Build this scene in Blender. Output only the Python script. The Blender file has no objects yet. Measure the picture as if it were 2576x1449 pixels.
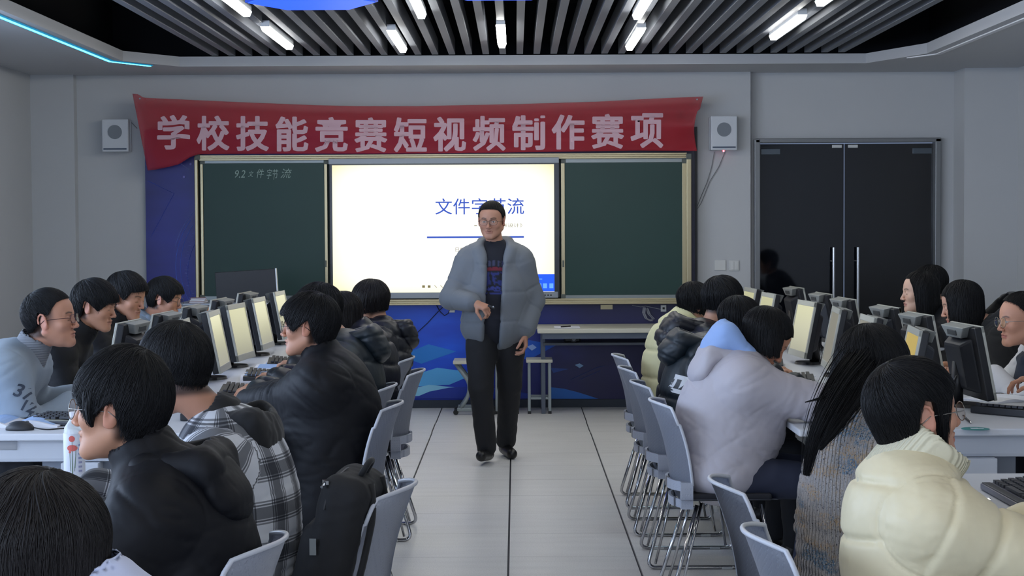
import bpy, bmesh, math, random
import numpy as np
from mathutils import Vector, Matrix
from mathutils.bvhtree import BVHTree

S = bpy.context.scene
C = bpy.context.collection
PI = math.pi

# ---------------------------------------------------------------- camera
CAMH = 1.566
FPX = 4215.0
def _unit(v):
    v = np.array(v, float); return v/np.linalg.norm(v)
_Yc = _unit((9.0, 157.5, -FPX))
_X = np.array((1.0, 0.0055, 0.0)); _Xc = _unit(_X-_Yc*_X.dot(_Yc))
_Zc = np.cross(_Xc, _Yc)
RW = np.array([_Xc, _Yc, _Zc])                # world <- camera
cam_d = bpy.data.cameras.new('camera'); cam = bpy.data.objects.new('camera', cam_d); C.objects.link(cam)
cam_d.sensor_width = 36; cam_d.lens = FPX/2576*36; cam_d.clip_start = .05; cam_d.clip_end = 100
M4 = Matrix.Identity(4)
for i in range(3):
    for j in range(3): M4[i][j] = RW[i][j]
M4[2][3] = CAMH
cam.matrix_world = M4
S.camera = cam

# ---------------------------------------------------------------- exposure and world
S.view_settings.view_transform = 'Standard'; S.view_settings.look = 'None'
S.view_settings.exposure = 0.22; S.view_settings.gamma = 1.0
S.view_settings.use_curve_mapping = False
S.cycles.use_denoising = True
S.cycles.max_bounces = 6; S.cycles.diffuse_bounces = 3; S.cycles.glossy_bounces = 3
S.cycles.transmission_bounces = 4; S.cycles.transparent_max_bounces = 8
S.cycles.caustics_reflective = False; S.cycles.caustics_refractive = False
S.cycles.sample_clamp_indirect = 4.0
W = bpy.data.worlds.new('world'); S.world = W; W.use_nodes = True
_bg = W.node_tree.nodes['Background']; _bg.inputs[0].default_value = (.42, .55, .85, 1); _bg.inputs[1].default_value = .35
LAMP = 22.0          # ceiling lamp tubes
HEXL = 1.3
DAY = 135.0          # daylight through the left windows
def area(name, loc, rot, sx, sy, power, col):
    l = bpy.data.lights.new(name, 'AREA'); l.shape = 'RECTANGLE'; l.size = sx; l.size_y = sy
    l.energy = power; l.color = col
    o = bpy.data.objects.new(name, l); o.location = loc; o.rotation_euler = rot; C.objects.link(o); return o
DAYR = 100.0        # daylight through the rear windows, behind the camera
for _y in (2.2, 5.4, 8.6):
    area('daylight', (-4.55, _y, 1.75), (0, -PI/2, 0), 1.6, 2.3, DAY, (.58, .73, 1.0))
for _x, _f in ((-2.4, 1.35), (.6, .75)):
    area('daylight_rear', (_x, -3.35, 1.85), (PI/2, 0, 0), 2.2, 1.5, DAYR*_f, (.66, .78, 1.0))

# ---------------------------------------------------------------- helpers
def pix(u, v, Y):
    """the point at depth Y that the photograph shows at pixel u, v"""
    d = RW @ np.array((u-1288.0, 724.5-v, -FPX)); t = Y/d[1]
    return Vector((d[0]*t, Y, CAMH+d[2]*t))
def pixz(u, v, z):
    d = RW @ np.array((u-1288.0, 724.5-v, -FPX)); t = (z-CAMH)/d[2]
    return Vector((d[0]*t, d[1]*t, z))
def lin(c):
    c = c/255.0
    return c/12.92 if c <= .04045 else ((c+.055)/1.055)**2.4
def rgb(r, g, b): return (lin(r), lin(g), lin(b), 1.0)

MATS = {}
def mat(name, col, rough=.6, metal=0.0, bump=None, spec=.5, emit=None, estr=0.0, coat=0.0, sheen=0.0, vary=None, bump_kind='noise', alpha=None, trans=None):
    if name in MATS: return MATS[name]
    m = bpy.data.materials.new(name); m.use_nodes = True; MATS[name] = m
    nt = m.node_tree; b = nt.nodes['Principled BSDF']
    b.inputs['Base Color'].default_value = col; b.inputs['Roughness'].default_value = rough
    b.inputs['Metallic'].default_value = metal; b.inputs['Specular IOR Level'].default_value = spec
    if coat: b.inputs['Coat Weight'].default_value = coat
    if sheen: b.inputs['Sheen Weight'].default_value = sheen
    if emit: b.inputs['Emission Color'].default_value = emit; b.inputs['Emission Strength'].default_value = estr
    if alpha is not None: b.inputs['Alpha'].default_value = alpha
    if trans is not None: b.inputs['Transmission Weight'].default_value = trans
    tc = None
    if bump or vary:
        tc = nt.nodes.new('ShaderNodeTexCoord')
    if bump:
        sc, st = bump[0], bump[1]; dist = bump[2] if len(bump) > 2 else .002
        if bump_kind == 'noise':
            n = nt.nodes.new('ShaderNodeTexNoise'); n.inputs['Scale'].default_value = sc; n.inputs['Detail'].default_value = 4
        elif bump_kind == 'wave':
            n = nt.nodes.new('ShaderNodeTexWave'); n.inputs['Scale'].default_value = sc; n.inputs['Distortion'].default_value = 1.5
        nt.links.new(tc.outputs['Object'], n.inputs['Vector'])
        bp = nt.nodes.new('ShaderNodeBump'); bp.inputs['Strength'].default_value = st; bp.inputs['Distance'].default_value = dist
        nt.links.new(n.outputs['Fac'], bp.inputs['Height']); nt.links.new(bp.outputs[0], b.inputs['Normal'])
    if vary:
        sc, amt = vary
        n = nt.nodes.new('ShaderNodeTexNoise'); n.inputs['Scale'].default_value = sc; n.inputs['Detail'].default_value = 5
        nt.links.new(tc.outputs['Object'], n.inputs['Vector'])
        mx = nt.nodes.new('ShaderNodeMix'); mx.data_type = 'RGBA'; mx.blend_type = 'MULTIPLY'; mx.inputs[0].default_value = 1
        cr = nt.nodes.new('ShaderNodeValToRGB'); cr.color_ramp.elements[0].position = .3; cr.color_ramp.elements[1].position = .7
        cr.color_ramp.elements[0].color = (1-amt,)*3+(1,); cr.color_ramp.elements[1].color = (1, 1, 1, 1)
        nt.links.new(n.outputs['Fac'], cr.inputs[0]); mx.inputs[6].default_value = col
        nt.links.new(cr.outputs[0], mx.inputs[7]); nt.links.new(mx.outputs[2], b.inputs['Base Color'])
    return m

def thing(name, label, cat, loc=(0, 0, 0), rotz=0, group=None):
    o = bpy.data.objects.new(name, None); C.objects.link(o); o.empty_display_size = .1
    o.location = loc; o.rotation_euler = (0, 0, rotz); o['label'] = label; o['category'] = cat
    if group: o['group'] = group
    return o
def tag(o, label, cat, group=None):
    o['label'] = label; o['category'] = cat
    if group: o['group'] = group
    return o
def obj(name, bm, m, parent=None, smooth=False, bevel=0.0, seg=2):
    me = bpy.data.meshes.new(name)
    if bevel:
        es = [e for e in bm.edges if len(e.link_faces) == 2 and e.calc_face_angle(0) > .6]
        bmesh.ops.bevel(bm, geom=es, offset=bevel, segments=seg, affect='EDGES', profile=.6, clamp_overlap=True)
    bm.normal_update(); bm.to_mesh(me); bm.free()
    for mm in (m if isinstance(m, (list, tuple)) else [m]): me.materials.append(mm)
    o = bpy.data.objects.new(name, me); C.objects.link(o)
    if smooth: me.shade_smooth()
    if parent: o.parent = parent
    return o
def smooth_angle(o, a=40):
    me = o.data; me.shade_smooth(); me.set_sharp_from_angle(angle=math.radians(a)); return o
def struct(o):
    o['kind'] = 'structure'; return o
def B(): return bmesh.new()
def box(bm, c, s, rot=None, mi=0):
    """box with centre c, full size s"""
    M = Matrix.Translation(Vector(c)) @ (rot.to_4x4() if rot else Matrix.Identity(4)) @ Matrix.Diagonal((s[0], s[1], s[2], 1))
    r = bmesh.ops.create_cube(bm, size=1, matrix=M)
    fs = {f for v in r['verts'] for f in v.link_faces}
    for f in fs: f.material_index = mi
    return r['verts']
def cyl(bm, a, b, r1, r2=None, n=20, caps=True, mi=0):
    a = Vector(a); b = Vector(b); d = b-a; r2 = r1 if r2 is None else r2
    M = Matrix.Translation((a+b)/2) @ d.to_track_quat('Z', 'Y').to_matrix().to_4x4()
    r = bmesh.ops.create_cone(bm, cap_ends=caps, segments=n, radius1=r1, radius2=r2, depth=d.length, matrix=M)
    for f in {f for v in r['verts'] for f in v.link_faces}: f.material_index = mi
    return r['verts']
def ball(bm, c, r, sc=(1, 1, 1), n=16, mi=0):
    M = Matrix.Translation(Vector(c)) @ Matrix.Diagonal((sc[0], sc[1], sc[2], 1))
    q = bmesh.ops.create_uvsphere(bm, u_segments=n, v_segments=max(6, n//2), radius=r, matrix=M)
    for f in {f for v in q['verts'] for f in v.link_faces}: f.material_index = mi
    return q['verts']
def round_path(pts, rad, n=5):
    """polyline with rounded corners"""
    pts = [Vector(p) for p in pts]; out = [pts[0]]
    for i in range(1, len(pts)-1):
        p, a, b = pts[i], pts[i-1], pts[i+1]
        r = min(rad, (a-p).length*.49, (b-p).length*.49)
        s = p+(a-p).normalized()*r; e = p+(b-p).normalized()*r
        for k in range(n+1):
            t = k/n; out.append(s*(1-t)**2+p*2*t*(1-t)+e*t*t)
    out.append(pts[-1]); return out
def tube(bm, pts, r, n=8, caps=True, mi=0, closed=False):
    pts = [Vector(p) for p in pts]; L = len(pts); rings = []
    rr = r if isinstance(r, (list, tuple)) else [r]*L
    up = None
    for i in range(L):
        if closed: d = pts[(i+1) % L]-pts[i-1]
        else: d = pts[min(i+1, L-1)]-pts[max(i-1, 0)]
        d.normalize()
        if up is None:
            up = Vector((0, 0, 1)) if abs(d.z) < .9 else Vector((1, 0, 0))
        x = up.cross(d)
        if x.length < 1e-6: x = Vector((1, 0, 0)).cross(d)
        x.normalize(); y = d.cross(x); up = y
        rings.append([bm.verts.new(pts[i]+x*math.cos(2*PI*k/n)*rr[i]+y*math.sin(2*PI*k/n)*rr[i]) for k in range(n)])
    for i in range(L if closed else L-1):
        A = rings[i]; Bq = rings[(i+1) % L]
        for k in range(n):
            f = bm.faces.new((A[k], A[(k+1) % n], Bq[(k+1) % n], Bq[k])); f.material_index = mi
    if caps and not closed:
        f = bm.faces.new(list(reversed(rings[0]))); f.material_index = mi
        f = bm.faces.new(rings[-1]); f.material_index = mi
def lathe(bm, prof, n=24, c=(0, 0, 0), mi=0):
    rings = []
    for r, z in prof:
        rings.append([bm.verts.new((c[0]+max(r, 1e-4)*math.cos(2*PI*k/n), c[1]+max(r, 1e-4)*math.sin(2*PI*k/n), c[2]+z)) for k in range(n)])
    for A, Bq in zip(rings, rings[1:]):
        for k in range(n):
            f = bm.faces.new((A[k], A[(k+1) % n], Bq[(k+1) % n], Bq[k])); f.material_index = mi
    bm.faces.new(list(reversed(rings[0]))).material_index = mi; bm.faces.new(rings[-1]).material_index = mi
def prism(bm, poly, h, M=None, mi=0):
    """polygon in xy extruded by h along z, then placed with M"""
    M = M or Matrix.Identity(4)
    a = [bm.verts.new(M @ Vector((p[0], p[1], 0))) for p in poly]
    b = [bm.verts.new(M @ Vector((p[0], p[1], h))) for p in poly]
    fs = [bm.faces.new(list(reversed(a))), bm.faces.new(b)]
    n = len(poly)
    for i in range(n): fs.append(bm.faces.new((a[i], a[(i+1) % n], b[(i+1) % n], b[i])))
    for f in fs: f.material_index = mi
    return a+b
FRONT = Matrix(((1, 0, 0, 0), (0, 0, -1, 0), (0, 1, 0, 0), (0, 0, 0, 1)))   # xy-plane stood up to face -Y (the room)
_txt = {}
def text_bm(s, size=1.0, extrude=.002, offset=0.0, shear=0.0, res=3, spacing=1.0):
    """text as a bmesh in its own xy-plane, origin at left baseline"""
    cu = bpy.data.curves.new('t', 'FONT'); cu.body = s; cu.size = size; cu.extrude = extrude; cu.offset = offset
    cu.shear = shear; cu.resolution_u = res; cu.space_character = spacing
    o = bpy.data.objects.new('t', cu); C.objects.link(o)
    dg = bpy.context.evaluated_depsgraph_get(); dg.update()
    me = o.evaluated_get(dg).to_mesh(); bm = B(); bm.from_mesh(me)
    o.evaluated_get(dg).to_mesh_clear(); bpy.data.objects.remove(o); bpy.data.curves.remove(cu)
    return bm
def bounds(bm):
    xs = [v.co.x for v in bm.verts]; ys = [v.co.y for v in bm.verts]
    return min(xs), max(xs), min(ys), max(ys)
def fit_text(bm, x0, y0, w, h):
    a, b, c, d = bounds(bm)
    for v in bm.verts:
        v.co.x = x0+(v.co.x-a)/(b-a)*w; v.co.y = y0+(v.co.y-c)/(d-c)*h
def merge(bm, other, M=None, mi=0):
    me = bpy.data.meshes.new('x')
    if M: other.transform(M)
    for f in other.faces: f.material_index = mi
    other.to_mesh(me); other.free(); bm.from_mesh(me); bpy.data.meshes.remove(me)
def dup(root, loc, rotz, label=None, group=None):
    r = root.copy(); C.objects.link(r); r.location = loc; r.rotation_euler = (0, 0, rotz)
    if label: r['label'] = label
    if group: r['group'] = group
    for ch in list(root.children):
        c = ch.copy(); C.objects.link(c); c.parent = r
        for g in ch.children:
            d = g.copy(); C.objects.link(d); d.parent = c
    return r
# ================================================================ THE ROOM
YW = 14.42                      # face of the front wall
m_wall = mat('white_paint', rgb(186, 188, 190), .75, bump=(60, .12, .001), vary=(1.3, .04))
m_ceil = mat('soffit_paint', rgb(182, 184, 188), .8, bump=(80, .1, .001))
m_black = mat('ceiling_void_black', rgb(22, 24, 30), .9)
m_slat = mat('grey_slat', rgb(104, 108, 116), .5, bump=(30, .05, .001))
m_floor = mat('floor_tile', rgb(186, 186, 184), .34, spec=.45, bump=(9, .04, .001))
def floor_nodes():
    nt = m_floor.node_tree; b = nt.nodes['Principled BSDF']
    tc = nt.nodes.new('ShaderNodeTexCoord')
    n = nt.nodes.new('ShaderNodeTexNoise'); n.inputs['Scale'].default_value = 160; n.inputs['Detail'].default_value = 3
    n2 = nt.nodes.new('ShaderNodeTexNoise'); n2.inputs['Scale'].default_value = 2.2; n2.inputs['Detail'].default_value = 6
    st = nt.nodes.new('ShaderNodeMapping'); st.inputs['Scale'].default_value = (1, 6, 1)
    nt.links.new(tc.outputs['Object'], n.inputs['Vector']); nt.links.new(tc.outputs['Object'], st.inputs[0]); nt.links.new(st.outputs[0], n2.inputs['Vector'])
    r1 = nt.nodes.new('ShaderNodeValToRGB'); r1.color_ramp.elements[0].position = .3; r1.color_ramp.elements[1].position = .62
    r1.color_ramp.elements[0].color = rgb(208, 208, 208); r1.color_ramp.elements[1].color = rgb(228, 228, 226)
    r2 = nt.nodes.new('ShaderNodeValToRGB'); r2.color_ramp.elements[0].position = .35; r2.color_ramp.elements[1].position = .6
    r2.color_ramp.elements[0].color = (.94, .94, .94, 1); r2.color_ramp.elements[1].color = (1, 1, 1, 1)
    mx = nt.nodes.new('ShaderNodeMix'); mx.data_type = 'RGBA'; mx.blend_type = 'MULTIPLY'; mx.inputs[0].default_value = 1
    nt.links.new(n.outputs['Fac'], r1.inputs[0]); nt.links.new(n2.outputs['Fac'], r2.inputs[0])
    nt.links.new(r1.outputs[0], mx.inputs[6]); nt.links.new(r2.outputs[0], mx.inputs[7]); nt.links.new(mx.outputs[2], b.inputs['Base Color'])
floor_nodes()
m_seam = mat('dark_seam', rgb(40, 44, 54), .7)
m_groove = mat('tile_groove', rgb(96, 98, 102), .8)

# floor: raised 600 mm panels on a dark bed; wide joints run to the front wall, hairline joints run across
bm = B()
XL, XR, YB = -4.13, 4.24, -3.0
box(bm, ((XL+XR)/2, (YB+15.2)/2, -.03), (XR-XL+.4, 15.2-YB, .04), mi=1)
rows = [6600/(y-567.0) for y in (1043.4,)]
y0 = 6600/(1174.2-567)
for ix in range(-8, 9):
    xc = -.042+.6*ix
    for iy in range(-24, 8):
        ya = y0+.6*iy
        yb_ = ya+.6
        if yb_ < YB or ya > 14.9: continue
        jig = {8: -.0, 3: -.003}.get(iy % 11, 0)
        xa, xb = max(xc+.005+jig, XL), min(xc+.595+jig, XR)
        if xb <= xa: continue
        box(bm, ((xa+xb)/2, (ya+yb_)/2, -.006), (xb-xa, .597, .012), mi=0)
fl = struct(obj('floor', bm, [m_floor, m_seam]))

def wall(name, c, s, m=m_wall):
    bm = B(); box(bm, c, s); return struct(obj(name, bm, m))
XJ = pix(1888, 700, YW).x       # where the front wall steps back at the door side
CE = 3.35
wall('wall_front', ((-4.2+XJ)/2, YW+.1, CE/2), (XJ+4.2, .2, CE))
# recessed stretch that holds the double door
dL, dR = pix(1898, 600, YW+.12).x, pix(2362, 600, YW+.12).x; dT = pix(2130, 350, YW+.12).z
YD = YW+.10
bm = B()
box(bm, ((XJ+dL)/2-.05, YD+.1, CE/2), (dL-XJ+.1, .2, CE))
box(bm, ((dL+dR)/2, YD+.1, (dT+CE)/2), (dR-dL, .2, CE-dT))
box(bm, ((dR+4.4)/2, YD+.1, CE/2), (4.4-dR, .2, CE))
struct(obj('wall_front_recess', bm, m_wall))
wall('wall_right', (4.24+.1, (YB+15)/2, CE/2), (.2, 15-YB, CE))
bm = B(); x_ = -4.5
for a, b in ((-3.6, -1.2), (-.6, 1.8)):
    box(bm, ((x_+a)/2, YB-.1, CE/2), (a-x_, .2, CE)); box(bm, ((a+b)/2, YB-.1, .5), (b-a, .2, 1.0)); box(bm, ((a+b)/2, YB-.1, (2.7+CE)/2), (b-a, .2, CE-2.7)); x_ = b
box(bm, ((x_+4.5)/2, YB-.1, CE/2), (4.5-x_, .2, CE)); struct(obj('wall_rear', bm, m_wall))
# columns in the corners
bm = B(); box(bm, (pix(2415, 600, 14.3).x+.35, 14.35, CE/2), (.7, .35, CE)); struct(obj('wall_column_right', bm, m_wall))
bm = B(); box(bm, (pix(193, 600, 14.35).x-.30, 14.37, CE/2), (.6, .10, CE)); struct(obj('wall_column_left', bm, m_wall))
# left wall with three windows towards the back of the room
bm = B(); wins = [(1.0, 3.4), (4.2, 6.6), (7.4, 9.8)]
xs = -4.23; y = YB
for a, b in wins:
    box(bm, (xs, (y+a)/2, CE/2), (.2, a-y, CE)); box(bm, (xs, (a+b)/2, .45), (.2, b-a, .9)); box(bm, (xs, (a+b)/2, (2.6+CE)/2), (.2, b-a, CE-2.6)); y = b
box(bm, (xs, (y+15)/2, CE/2), (.2, 15-y, CE))
struct(obj('wall_left', bm, m_wall))
m_glass = bpy.data.materials.new('clear_glass'); m_glass.use_nodes = True
_nt = m_glass.node_tree; _nt.nodes.remove(_nt.nodes['Principled BSDF'])
_t = _nt.nodes.new('ShaderNodeBsdfTransparent'); _g = _nt.nodes.new('ShaderNodeBsdfGlossy'); _g.inputs['Roughness'].default_value = .02
_m = _nt.nodes.new('ShaderNodeMixShader'); _m.inputs[0].default_value = .07
_nt.links.new(_t.outputs[0], _m.inputs[1]); _nt.links.new(_g.outputs[0], _m.inputs[2]); _nt.links.new(_m.outputs[0], _nt.nodes['Material Output'].inputs[0])
m_frame = mat('window_frame_white', rgb(215, 215, 215), .4)
for i, (a, b) in enumerate(wins):
    bm = B(); zc, zh = 1.75, 1.7
    for yy in (a+.03, b-.03, (a+b)/2): box(bm, (-4.2, yy, zc), (.07, .06, zh))
    for zz in (.93, 2.57): box(bm, (-4.2, (a+b)/2, zz), (.07, b-a, .06))
    w = struct(obj('window_%d' % (i+1), bm, m_frame))
    bm = B(); box(bm, (-4.2, (a+b)/2, zc), (.008, b-a-.06, zh-.06)); obj('window_pane', bm, m_glass, w)

for i, (a, b) in enumerate(((-3.6, -1.2), (-.6, 1.8))):
    bm = B()
    for xx in (a+.03, b-.03, (a+b)/2): box(bm, (xx, YB-.1, 1.85), (.06, .07, 1.7))
    for zz in (1.03, 2.67): box(bm, ((a+b)/2, YB-.1, zz), (b-a, .07, .06))
    w = struct(obj('window_%d' % (i+4), bm, m_frame))
    bm = B(); box(bm, ((a+b)/2, YB-.1, 1.85), (b-a-.06, .008, 1.64)); obj('window_pane', bm, m_glass, w)

# ---- soffit around a recessed slatted ceiling
ZS = 2.87
RX0, RX1, RY1 = -3.07, 3.17, 13.66
poly = [(RX0, YB), (RX0, 13.18), (-2.72, RY1), (2.86, RY1+.05), (RX1, 12.95), (RX1, YB)]
outer = [(-4.4, YB-.2), (-4.4, 14.9), (4.5, 14.9), (4.5, YB-.2)]
bm = B()
def slab(bm, pts, z0, z1):
    a = [bm.verts.new((x, y, z0)) for x, y in pts]; b = [bm.verts.new((x, y, z1)) for x, y in pts]; n = len(pts)
    bm.faces.new(list(reversed(a))); bm.faces.new(b)
    for i in range(n): bm.faces.new((a[i], a[(i+1) % n], b[(i+1) % n], b[i]))
for q in ([(-4.4, YB-.2), (RX0, YB-.2), (RX0, 13.18), (-4.4, 13.18)], [(-4.4, 13.18), (RX0, 13.18), (-2.72, RY1), (-2.72, 14.9), (-4.4, 14.9)],
          [(-2.72, RY1), (2.86, RY1+.05), (2.86, 14.9), (-2.72, 14.9)], [(2.86, RY1+.05), (RX1, 12.95), (4.5, 12.95), (4.5, 14.9), (2.86, 14.9)],
          [(RX1, YB-.2), (4.5, YB-.2), (4.5, 12.95), (RX1, 12.95)]):
    slab(bm, q, ZS, ZS+.08)
struct(obj('ceiling_soffit', bm, m_ceil))
bm = B(); box(bm, (0, 6, 3.42), (9, 18.6, .04))
slab(bm, [(RX0-.3, YB), (RX0-.26, YB), (RX0-.26, 14), (RX0-.3, 14)], 2.95, 3.42)
slab(bm, [(RX1+.26, YB), (RX1+.3, YB), (RX1+.3, 14), (RX1+.26, 14)], 2.95, 3.42)
slab(bm, [(-3.4, 13.95), (3.5, 13.95), (3.5, 14.0), (-3.4, 14.0)], 2.95, 3.42)
struct(obj('ceiling', bm, m_black))
# slats: each baffle is a thing
sl0 = None
for i in range(38):
    x = -2.43+.1373*i
    if sl0 is None:
        bm = B(); box(bm, (0, 0, .06), (.052, 16.5, .12)); sl0 = obj('ceiling_slat', bm, m_slat); o = sl0
    else:
        o = sl0.copy(); C.objects.link(o)
    o.location = (x, RY1-8.25, 2.955)
    tag(o, 'long grey ceiling slat hanging in a row of identical slats', 'ceiling slat', 'grey slats of the recessed ceiling')
# ---- tube lamps between the slats
m_tube = mat('lamp_diffuser', rgb(250, 250, 240), .4, emit=(1, .99, .95, 1), estr=LAMP)
m_lampbody = mat('lamp_housing', rgb(200, 202, 205), .4)
def lamp(x, y, i, label):
    t = thing('ceiling_lamp', label, 'ceiling lamp', (x, y, 2.93), 0, 'ceiling tube lamps')
    bm = B(); prism(bm, [(-.033, 0), (-.020, -.03), (.020, -.03), (.033, 0)], 1.22, Matrix(((1, 0, 0, 0), (0, 0, -1, .61), (0, 1, 0, 0), (0, 0, 0, 1))))
    bmesh.ops.recalc_face_normals(bm, faces=bm.faces)
    obj('lamp_diffuser', bm, m_tube, t)
    bm = B(); box(bm, (0, 0, .02), (.06, 1.24, .04)); obj('lamp_housing', bm, m_lampbody, t)
    return t
cols = [(-1.70, 12.09, 'leftmost'), (-.86, 12.35, 'second from the left'), (-.095, 12.06, 'middle'), (.88, 12.28, 'fourth from the left'), (1.88, 11.62, 'rightmost')]
for x, y, nm in cols:
    lamp(x, y, 0, 'white ceiling tube lamp, %s of the five nearest the banner' % nm)
rowb = [(-1.70, 10.08), (-.60, 10.25), (.80, 10.37), (1.88, 9.75)]
nmb = ['just left of the leftmost blue hexagon light', 'between the two blue hexagon lights', 'under the white hexagon light', "cut by the picture's top at far right"]
for (x, y), nm in zip(rowb, nmb): lamp(x, y, 1, 'white ceiling tube lamp, '+nm)
for ry, rn in ((8.0, 'first'), (5.6, 'second'), (3.2, 'third'), (.8, 'fourth'), (-1.4, 'fifth')):
    for x, cn in ((-1.7, 'left'), (0.0, 'middle'), (1.8, 'right')):
        lamp(x, ry, 2, 'white ceiling tube lamp above the picture, %s column, %s row behind the hexagon lights' % (cn, rn))
# ---- hexagon lights
m_hexb = mat('hexagon_blue_glow', rgb(20, 60, 230), .4, emit=(.02, .09, 1.0, 1), estr=1.05*HEXL)
m_hexw = mat('hexagon_white_glow', rgb(240, 250, 255), .4, emit=(.72, .9, 1, 1), estr=5.0)
m_hexrim = mat('hexagon_rim', rgb(30, 45, 110), .35, emit=(.01, .05, .45, 1), estr=.8)
m_hexrimw = mat('hexagon_rim_cyan', rgb(30, 160, 200), .35, emit=(.0, .55, .8, 1), estr=1.2)
def hexlight(cx, cy, label, glow, rim, r=.37):
    t = thing('hexagon_light', label, 'ceiling light', (cx, cy, 2.76), 0, 'hexagon pendant lights')
    P = [(r*math.cos(k*PI/3), r*math.sin(k*PI/3)) for k in range(6)]
    Q = [(x*.955, y*.955) for x, y in P]
    bm = B(); prism(bm, Q, .012, Matrix.Translation((0, 0, -.004))); obj('glow_panel', bm, glow, t)
    bm = B()
    for k in range(6):
        a, b, c, d = P[k], P[(k+1) % 6], Q[(k+1) % 6], Q[k]
        prism(bm, [a, b, c, d], .06)
    bmesh.ops.recalc_face_normals(bm, faces=bm.faces); obj('light_rim', bm, rim, t)
    bm = B(); prism(bm, P, .012, Matrix.Translation((0, 0, .06))); obj('light_back', bm, m_lampbody, t)
    bm = B()
    for k in (0, 2, 4): cyl(bm, (P[k][0]*.6, P[k][1]*.6, .07), (P[k][0]*.6, P[k][1]*.6, .6), .002, n=6)
    obj('hanging_wire', bm, m_lampbody, t)
hexlight(-1.08, 8.97, 'blue glowing hexagon light hanging left of centre', m_hexb, m_hexrim, .355)
hexlight(-.08, 8.62, 'blue glowing hexagon light above the teacher, its edge only just in view', m_hexb, m_hexrim, .355)
hexlight(.79, 8.58, 'white glowing hexagon light with a cyan rim, right of centre', m_hexw, m_hexrimw, .355)
# ---- LED line along the soffit edge (lit on the left, dark on the right)
m_led = mat('cyan_led', rgb(120, 220, 255), .4, emit=(.06, .55, 1, 1), estr=5.5)
m_leddk = mat('led_channel', rgb(20, 110, 140), .5, emit=(0, .16, .32, 1), estr=.7)
def strip(pts, w, z0, z1):
    bm = B(); L = []
    for i, p in enumerate(pts):
        p = Vector(p); d = Vector(pts[min(i+1, len(pts)-1)])-Vector(pts[max(i-1, 0)]); d.normalize(); n = Vector((-d.y, d.x))
        L.append((p+n*w, p-n*w))
    for (a, b), (c, d) in zip(L, L[1:]): slab(bm, [(a.x, a.y), (b.x, b.y), (d.x, d.y), (c.x, c.y)], z0, z1)
    bmesh.ops.recalc_face_normals(bm, faces=bm.faces); return bm
path = [(-3.16, YB), (-3.16, 13.13), (-2.93, 13.52)]
t = thing('led_strip', 'glowing cyan light strip set into the soffit at upper left', 'light strip', (0, 0, 0))
obj('led_channel', strip(path, .028, ZS-.008, ZS-.0005), m_leddk, t)
obj('led_line', strip(path, .011, ZS-.012, ZS-.008), m_led, t)
m_ledoff = mat('led_unlit', rgb(225, 226, 230), .5)
tag(obj('led_strip', strip([(3.26, YB), (3.26, 12.95), (3.1, 13.25)],   .02, ZS-.008, ZS-.0005), m_ledoff), 'unlit white light strip along the right soffit edge', 'light strip')

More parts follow.
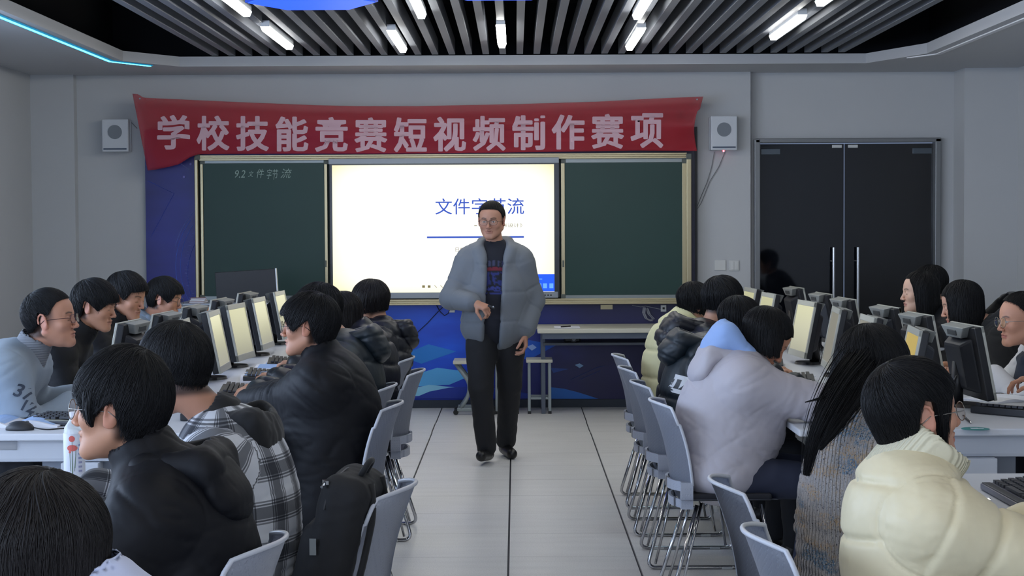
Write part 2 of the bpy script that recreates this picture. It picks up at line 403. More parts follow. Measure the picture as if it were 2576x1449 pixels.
# ================================================================ FRONT WALL THINGS
# ---- printed blue wall graphic
m_print = bpy.data.materials.new('blue_print'); m_print.use_nodes = True
def print_nodes():
    nt = m_print.node_tree; b = nt.nodes['Principled BSDF']; b.inputs['Roughness'].default_value = .38
    tc = nt.nodes.new('ShaderNodeTexCoord'); sp = nt.nodes.new('ShaderNodeSeparateXYZ'); nt.links.new(tc.outputs['Object'], sp.inputs[0])
    # vertical: dark above, brighter blue in the lower left, dark violet on the right
    rx = nt.nodes.new('ShaderNodeValToRGB'); nt.links.new(sp.outputs[0], rx.inputs[0])
    mp = nt.nodes.new('ShaderNodeMapRange'); mp.inputs[1].default_value = -3.2; mp.inputs[2].default_value = 1.6; nt.links.new(sp.outputs[0], mp.inputs[0]); nt.links.new(mp.outputs[0], rx.inputs[0])
    e = rx.color_ramp.elements; e[0].position = 0; e[0].color = rgb(30, 34, 128); e[1].position = 1; e[1].color = rgb(26, 24, 66)
    for p, c in ((.13, (26, 40, 170)), (.30, (22, 92, 222)), (.55, (18, 78, 208)), (.66, (30, 44, 132)), (.8, (32, 30, 88))):
        q = e.new(p); q.color = rgb(*c)
    rz = nt.nodes.new('ShaderNodeValToRGB'); mz = nt.nodes.new('ShaderNodeMapRange'); mz.inputs[1].default_value = 0; mz.inputs[2].default_value = 2.2
    nt.links.new(sp.outputs[2], mz.inputs[0]); nt.links.new(mz.outputs[0], rz.inputs[0])
    e = rz.color_ramp.elements; e[0].position = .05; e[0].color = (.55, .5, .8, 1); e[1].position = 1; e[1].color = (.5, .42, .6, 1)
    q = e.new(.22); q.color = (1, 1.1, 1.1, 1); q = e.new(.34); q.color = (.9, 1, 1, 1); q = e.new(.5); q.color = (.8, .7, .9, 1)
    n = nt.nodes.new('ShaderNodeTexNoise'); n.inputs['Scale'].default_value = 1.7; n.inputs['Detail'].default_value = 3
    m0 = nt.nodes.new('ShaderNodeMapping'); m0.inputs['Scale'].default_value = (.7, 1, 2.4); nt.links.new(tc.outputs['Object'], m0.inputs[0]); nt.links.new(m0.outputs[0], n.inputs['Vector'])
    rn = nt.nodes.new('ShaderNodeValToRGB'); rn.color_ramp.elements[0].position = .3; rn.color_ramp.elements[1].position = .72
    rn.color_ramp.elements[0].color = (.6, .55, .75, 1); rn.color_ramp.elements[1].color = (1.15, 1.35, 1.2, 1); nt.links.new(n.outputs['Fac'], rn.inputs[0])
    a = nt.nodes.new('ShaderNodeMix'); a.data_type = 'RGBA'; a.blend_type = 'MULTIPLY'; a.inputs[0].default_value = 1
    c = nt.nodes.new('ShaderNodeMix'); c.data_type = 'RGBA'; c.blend_type = 'MULTIPLY'; c.inputs[0].default_value = 1
    nt.links.new(rx.outputs[0], a.inputs[6]); nt.links.new(rz.outputs[0], a.inputs[7]); nt.links.new(a.outputs[2], c.inputs[6]); nt.links.new(rn.outputs[0], c.inputs[7])
    nt.links.new(c.outputs[2], b.inputs['Base Color'])
print_nodes()
PL, PR = pix(371, 700, YW).x, pix(1749, 700, YW).x
pz0, pz1 = pix(1288, 1004, YW).z, pix(1288, 322, YW).z
YP = YW-.035
t = thing('wall_graphic', 'blue printed graphic panel covering the wall behind the blackboard', 'wall panel', (0, YP, 0))
bm = B(); box(bm, ((PL+PR)/2, .015, (pz0+pz1)/2), (PR-PL, .03, pz1-pz0)); obj('printed_panel', bm, m_print, t)
bm = B(); box(bm, (PR+.004, .012, (pz0+pz1)/2), (.02, .05, pz1-pz0)); obj('edge_trim', bm, mat('black_trim', rgb(20, 22, 28), .5), t)
_pk = [0]
def pr_poly(name, pts, col, dy=.002, em=None):
    """flat printed shape given by picture points on the panel"""
    _pk[0] += 1; dy += .0005*_pk[0]; bm = B(); P = [pix(u, v, YP) for u, v in pts]
    vs = [bm.verts.new((p.x, -dy, p.z)) for p in P]; bk = [bm.verts.new((p.x, 0.001, p.z)) for p in P]; n = len(vs)
    bm.faces.new(vs); bm.faces.new(list(reversed(bk)))
    for i in range(n): bm.faces.new((vs[i], bk[i], bk[(i+1) % n], vs[(i+1) % n]))
    bmesh.ops.recalc_face_normals(bm, faces=bm.faces)
    return obj(name, bm, mat('print_%d_%d_%d' % col, rgb(*col), .4), t)
def pr_line(pts, w, col, name='printed_line'):
    bm = B(); P = [pix(u, v, YP) for u, v in pts]
    tube(bm, [(p.x, -.0015, p.z) for p in P], w, n=4)
    return obj(name, bm, mat('print_%d_%d_%d' % col, rgb(*col), .4), t)
pr_poly('printed_diamond', [(1005, 895), (1078, 866), (1148, 884), (1060, 915)], (30, 124, 214))
pr_poly('printed_diamond', [(1020, 950), (1100, 925), (1200, 938), (1130, 968), (1040, 972)], (84, 172, 236))
pr_poly('printed_diamond', [(1000, 985), (1080, 968), (1160, 976), (1120, 992), (1020, 998)], (140, 206, 240), .0025)
pr_poly('printed_diamond', [(1190, 880), (1300, 850), (1400, 868), (1330, 905)], (22, 88, 196))
pr_poly('printed_diamond', [(1385, 925), (1430, 928), (1392, 938)], (40, 80, 170))
pr_poly('printed_arc', [(1385, 1003), (1385, 974), (1420, 978), (1455, 987), (1505, 1003)], (28, 110, 205))
pr_poly('printed_arc', [(1040, 1002), (1080, 985), (1130, 975), (1190, 972), (1260, 978), (1330, 990), (1380, 1002)], (24, 54, 160), .003)
pr_poly('printed_glow', [(1446, 918), (1458, 914), (1468, 920), (1458, 926)], (150, 190, 235))
pr_poly('printed_glow', [(1326, 872), (1340, 866), (1350, 874), (1338, 882)], (150, 180, 235))
pr_poly('printed_glow', [(1620, 856), (1652, 838), (1656, 846), (1630, 860)], (90, 140, 170))
pr_line([(1435, 955), (1500, 925), (1520, 920)], .002, (60, 80, 150)); pr_line([(1458, 955), (1510, 932)], .002, (60, 80, 150))
pr_line([(372, 455), (438, 487), (380, 595)], .0035, (66, 80, 168)); pr_line([(455, 412), (490, 436)], .002, (120, 130, 190))
def arc_pts(cx, cy, r, a0, a1, n=14): return [(cx+r*math.cos(math.radians(a0+(a1-a0)*k/n)), cy+r*math.sin(math.radians(a0+(a1-a0)*k/n))) for k in range(n+1)]
pr_line(arc_pts(640, 670, 205, 222, 194), .002, (110, 130, 210)); pr_line(arc_pts(640, 670, 198, 216, 150), .0022, (90, 120, 220)); pr_line(arc_pts(640, 670, 186, 214, 150), .002, (90, 120, 220))
pr_line(arc_pts(640, 690, 168, 212, 160), .002, (80, 100, 200))
for k in range(26):
    u, v = arc_pts(640, 675, 171+random.Random(k).uniform(-6, 6), 150+2.6*k, 150+2.6*k, 1)[0]
    if u < 492: pr_line([(u-1.5-k % 3, v), (u+1.5+k % 4, v+.5)], .0025, (130, 140, 215), 'printed_tick')
for u, v in ((463, 445), (480, 413)): pr_poly('printed_dot', [(u+3*math.cos(a), v+3*math.sin(a)) for a in np.linspace(0, 2*PI, 10)[:-1]], (110, 110, 190))
bm = B(); z1 = pz0; box(bm, ((PL+PR)/2, YW-.03, z1/2), (PR-PL+.02, .06, z1))
struct(obj('baseboard_front', bm, mat('dark_skirting', rgb(38, 48, 62), .5)))
m_base = mat('skirting_metal', rgb(150, 152, 156), .35, metal=.5)
for nm, c, s in (('baseboard_front_left', ((-4.13+PL)/2, YW-.008, .05), (PL+4.13, .016, .1)), ('baseboard_left', (-4.122, 7, .05), (.016, 14, .1)), ('baseboard_right', (4.232, 7, .05), (.016, 14, .1)), ('baseboard_front_right', ((PR+XJ)/2, YW-.008, .05), (XJ-PR-.02, .016, .1))):
    bm = B(); box(bm, c, s); struct(obj(nm, bm, m_base))

# ---- sliding blackboard
YB1 = YW-.05                    # back board plane
m_green = mat('chalkboard_green', rgb(18, 56, 50), .5, bump=(200, .05, .0005), vary=(2.0, .10))
m_alu = mat('champagne_aluminium', rgb(172, 160, 128), .32, metal=.75)
m_alug = mat('grey_aluminium', rgb(132, 138, 138), .35, metal=.6)
m_corner = mat('corner_plastic', rgb(88, 94, 88), .6)
t = thing('blackboard', 'long green sliding blackboard framed in pale aluminium under the red banner', 'blackboard', (0, 0, 0))
yf = YW-.16
def pbox(bm, u0, v0, u1, v1, Y, dep, mi=0):
    a = pix(u0, v0, Y); b = pix(u1, v1, Y)
    box(bm, ((a.x+b.x)/2, Y+dep/2, (a.z+b.z)/2), (abs(b.x-a.x), dep, abs(a.z-b.z)), mi=mi)
def hbar(bm, u0, v0, u1, v1, h, Y, dep, mi=0, n=3):
    """profiled horizontal rail: h px tall, from (u0,v0) to (u1,v1) along its top edge"""
    a = pix(u0, v0, Y); b = pix(u1, v1, Y); hh = h*.003388
    zc = (a.z+b.z)/2
    for k in range(n):
        z = zc-hh*(k+.5)/n
        box(bm, ((a.x+b.x)/2, Y+dep/2+(.004 if k % 2 else 0), z), (b.x-a.x, dep, hh/n), mi=mi)
bm = B(); hbar(bm, 500, 389, 1728, 385, 14, yf, .14); obj('frame_rail', bm, m_alu, t, bevel=.003)
bm = B(); hbar(bm, 503, 753, 1730, 752, 15, yf, .14); obj('frame_rail', bm, m_alu, t, bevel=.003)
for u in ((488, 501), (1727, 1740)):
    bm = B(); pbox(bm, u[0], 395, u[1], 757, yf, .14); obj('frame_post', bm, m_alu, t, bevel=.006)
for u, v in ((489, 388), (489, 753), (1726, 386), (1726, 751)): bm = B(); pbox(bm, u, v, u+14, v+15, yf-.004, .145); obj('corner_cap', bm, m_corner, t, bevel=.006)
bm = B(); pbox(bm, 498, 395, 1730, 755, YB1-.02, .02); obj('back_board', bm, m_green, t)
# two sliding panels
def panel(u0, u1, v0, v1, Y):
    bm = B(); pbox(bm, u0+8, v0+8, u1-8, v1-8, Y, .018); p = obj('sliding_panel', bm, m_green, t)
    for k, q in enumerate(((u0, v0, u1, v0+9), (u0, v1-9, u1, v1), (u0, v0+7, u0+11, v1-7), (u1-11, v0+7, u1, v1-7))):
        bm = B(); pbox(bm, *q, Y-.006, .03); obj('panel_frame', bm, m_alu if k > 1 else m_alug, p, bevel=.003)
    for u in (u0, u1-12):
        for v in (v0, v1-12): bm = B(); pbox(bm, u, v, u+12, v+12, Y-.010, .036); obj('panel_corner', bm, m_corner, p, bevel=.003)
    return p
pl_ = panel(503, 826, 401, 754, yf+.03)
pr_ = panel(1411, 1727, 399, 752, yf+.03)
bm = B()
for u in (820, 1418): pbox(bm, u-3, 655, u+1, 672, yf+.012, .01)
obj('panel_lock', bm, m_corner, t)
# chalk writing on the left panel
m_chalk = mat('chalk', rgb(150, 170, 160), .9)
def chalk(s, u0, v0, u1, v1, shear=.25, off=-.004):
    bm = text_bm(s, 1, .0005, off, shear, 2)
    a = pix(u0, v1, yf+.028); b = pix(u1, v0, yf+.028)
    fit_text(bm, 0, 0, b.x-a.x, b.z-a.z); bm.transform(Matrix.Translation((a.x, yf+.0285, a.z)) @ FRONT); return bm
bm = chalk('9.2', 591, 428, 617, 447); merge(bm, chalk('文', 624, 430, 638, 445)); merge(bm, chalk('件', 646, 425, 664, 448))
merge(bm, chalk('字', 671, 425, 684, 450)); merge(bm, chalk('节', 686, 426, 700, 452)); merge(bm, chalk('流', 706, 424, 734, 448))
obj('chalk_writing', bm, m_chalk, pl_)
# ---- big interactive display
yd = yf-.01
t = thing('display_screen', 'large interactive display glowing cream with a blue slide title', 'display screen', (0, 0, 0))
m_bez = mat('display_bezel', rgb(12, 14, 18), .25); m_dgrey = mat('display_grey', rgb(140, 146, 152), .4, metal=.3)
bm = B(); pbox(bm, 827, 401, 1409, 748, yd+.01, .085); obj('display_case', bm, m_bez, t, bevel=.006)
for q_ in ((826, 399, 1406, 410, yd-.004, .05), (828, 737, 1404, 749, yd-.008, .05)):
    bm = B(); pbox(bm, *q_); obj('display_bar', bm, m_dgrey, t, bevel=.003)
bm = B()
for k, u in enumerate((1352, 1362, 1369, 1377, 1384)): pbox(bm, u, 741, u+4, 744, yd-.010, .004)
pbox(bm, 1106, 741, 1123, 744, yd-.0095, .003)
obj('display_buttons', bm, m_bez, t)
m_slide = bpy.data.materials.new('slide_light'); m_slide.use_nodes = True
def slide_nodes():
    nt = m_slide.node_tree; b = nt.nodes['Principled BSDF']; b.inputs['Base Color'].default_value = (.02, .02, .02, 1); b.inputs['Roughness'].default_value = .2
    tc = nt.nodes.new('ShaderNodeTexCoord'); sp = nt.nodes.new('ShaderNodeMapping')
    nt.links.new(tc.outputs['Generated'], sp.inputs[0]); sp.inputs['Location'].default_value = (-.5, 0, -.5)
    sx = nt.nodes.new('ShaderNodeSeparateXYZ'); nt.links.new(sp.outputs[0], sx.inputs[0])
    def mth(op, a, bb):
        n = nt.nodes.new('ShaderNodeMath'); n.operation = op
        for i, v in enumerate((a, bb)):
            if v is None: continue
            if isinstance(v, (int, float)): n.inputs[i].default_value = v
            else: nt.links.new(v, n.inputs[i])
        return n.outputs[0]
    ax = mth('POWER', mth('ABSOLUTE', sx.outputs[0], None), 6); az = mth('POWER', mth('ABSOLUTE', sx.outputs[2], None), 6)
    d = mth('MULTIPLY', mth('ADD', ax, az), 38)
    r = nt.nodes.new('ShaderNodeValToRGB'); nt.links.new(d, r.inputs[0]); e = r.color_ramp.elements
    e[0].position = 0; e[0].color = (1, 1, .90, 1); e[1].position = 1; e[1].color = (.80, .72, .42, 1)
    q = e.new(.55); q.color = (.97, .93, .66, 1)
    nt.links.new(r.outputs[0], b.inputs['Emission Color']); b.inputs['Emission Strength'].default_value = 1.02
slide_nodes()
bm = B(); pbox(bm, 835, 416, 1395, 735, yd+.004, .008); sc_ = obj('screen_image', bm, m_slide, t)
m_sblue = mat('slide_blue', rgb(20, 40, 110), .4, emit=rgb(28, 66, 165), estr=1); m_sdark = mat('slide_dark', rgb(60, 55, 40), .4, emit=rgb(110, 100, 60), estr=1)
m_stab = mat('slide_tab_blue', rgb(10, 40, 160), .4, emit=rgb(22, 84, 225), estr=1); m_sicon = mat('slide_icon', rgb(80, 120, 200), .4, emit=rgb(90, 150, 235), estr=1)
m_scurl = mat('slide_curl', rgb(200, 195, 170), .4, emit=rgb(238, 232, 205), estr=1)
def stext(s, u0, v0, u1, v1, off=0.0):
    bm = text_bm(s, 1, .0005, off, 0, 4); a = pix(u0, v1, yd+.003); b = pix(u1, v0, yd+.003)
    fit_text(bm, 0, 0, b.x-a.x, b.z-a.z); bm.transform(Matrix.Translation((a.x, yd+.003, a.z)) @ FRONT); return bm
obj('slide_title', stext('文件字节流', 1095, 498, 1318, 540, .003), m_sblue, sc_)
bm = B(); pbox(bm, 1074, 595, 1318, 598, yd+.002, .003); obj('slide_rule', bm, m_sblue, sc_)
bm = stext('序设计》', 1262, 562, 1314, 572); pbox(bm, 1193, 567, 1200, 568.5, yd+.002, .003); merge(bm, stext('日', 1146, 623, 1154, 633)); merge(bm, stext('期', 1157, 623, 1165, 633))
obj('slide_caption', bm, m_sdark, sc_)
bm = B(); pbox(bm, 1349, 690, 1395, 733, yd+.001, .004); obj('slide_tab', bm, m_stab, sc_)
bm = B()
for u in (1352, 1366, 1382): pbox(bm, u, 713, u+10, 725, yd, .003)
pbox(bm, 1352, 701, 1364, 703, yd, .003); obj('slide_tab_icon', bm, m_sicon, sc_)
bm = B()
for u in (1062, 1076): pbox(bm, u, 718, u+7, 724, yd+.002, .003)
for u in (1093, 1108): cyl(bm, pix(u, 718, yd+.002), pix(u+6, 724, yd+.002), .002, n=6)
obj('slide_toolbar', bm, m_sdark, sc_)
bm = B()
tube(bm, [pix(u, v, yd+.004) for u, v in ((840, 466), (858, 468), (882, 478))], .0016, n=6); tube(bm, [pix(u, v, yd+.004) for u, v in ((842, 686), (868, 682), (892, 668))], .0016, n=6)
obj('slide_page_curl', bm, m_scurl, sc_)

# ---- red banner
yb = YW-.20
m_banner = mat('red_cloth', rgb(206, 46, 62), .62, alpha=.74, sheen=.3, bump=(400, .1, .0004), vary=(1.1, .10))
m_btext = mat('banner_lettering', rgb(205, 168, 178), .6)
top = [(334, 236), (348, 237), (362, 246), (600, 257), (800, 265), (900, 267), (1050, 267), (1300, 262), (1500, 256), (1650, 248), (1769, 243)]
bot = [(372, 429), (392, 427), (420, 421), (450, 414), (478, 396), (500, 388), (700, 387), (900, 387), (1100, 386), (1400, 382), (1600, 379), (1753, 380)]
def interp(tab, t):
    us = [p[0] for p in tab]; u = us[0]+(us[-1]-us[0])*t
    return u, float(np.interp(u, us, [p[1] for p in tab]))
def ban(s, q, out=0.0):
    """banner surface: s along, q from bottom 0 to top 1"""
    u0, v0 = interp(bot, s); u1, v1 = interp(top, s)
    u = u0+(u1-u0)*q; v = v0+(v1-v0)*q
    if s > .93: u += -(s-.93)/.07*14*math.sin(PI*min(1, max(0, 1-q)*1.0))*(1 if q < .75 else .5)
    w = .010*math.sin(s*34+q*3)*(.3+.7*(1-q))+.006*math.sin(q*17+s*5)+.012*math.exp(-((s-.015)/.02)**2)*math.sin(q*9)
    ed = abs(s-1); w += .03*math.exp(-(ed/.06)**2)*math.sin((q-s)*11+1.0)
    w += .012*math.exp(-((q-.62)/.10)**2)*(1 if .1 < s < .97 else .3)
    p = pix(u, v, yb-w); p.y = yb-.012-w-out; return p
bm = B(); NX, NZ = 220, 26; G = []
for i in range(NX+1): G.append([bm.verts.new(ban(i/NX, j/NZ)) for j in range(NZ+1)])
for i in range(NX):
    for j in range(NZ): bm.faces.new((G[i][j], G[i+1][j], G[i+1][j+1], G[i][j+1]))
bk = bmesh.ops.solidify(bm, geom=bm.faces[:], thickness=-.002)
t = thing('banner', 'long red cloth banner with pale Chinese lettering above the blackboard', 'banner', (0, 0, 0))
bn = obj('banner_cloth', bm, m_banner, t, smooth=True)
chars = '学校技能竞赛短视频制作赛项'
bm = B()
c0, c1 = .0475, .935      # along the banner
for i, ch in enumerate(chars):
    cb = B()
    for ox, oy in ((0, 0), (.026, 0), (-.026, 0), (0, .018), (0, -.018), (.02, .014), (-.02, .014), (.02, -.014), (-.02, -.014)): merge(cb, text_bm(ch, 1, 0.0, .006, 0, 2), Matrix.Translation((ox, oy, (ox*3+oy)*.002)))
    u_l = 396+(1678-396)/12.93*i; u_r = u_l+83
    ft, fb = .655, .10
    fit_text(cb, 0, 0, 1, 1)
    bmesh.ops.triangulate(cb, faces=cb.faces[:])
    for _ in range(2):
        le = [e for e in cb.edges if e.calc_length() > .16]
        if le: bmesh.ops.subdivide_edges(cb, edges=le, cuts=1); bmesh.ops.triangulate(cb, faces=[f for f in cb.faces if len(f.verts) > 3])
    cx = (u_l+u_r)/2
    for v in cb.verts:
        u = u_l+v.co.x*(u_r-u_l)
        q_top = (float(np.interp(u, [p[0] for p in bot], [p[1] for p in bot])), float(np.interp(u, [p[0] for p in top], [p[1] for p in top])))
        py_ = float(np.interp(cx, [396, 1000, 1678], [378, 384, 372]))-v.co.y*(88 if i else 86)
        q = (q_top[0]-py_)/(q_top[0]-q_top[1])
        s = (u-(372+(334-372)*q))/((1753+(1769-1753)*q)-(372+(334-372)*q))
        v.co = ban(s, q, .0035)
    merge(bm, cb)
obj('banner_lettering', bm, m_btext, bn)
bm = B()
for s, q in ((.99, .95), (.012, .95)):
    p = ban(s, q, .003); cyl(bm, p, p+Vector((0, -.006, 0)), .007, n=10)
obj('banner_eyelet', bm, m_dgrey, bn)

# ---- wall speakers
m_spk = mat('speaker_white', rgb(196, 200, 206), .5); m_grille = mat('speaker_grille', rgb(120, 126, 134), .7, bump=(500, .5, .001)); m_slot = mat('speaker_slot', rgb(70, 82, 100), .5)
def speaker(u0, v0, u1, v1, label, led=False):
    a = pix(u0, v1, YW-.12); b = pix(u1, v0, YW-.12); w = b.x-a.x; h = b.z-a.z
    t = thing('wall_speaker', label, 'speaker', (a.x+w/2, YW-.12, a.z), 0, 'white wall speakers')
    bm = B(); box(bm, (0, .045, h/2), (w, .09, h)); obj('speaker_case', bm, m_spk, t, bevel=.012, seg=3)
    bm = B(); box(bm, (0, .10, h/2), (w*1.04, .035, h*.98)); obj('speaker_back', bm, m_spk, t, bevel=.008)
    bm = B(); cyl(bm, (0, -.004, h*.60), (0, .01, h*.60), w*.265, n=32); obj('speaker_grille', bm, m_grille, t)
    bm = B(); box(bm, (0, -.002, h*.085), (w*.86, .01, .012)); obj('speaker_slot', bm, m_slot, t)
    if led:
        bm = B(); ball(bm, (0, .03, -.006), .008); obj('indicator_light', bm, mat('red_led', rgb(255, 60, 70), .4, emit=(1, .08, .1, 1), estr=9), t)
speaker(256, 299, 322, 382, 'white box speaker on the wall left of the banner')
speaker(1788, 291, 1855, 378, 'white box speaker on the wall right of the banner with a red light beneath', True)
m_cable = mat('thin_cable_grey', rgb(120, 122, 122), .6); m_cabdk = mat('thin_cable_dark', rgb(24, 30, 60), .6)
bm = B(); tube(bm, [pix(u, v, YW-.012) for u, v in ((1797, 382), (1790, 420), (1778, 460), (1765, 490), (1750, 530), (1744, 560))], .003, n=6)
tag(obj('speaker_cable', bm, m_cable), 'thin cable dropping from the right speaker, the left of its two', 'cable')
bm = B(); tube(bm, [pix(u, v, YW-.012) for u, v in ((1824, 382), (1808, 420), (1786, 455), (1764, 510), (1748, 535))], .003, n=6)
tag(obj('speaker_cable', bm, m_cable), 'thin cable dropping from the right speaker, the right of its two', 'cable')
bm = B(); tube(bm, [pix(u, v, YW-.012) for u, v in ((322, 300), (334, 312), (345, 323))], .003, n=6)
tag(obj('speaker_cable', bm, m_cable), 'short thin cable from the left speaker to the banner', 'cable')
m_sw = mat('switch_plastic', rgb(205, 206, 204), .4)
def plate(u0, v0, u1, v1, name, label, cat, rockers=0, Y=YW):
    a = pix(u0, v1, Y); b = pix(u1, v0, Y); w, h = b.x-a.x, b.z-a.z
    t = thing(name, label, cat, (a.x+w/2, Y, a.z))
    bm = B(); box(bm, (0, -.006, h/2), (w, .012, h)); obj('cover_plate', bm, m_sw, t, bevel=.003)
    for k in range(rockers):
        bm = B(); box(bm, ((k-(rockers-1)/2)*w*.42, -.014, h/2), (w*.36, .008, h*.8)); obj('switch_rocker', bm, m_sw, t, bevel=.002)
    return t
plate(1797, 654, 1825, 680, 'switch_box', 'square white cover plate on the wall left of the glass door', 'switch')
plate(1834, 655, 1859, 681, 'light_switch', 'white two rocker light switch nearest the glass door', 'switch', 2)
def socket(u0, v0, u1, v1, label):
    t = plate(u0, v0, u1, v1, 'wall_socket', label, 'socket', Y=YP)
    bm = B(); box(bm, (0, -.014, .03), (.018, .006, .018)); obj('socket_hole', bm, m_bez, t)
socket(1130, 768, 1144, 786, 'small wall socket under the display left of the teacher')
socket(1662, 767, 1676, 784, 'small wall socket under the right end of the blackboard')
bm = B(); pbox(bm, 1511, 767, 1541, 778, YP-.02, .02); tag(obj('wall_bracket', bm, m_alu), 'small yellowish bracket under the blackboard rail', 'bracket')
bm = B(); tube(bm, [pix(u, v, YP-.01) for u, v in ((1098, 768), (1107, 784), (1118, 794), (1128, 788), (1132, 776))], .004, n=6)
tube(bm, [pix(u, v, YP-.01) for u, v in ((1118, 768), (1098, 788), (1076, 812), (1048, 838), (1012, 864))], .0035, n=6)
tag(obj('display_cable', bm, m_cabdk), 'dark cable sagging from the display socket down the blue wall', 'cable')
bm = B()
pts = [(1598, 769), (1612, 774), (1620, 770)]
tube(bm, [pix(u, v, YP-.012) for u, v in ((1590, 768), (1612, 772), (1624, 770), (1662, 778))], .0035, n=6)
for k in range(6):
    tube(bm, [pix(u+k*1.3, v+(k % 3), YP-.014-.003*k) for u, v in ((1618, 772), (1616, 786), (1622, 800), (1634, 806), (1640, 800), (1630, 790), (1624, 774))], .003, n=6)
tag(obj('coiled_cable', bm, mat('white_cable', rgb(150, 150, 158), .6)), 'bundle of white cable hanging below the right blackboard', 'cable')

# ---- double glass door
YG = YW+.13
m_dglass = mat('dark_door_glass', rgb(10, 13, 19), .045, spec=.5)  # near-black base stands in for the unlit space beyond the opaque glass
m_dframe = mat('door_frame_steel', rgb(128, 130, 132), .38, metal=.6); m_handle = mat('door_handle_steel', rgb(190, 192, 196), .22, metal=.9)
m_clamp = mat('door_clamp_steel', rgb(88, 96, 104), .35, metal=.7)
bm = B(); fw = .05
box(bm, (dL+fw/2-.01, YG-.02, dT/2), (fw, .12, dT)); box(bm, (dR-fw/2, YG-.02, dT/2), (fw, .12, dT)); box(bm, ((dL+dR)/2, YG-.02, dT-fw/2+.012), (dR-dL, .12, fw*.75))
fr = struct(obj('door_frame', bm, m_dframe, bevel=.006))
uM = pix(2123, 600, YG).x
for i, (xa, xb, hx) in enumerate(((dL+fw-.01, uM-.004, pix(2092, 700, YG).x), (uM+.004, dR-fw+.002, pix(2153, 700, YG).x))):
    d = thing('door_%d' % (i+1), 'dark glass door leaf', 'door', (0, 0, 0)); d['kind'] = 'structure'
    bm = B(); box(bm, ((xa+xb)/2, YG, (dT-fw+.02)/2), (xb-xa, .012, dT-fw-.0)); obj('glass_leaf', bm, m_dglass, d)
    bm = B(); outer_x = xa+.10 if i == 0 else xb-.10
    box(bm, (outer_x, YG-.008, dT-.105), (.165, .014, .05)); inner_x = xb-.06 if i == 0 else xa+.07
    obj('hinge_clamp', bm, m_clamp, d, bevel=.003)
    bm = B(); box(bm, (inner_x, YG-.008, dT-.062), (.085, .014, .026)); obj('lock_plate', bm, m_sw, d, bevel=.003)
    hz1 = pix(2092, 622, YG).z; hz0 = pix(2092, 800, YG).z-.1
    bm = B(); cyl(bm, (hx+.004, YG-.07, hz0), (hx+.004, YG-.07, hz1), .013, n=14); cyl(bm, (hx-.018, YG+.05, hz0), (hx-.018, YG+.05, hz1), .008, n=10)
    for z in (hz0+.15, hz1-.12): cyl(bm, (hx, YG-.07, z), (hx, YG, z), .009, n=10)
    obj('door_handle', bm, m_handle, d, smooth=False)
# ================================================================ FURNITURE AND THINGS
m_desk = mat('white_laminate', rgb(206, 209, 216), .35, vary=(3, .03)); m_deskleg = mat('desk_leg_white', rgb(190, 194, 202), .4)
m_deskgrey = mat('desk_box_grey', rgb(120, 126, 138), .5)  # plain mid grey for the cable boxes and tray
m_blk = mat('black_plastic', rgb(22, 23, 27), .42, bump=(300, .1, .0004)); m_blk2 = mat('soft_black_plastic', rgb(34, 36, 42), .5)
m_silver = mat('monitor_bezel_silver', rgb(182, 182, 172), .35, metal=.2); m_vent = mat('monitor_vent_grey', rgb(140, 142, 138), .45)
m_slotd = mat('monitor_slot', rgb(70, 72, 72), .6)
m_paper = mat('white_paper', rgb(222, 224, 232), .8); m_pblue = mat('blue_paper_and_window_tint', rgb(150, 178, 220), .8); m_chrome = mat('chrome', rgb(190, 190, 192), .12, metal=1.0)  # pale blue: a blue sheet, and window light painted on open pages
m_wood = mat('orange_wood', rgb(186, 112, 40), .45, vary=(6, .15)); m_cream = mat('pale_cream_paint', rgb(196, 194, 180), .4)
DZ = .75
def desk(x0, x1, y0, y1, label):
    t = thing('long_desk', label, 'desk', ((x0+x1)/2, (y0+y1)/2, 0), 0, 'long white computer desks')
    w, l = x1-x0, y1-y0
    bm = B(); box(bm, (0, 0, DZ-.014), (w, l, .028)); obj('desk_top', bm, m_desk, t, bevel=.006)
    ys = [-l/2+.06, 0, l/2-.06]
    for y in ys:
        bm = B(); box(bm, (0, y, DZ-.075), (w*.70, .03, .09)); obj('apron', bm, m_deskleg, t, bevel=.02)
        for s in (-1, 1):
            bm = B()
            P = round_path([(s*(w/2-.06), y, .0), (s*(w/2-.06), y, DZ-.05), (s*(w/2-.45), y, DZ-.05)], .12, 8)
            tube(bm, P, .027, n=8); obj('leg', bm, m_deskleg, t, smooth=True)
        bm = B(); box(bm, (0, y, (DZ-.12)/2), (.15, .10, DZ-.12)); obj('column', bm, m_deskleg, t, bevel=.004)
        bm = B(); box(bm, (-.0, y+.05, .38), (.34, .05, .50)); obj('cable_box', bm, m_deskgrey, t, bevel=.004)
    bm = B(); box(bm, (0, 0, DZ-.10), (.24, l-.2, .10)); obj('cable_tray', bm, m_deskgrey, t)
    return t
DA0, DA1, DB0, DB1 = 6.62, 12.35, 2.1, 5.44
desk(1.12, 2.55, DA0, DA1, 'long white desk right of the aisle, the one towards the glass door')
desk(1.12, 2.55, DB0, DB1, 'white desk at the lower right corner beside the cream puffer jacket')
desk(-2.45, -1.03, DA0, DA1-.1, 'long white desk left of the aisle, the one towards the podium')
desk(-2.45, -1.03, DB0, DB1, 'white desk at the lower left with the flowered bottle')

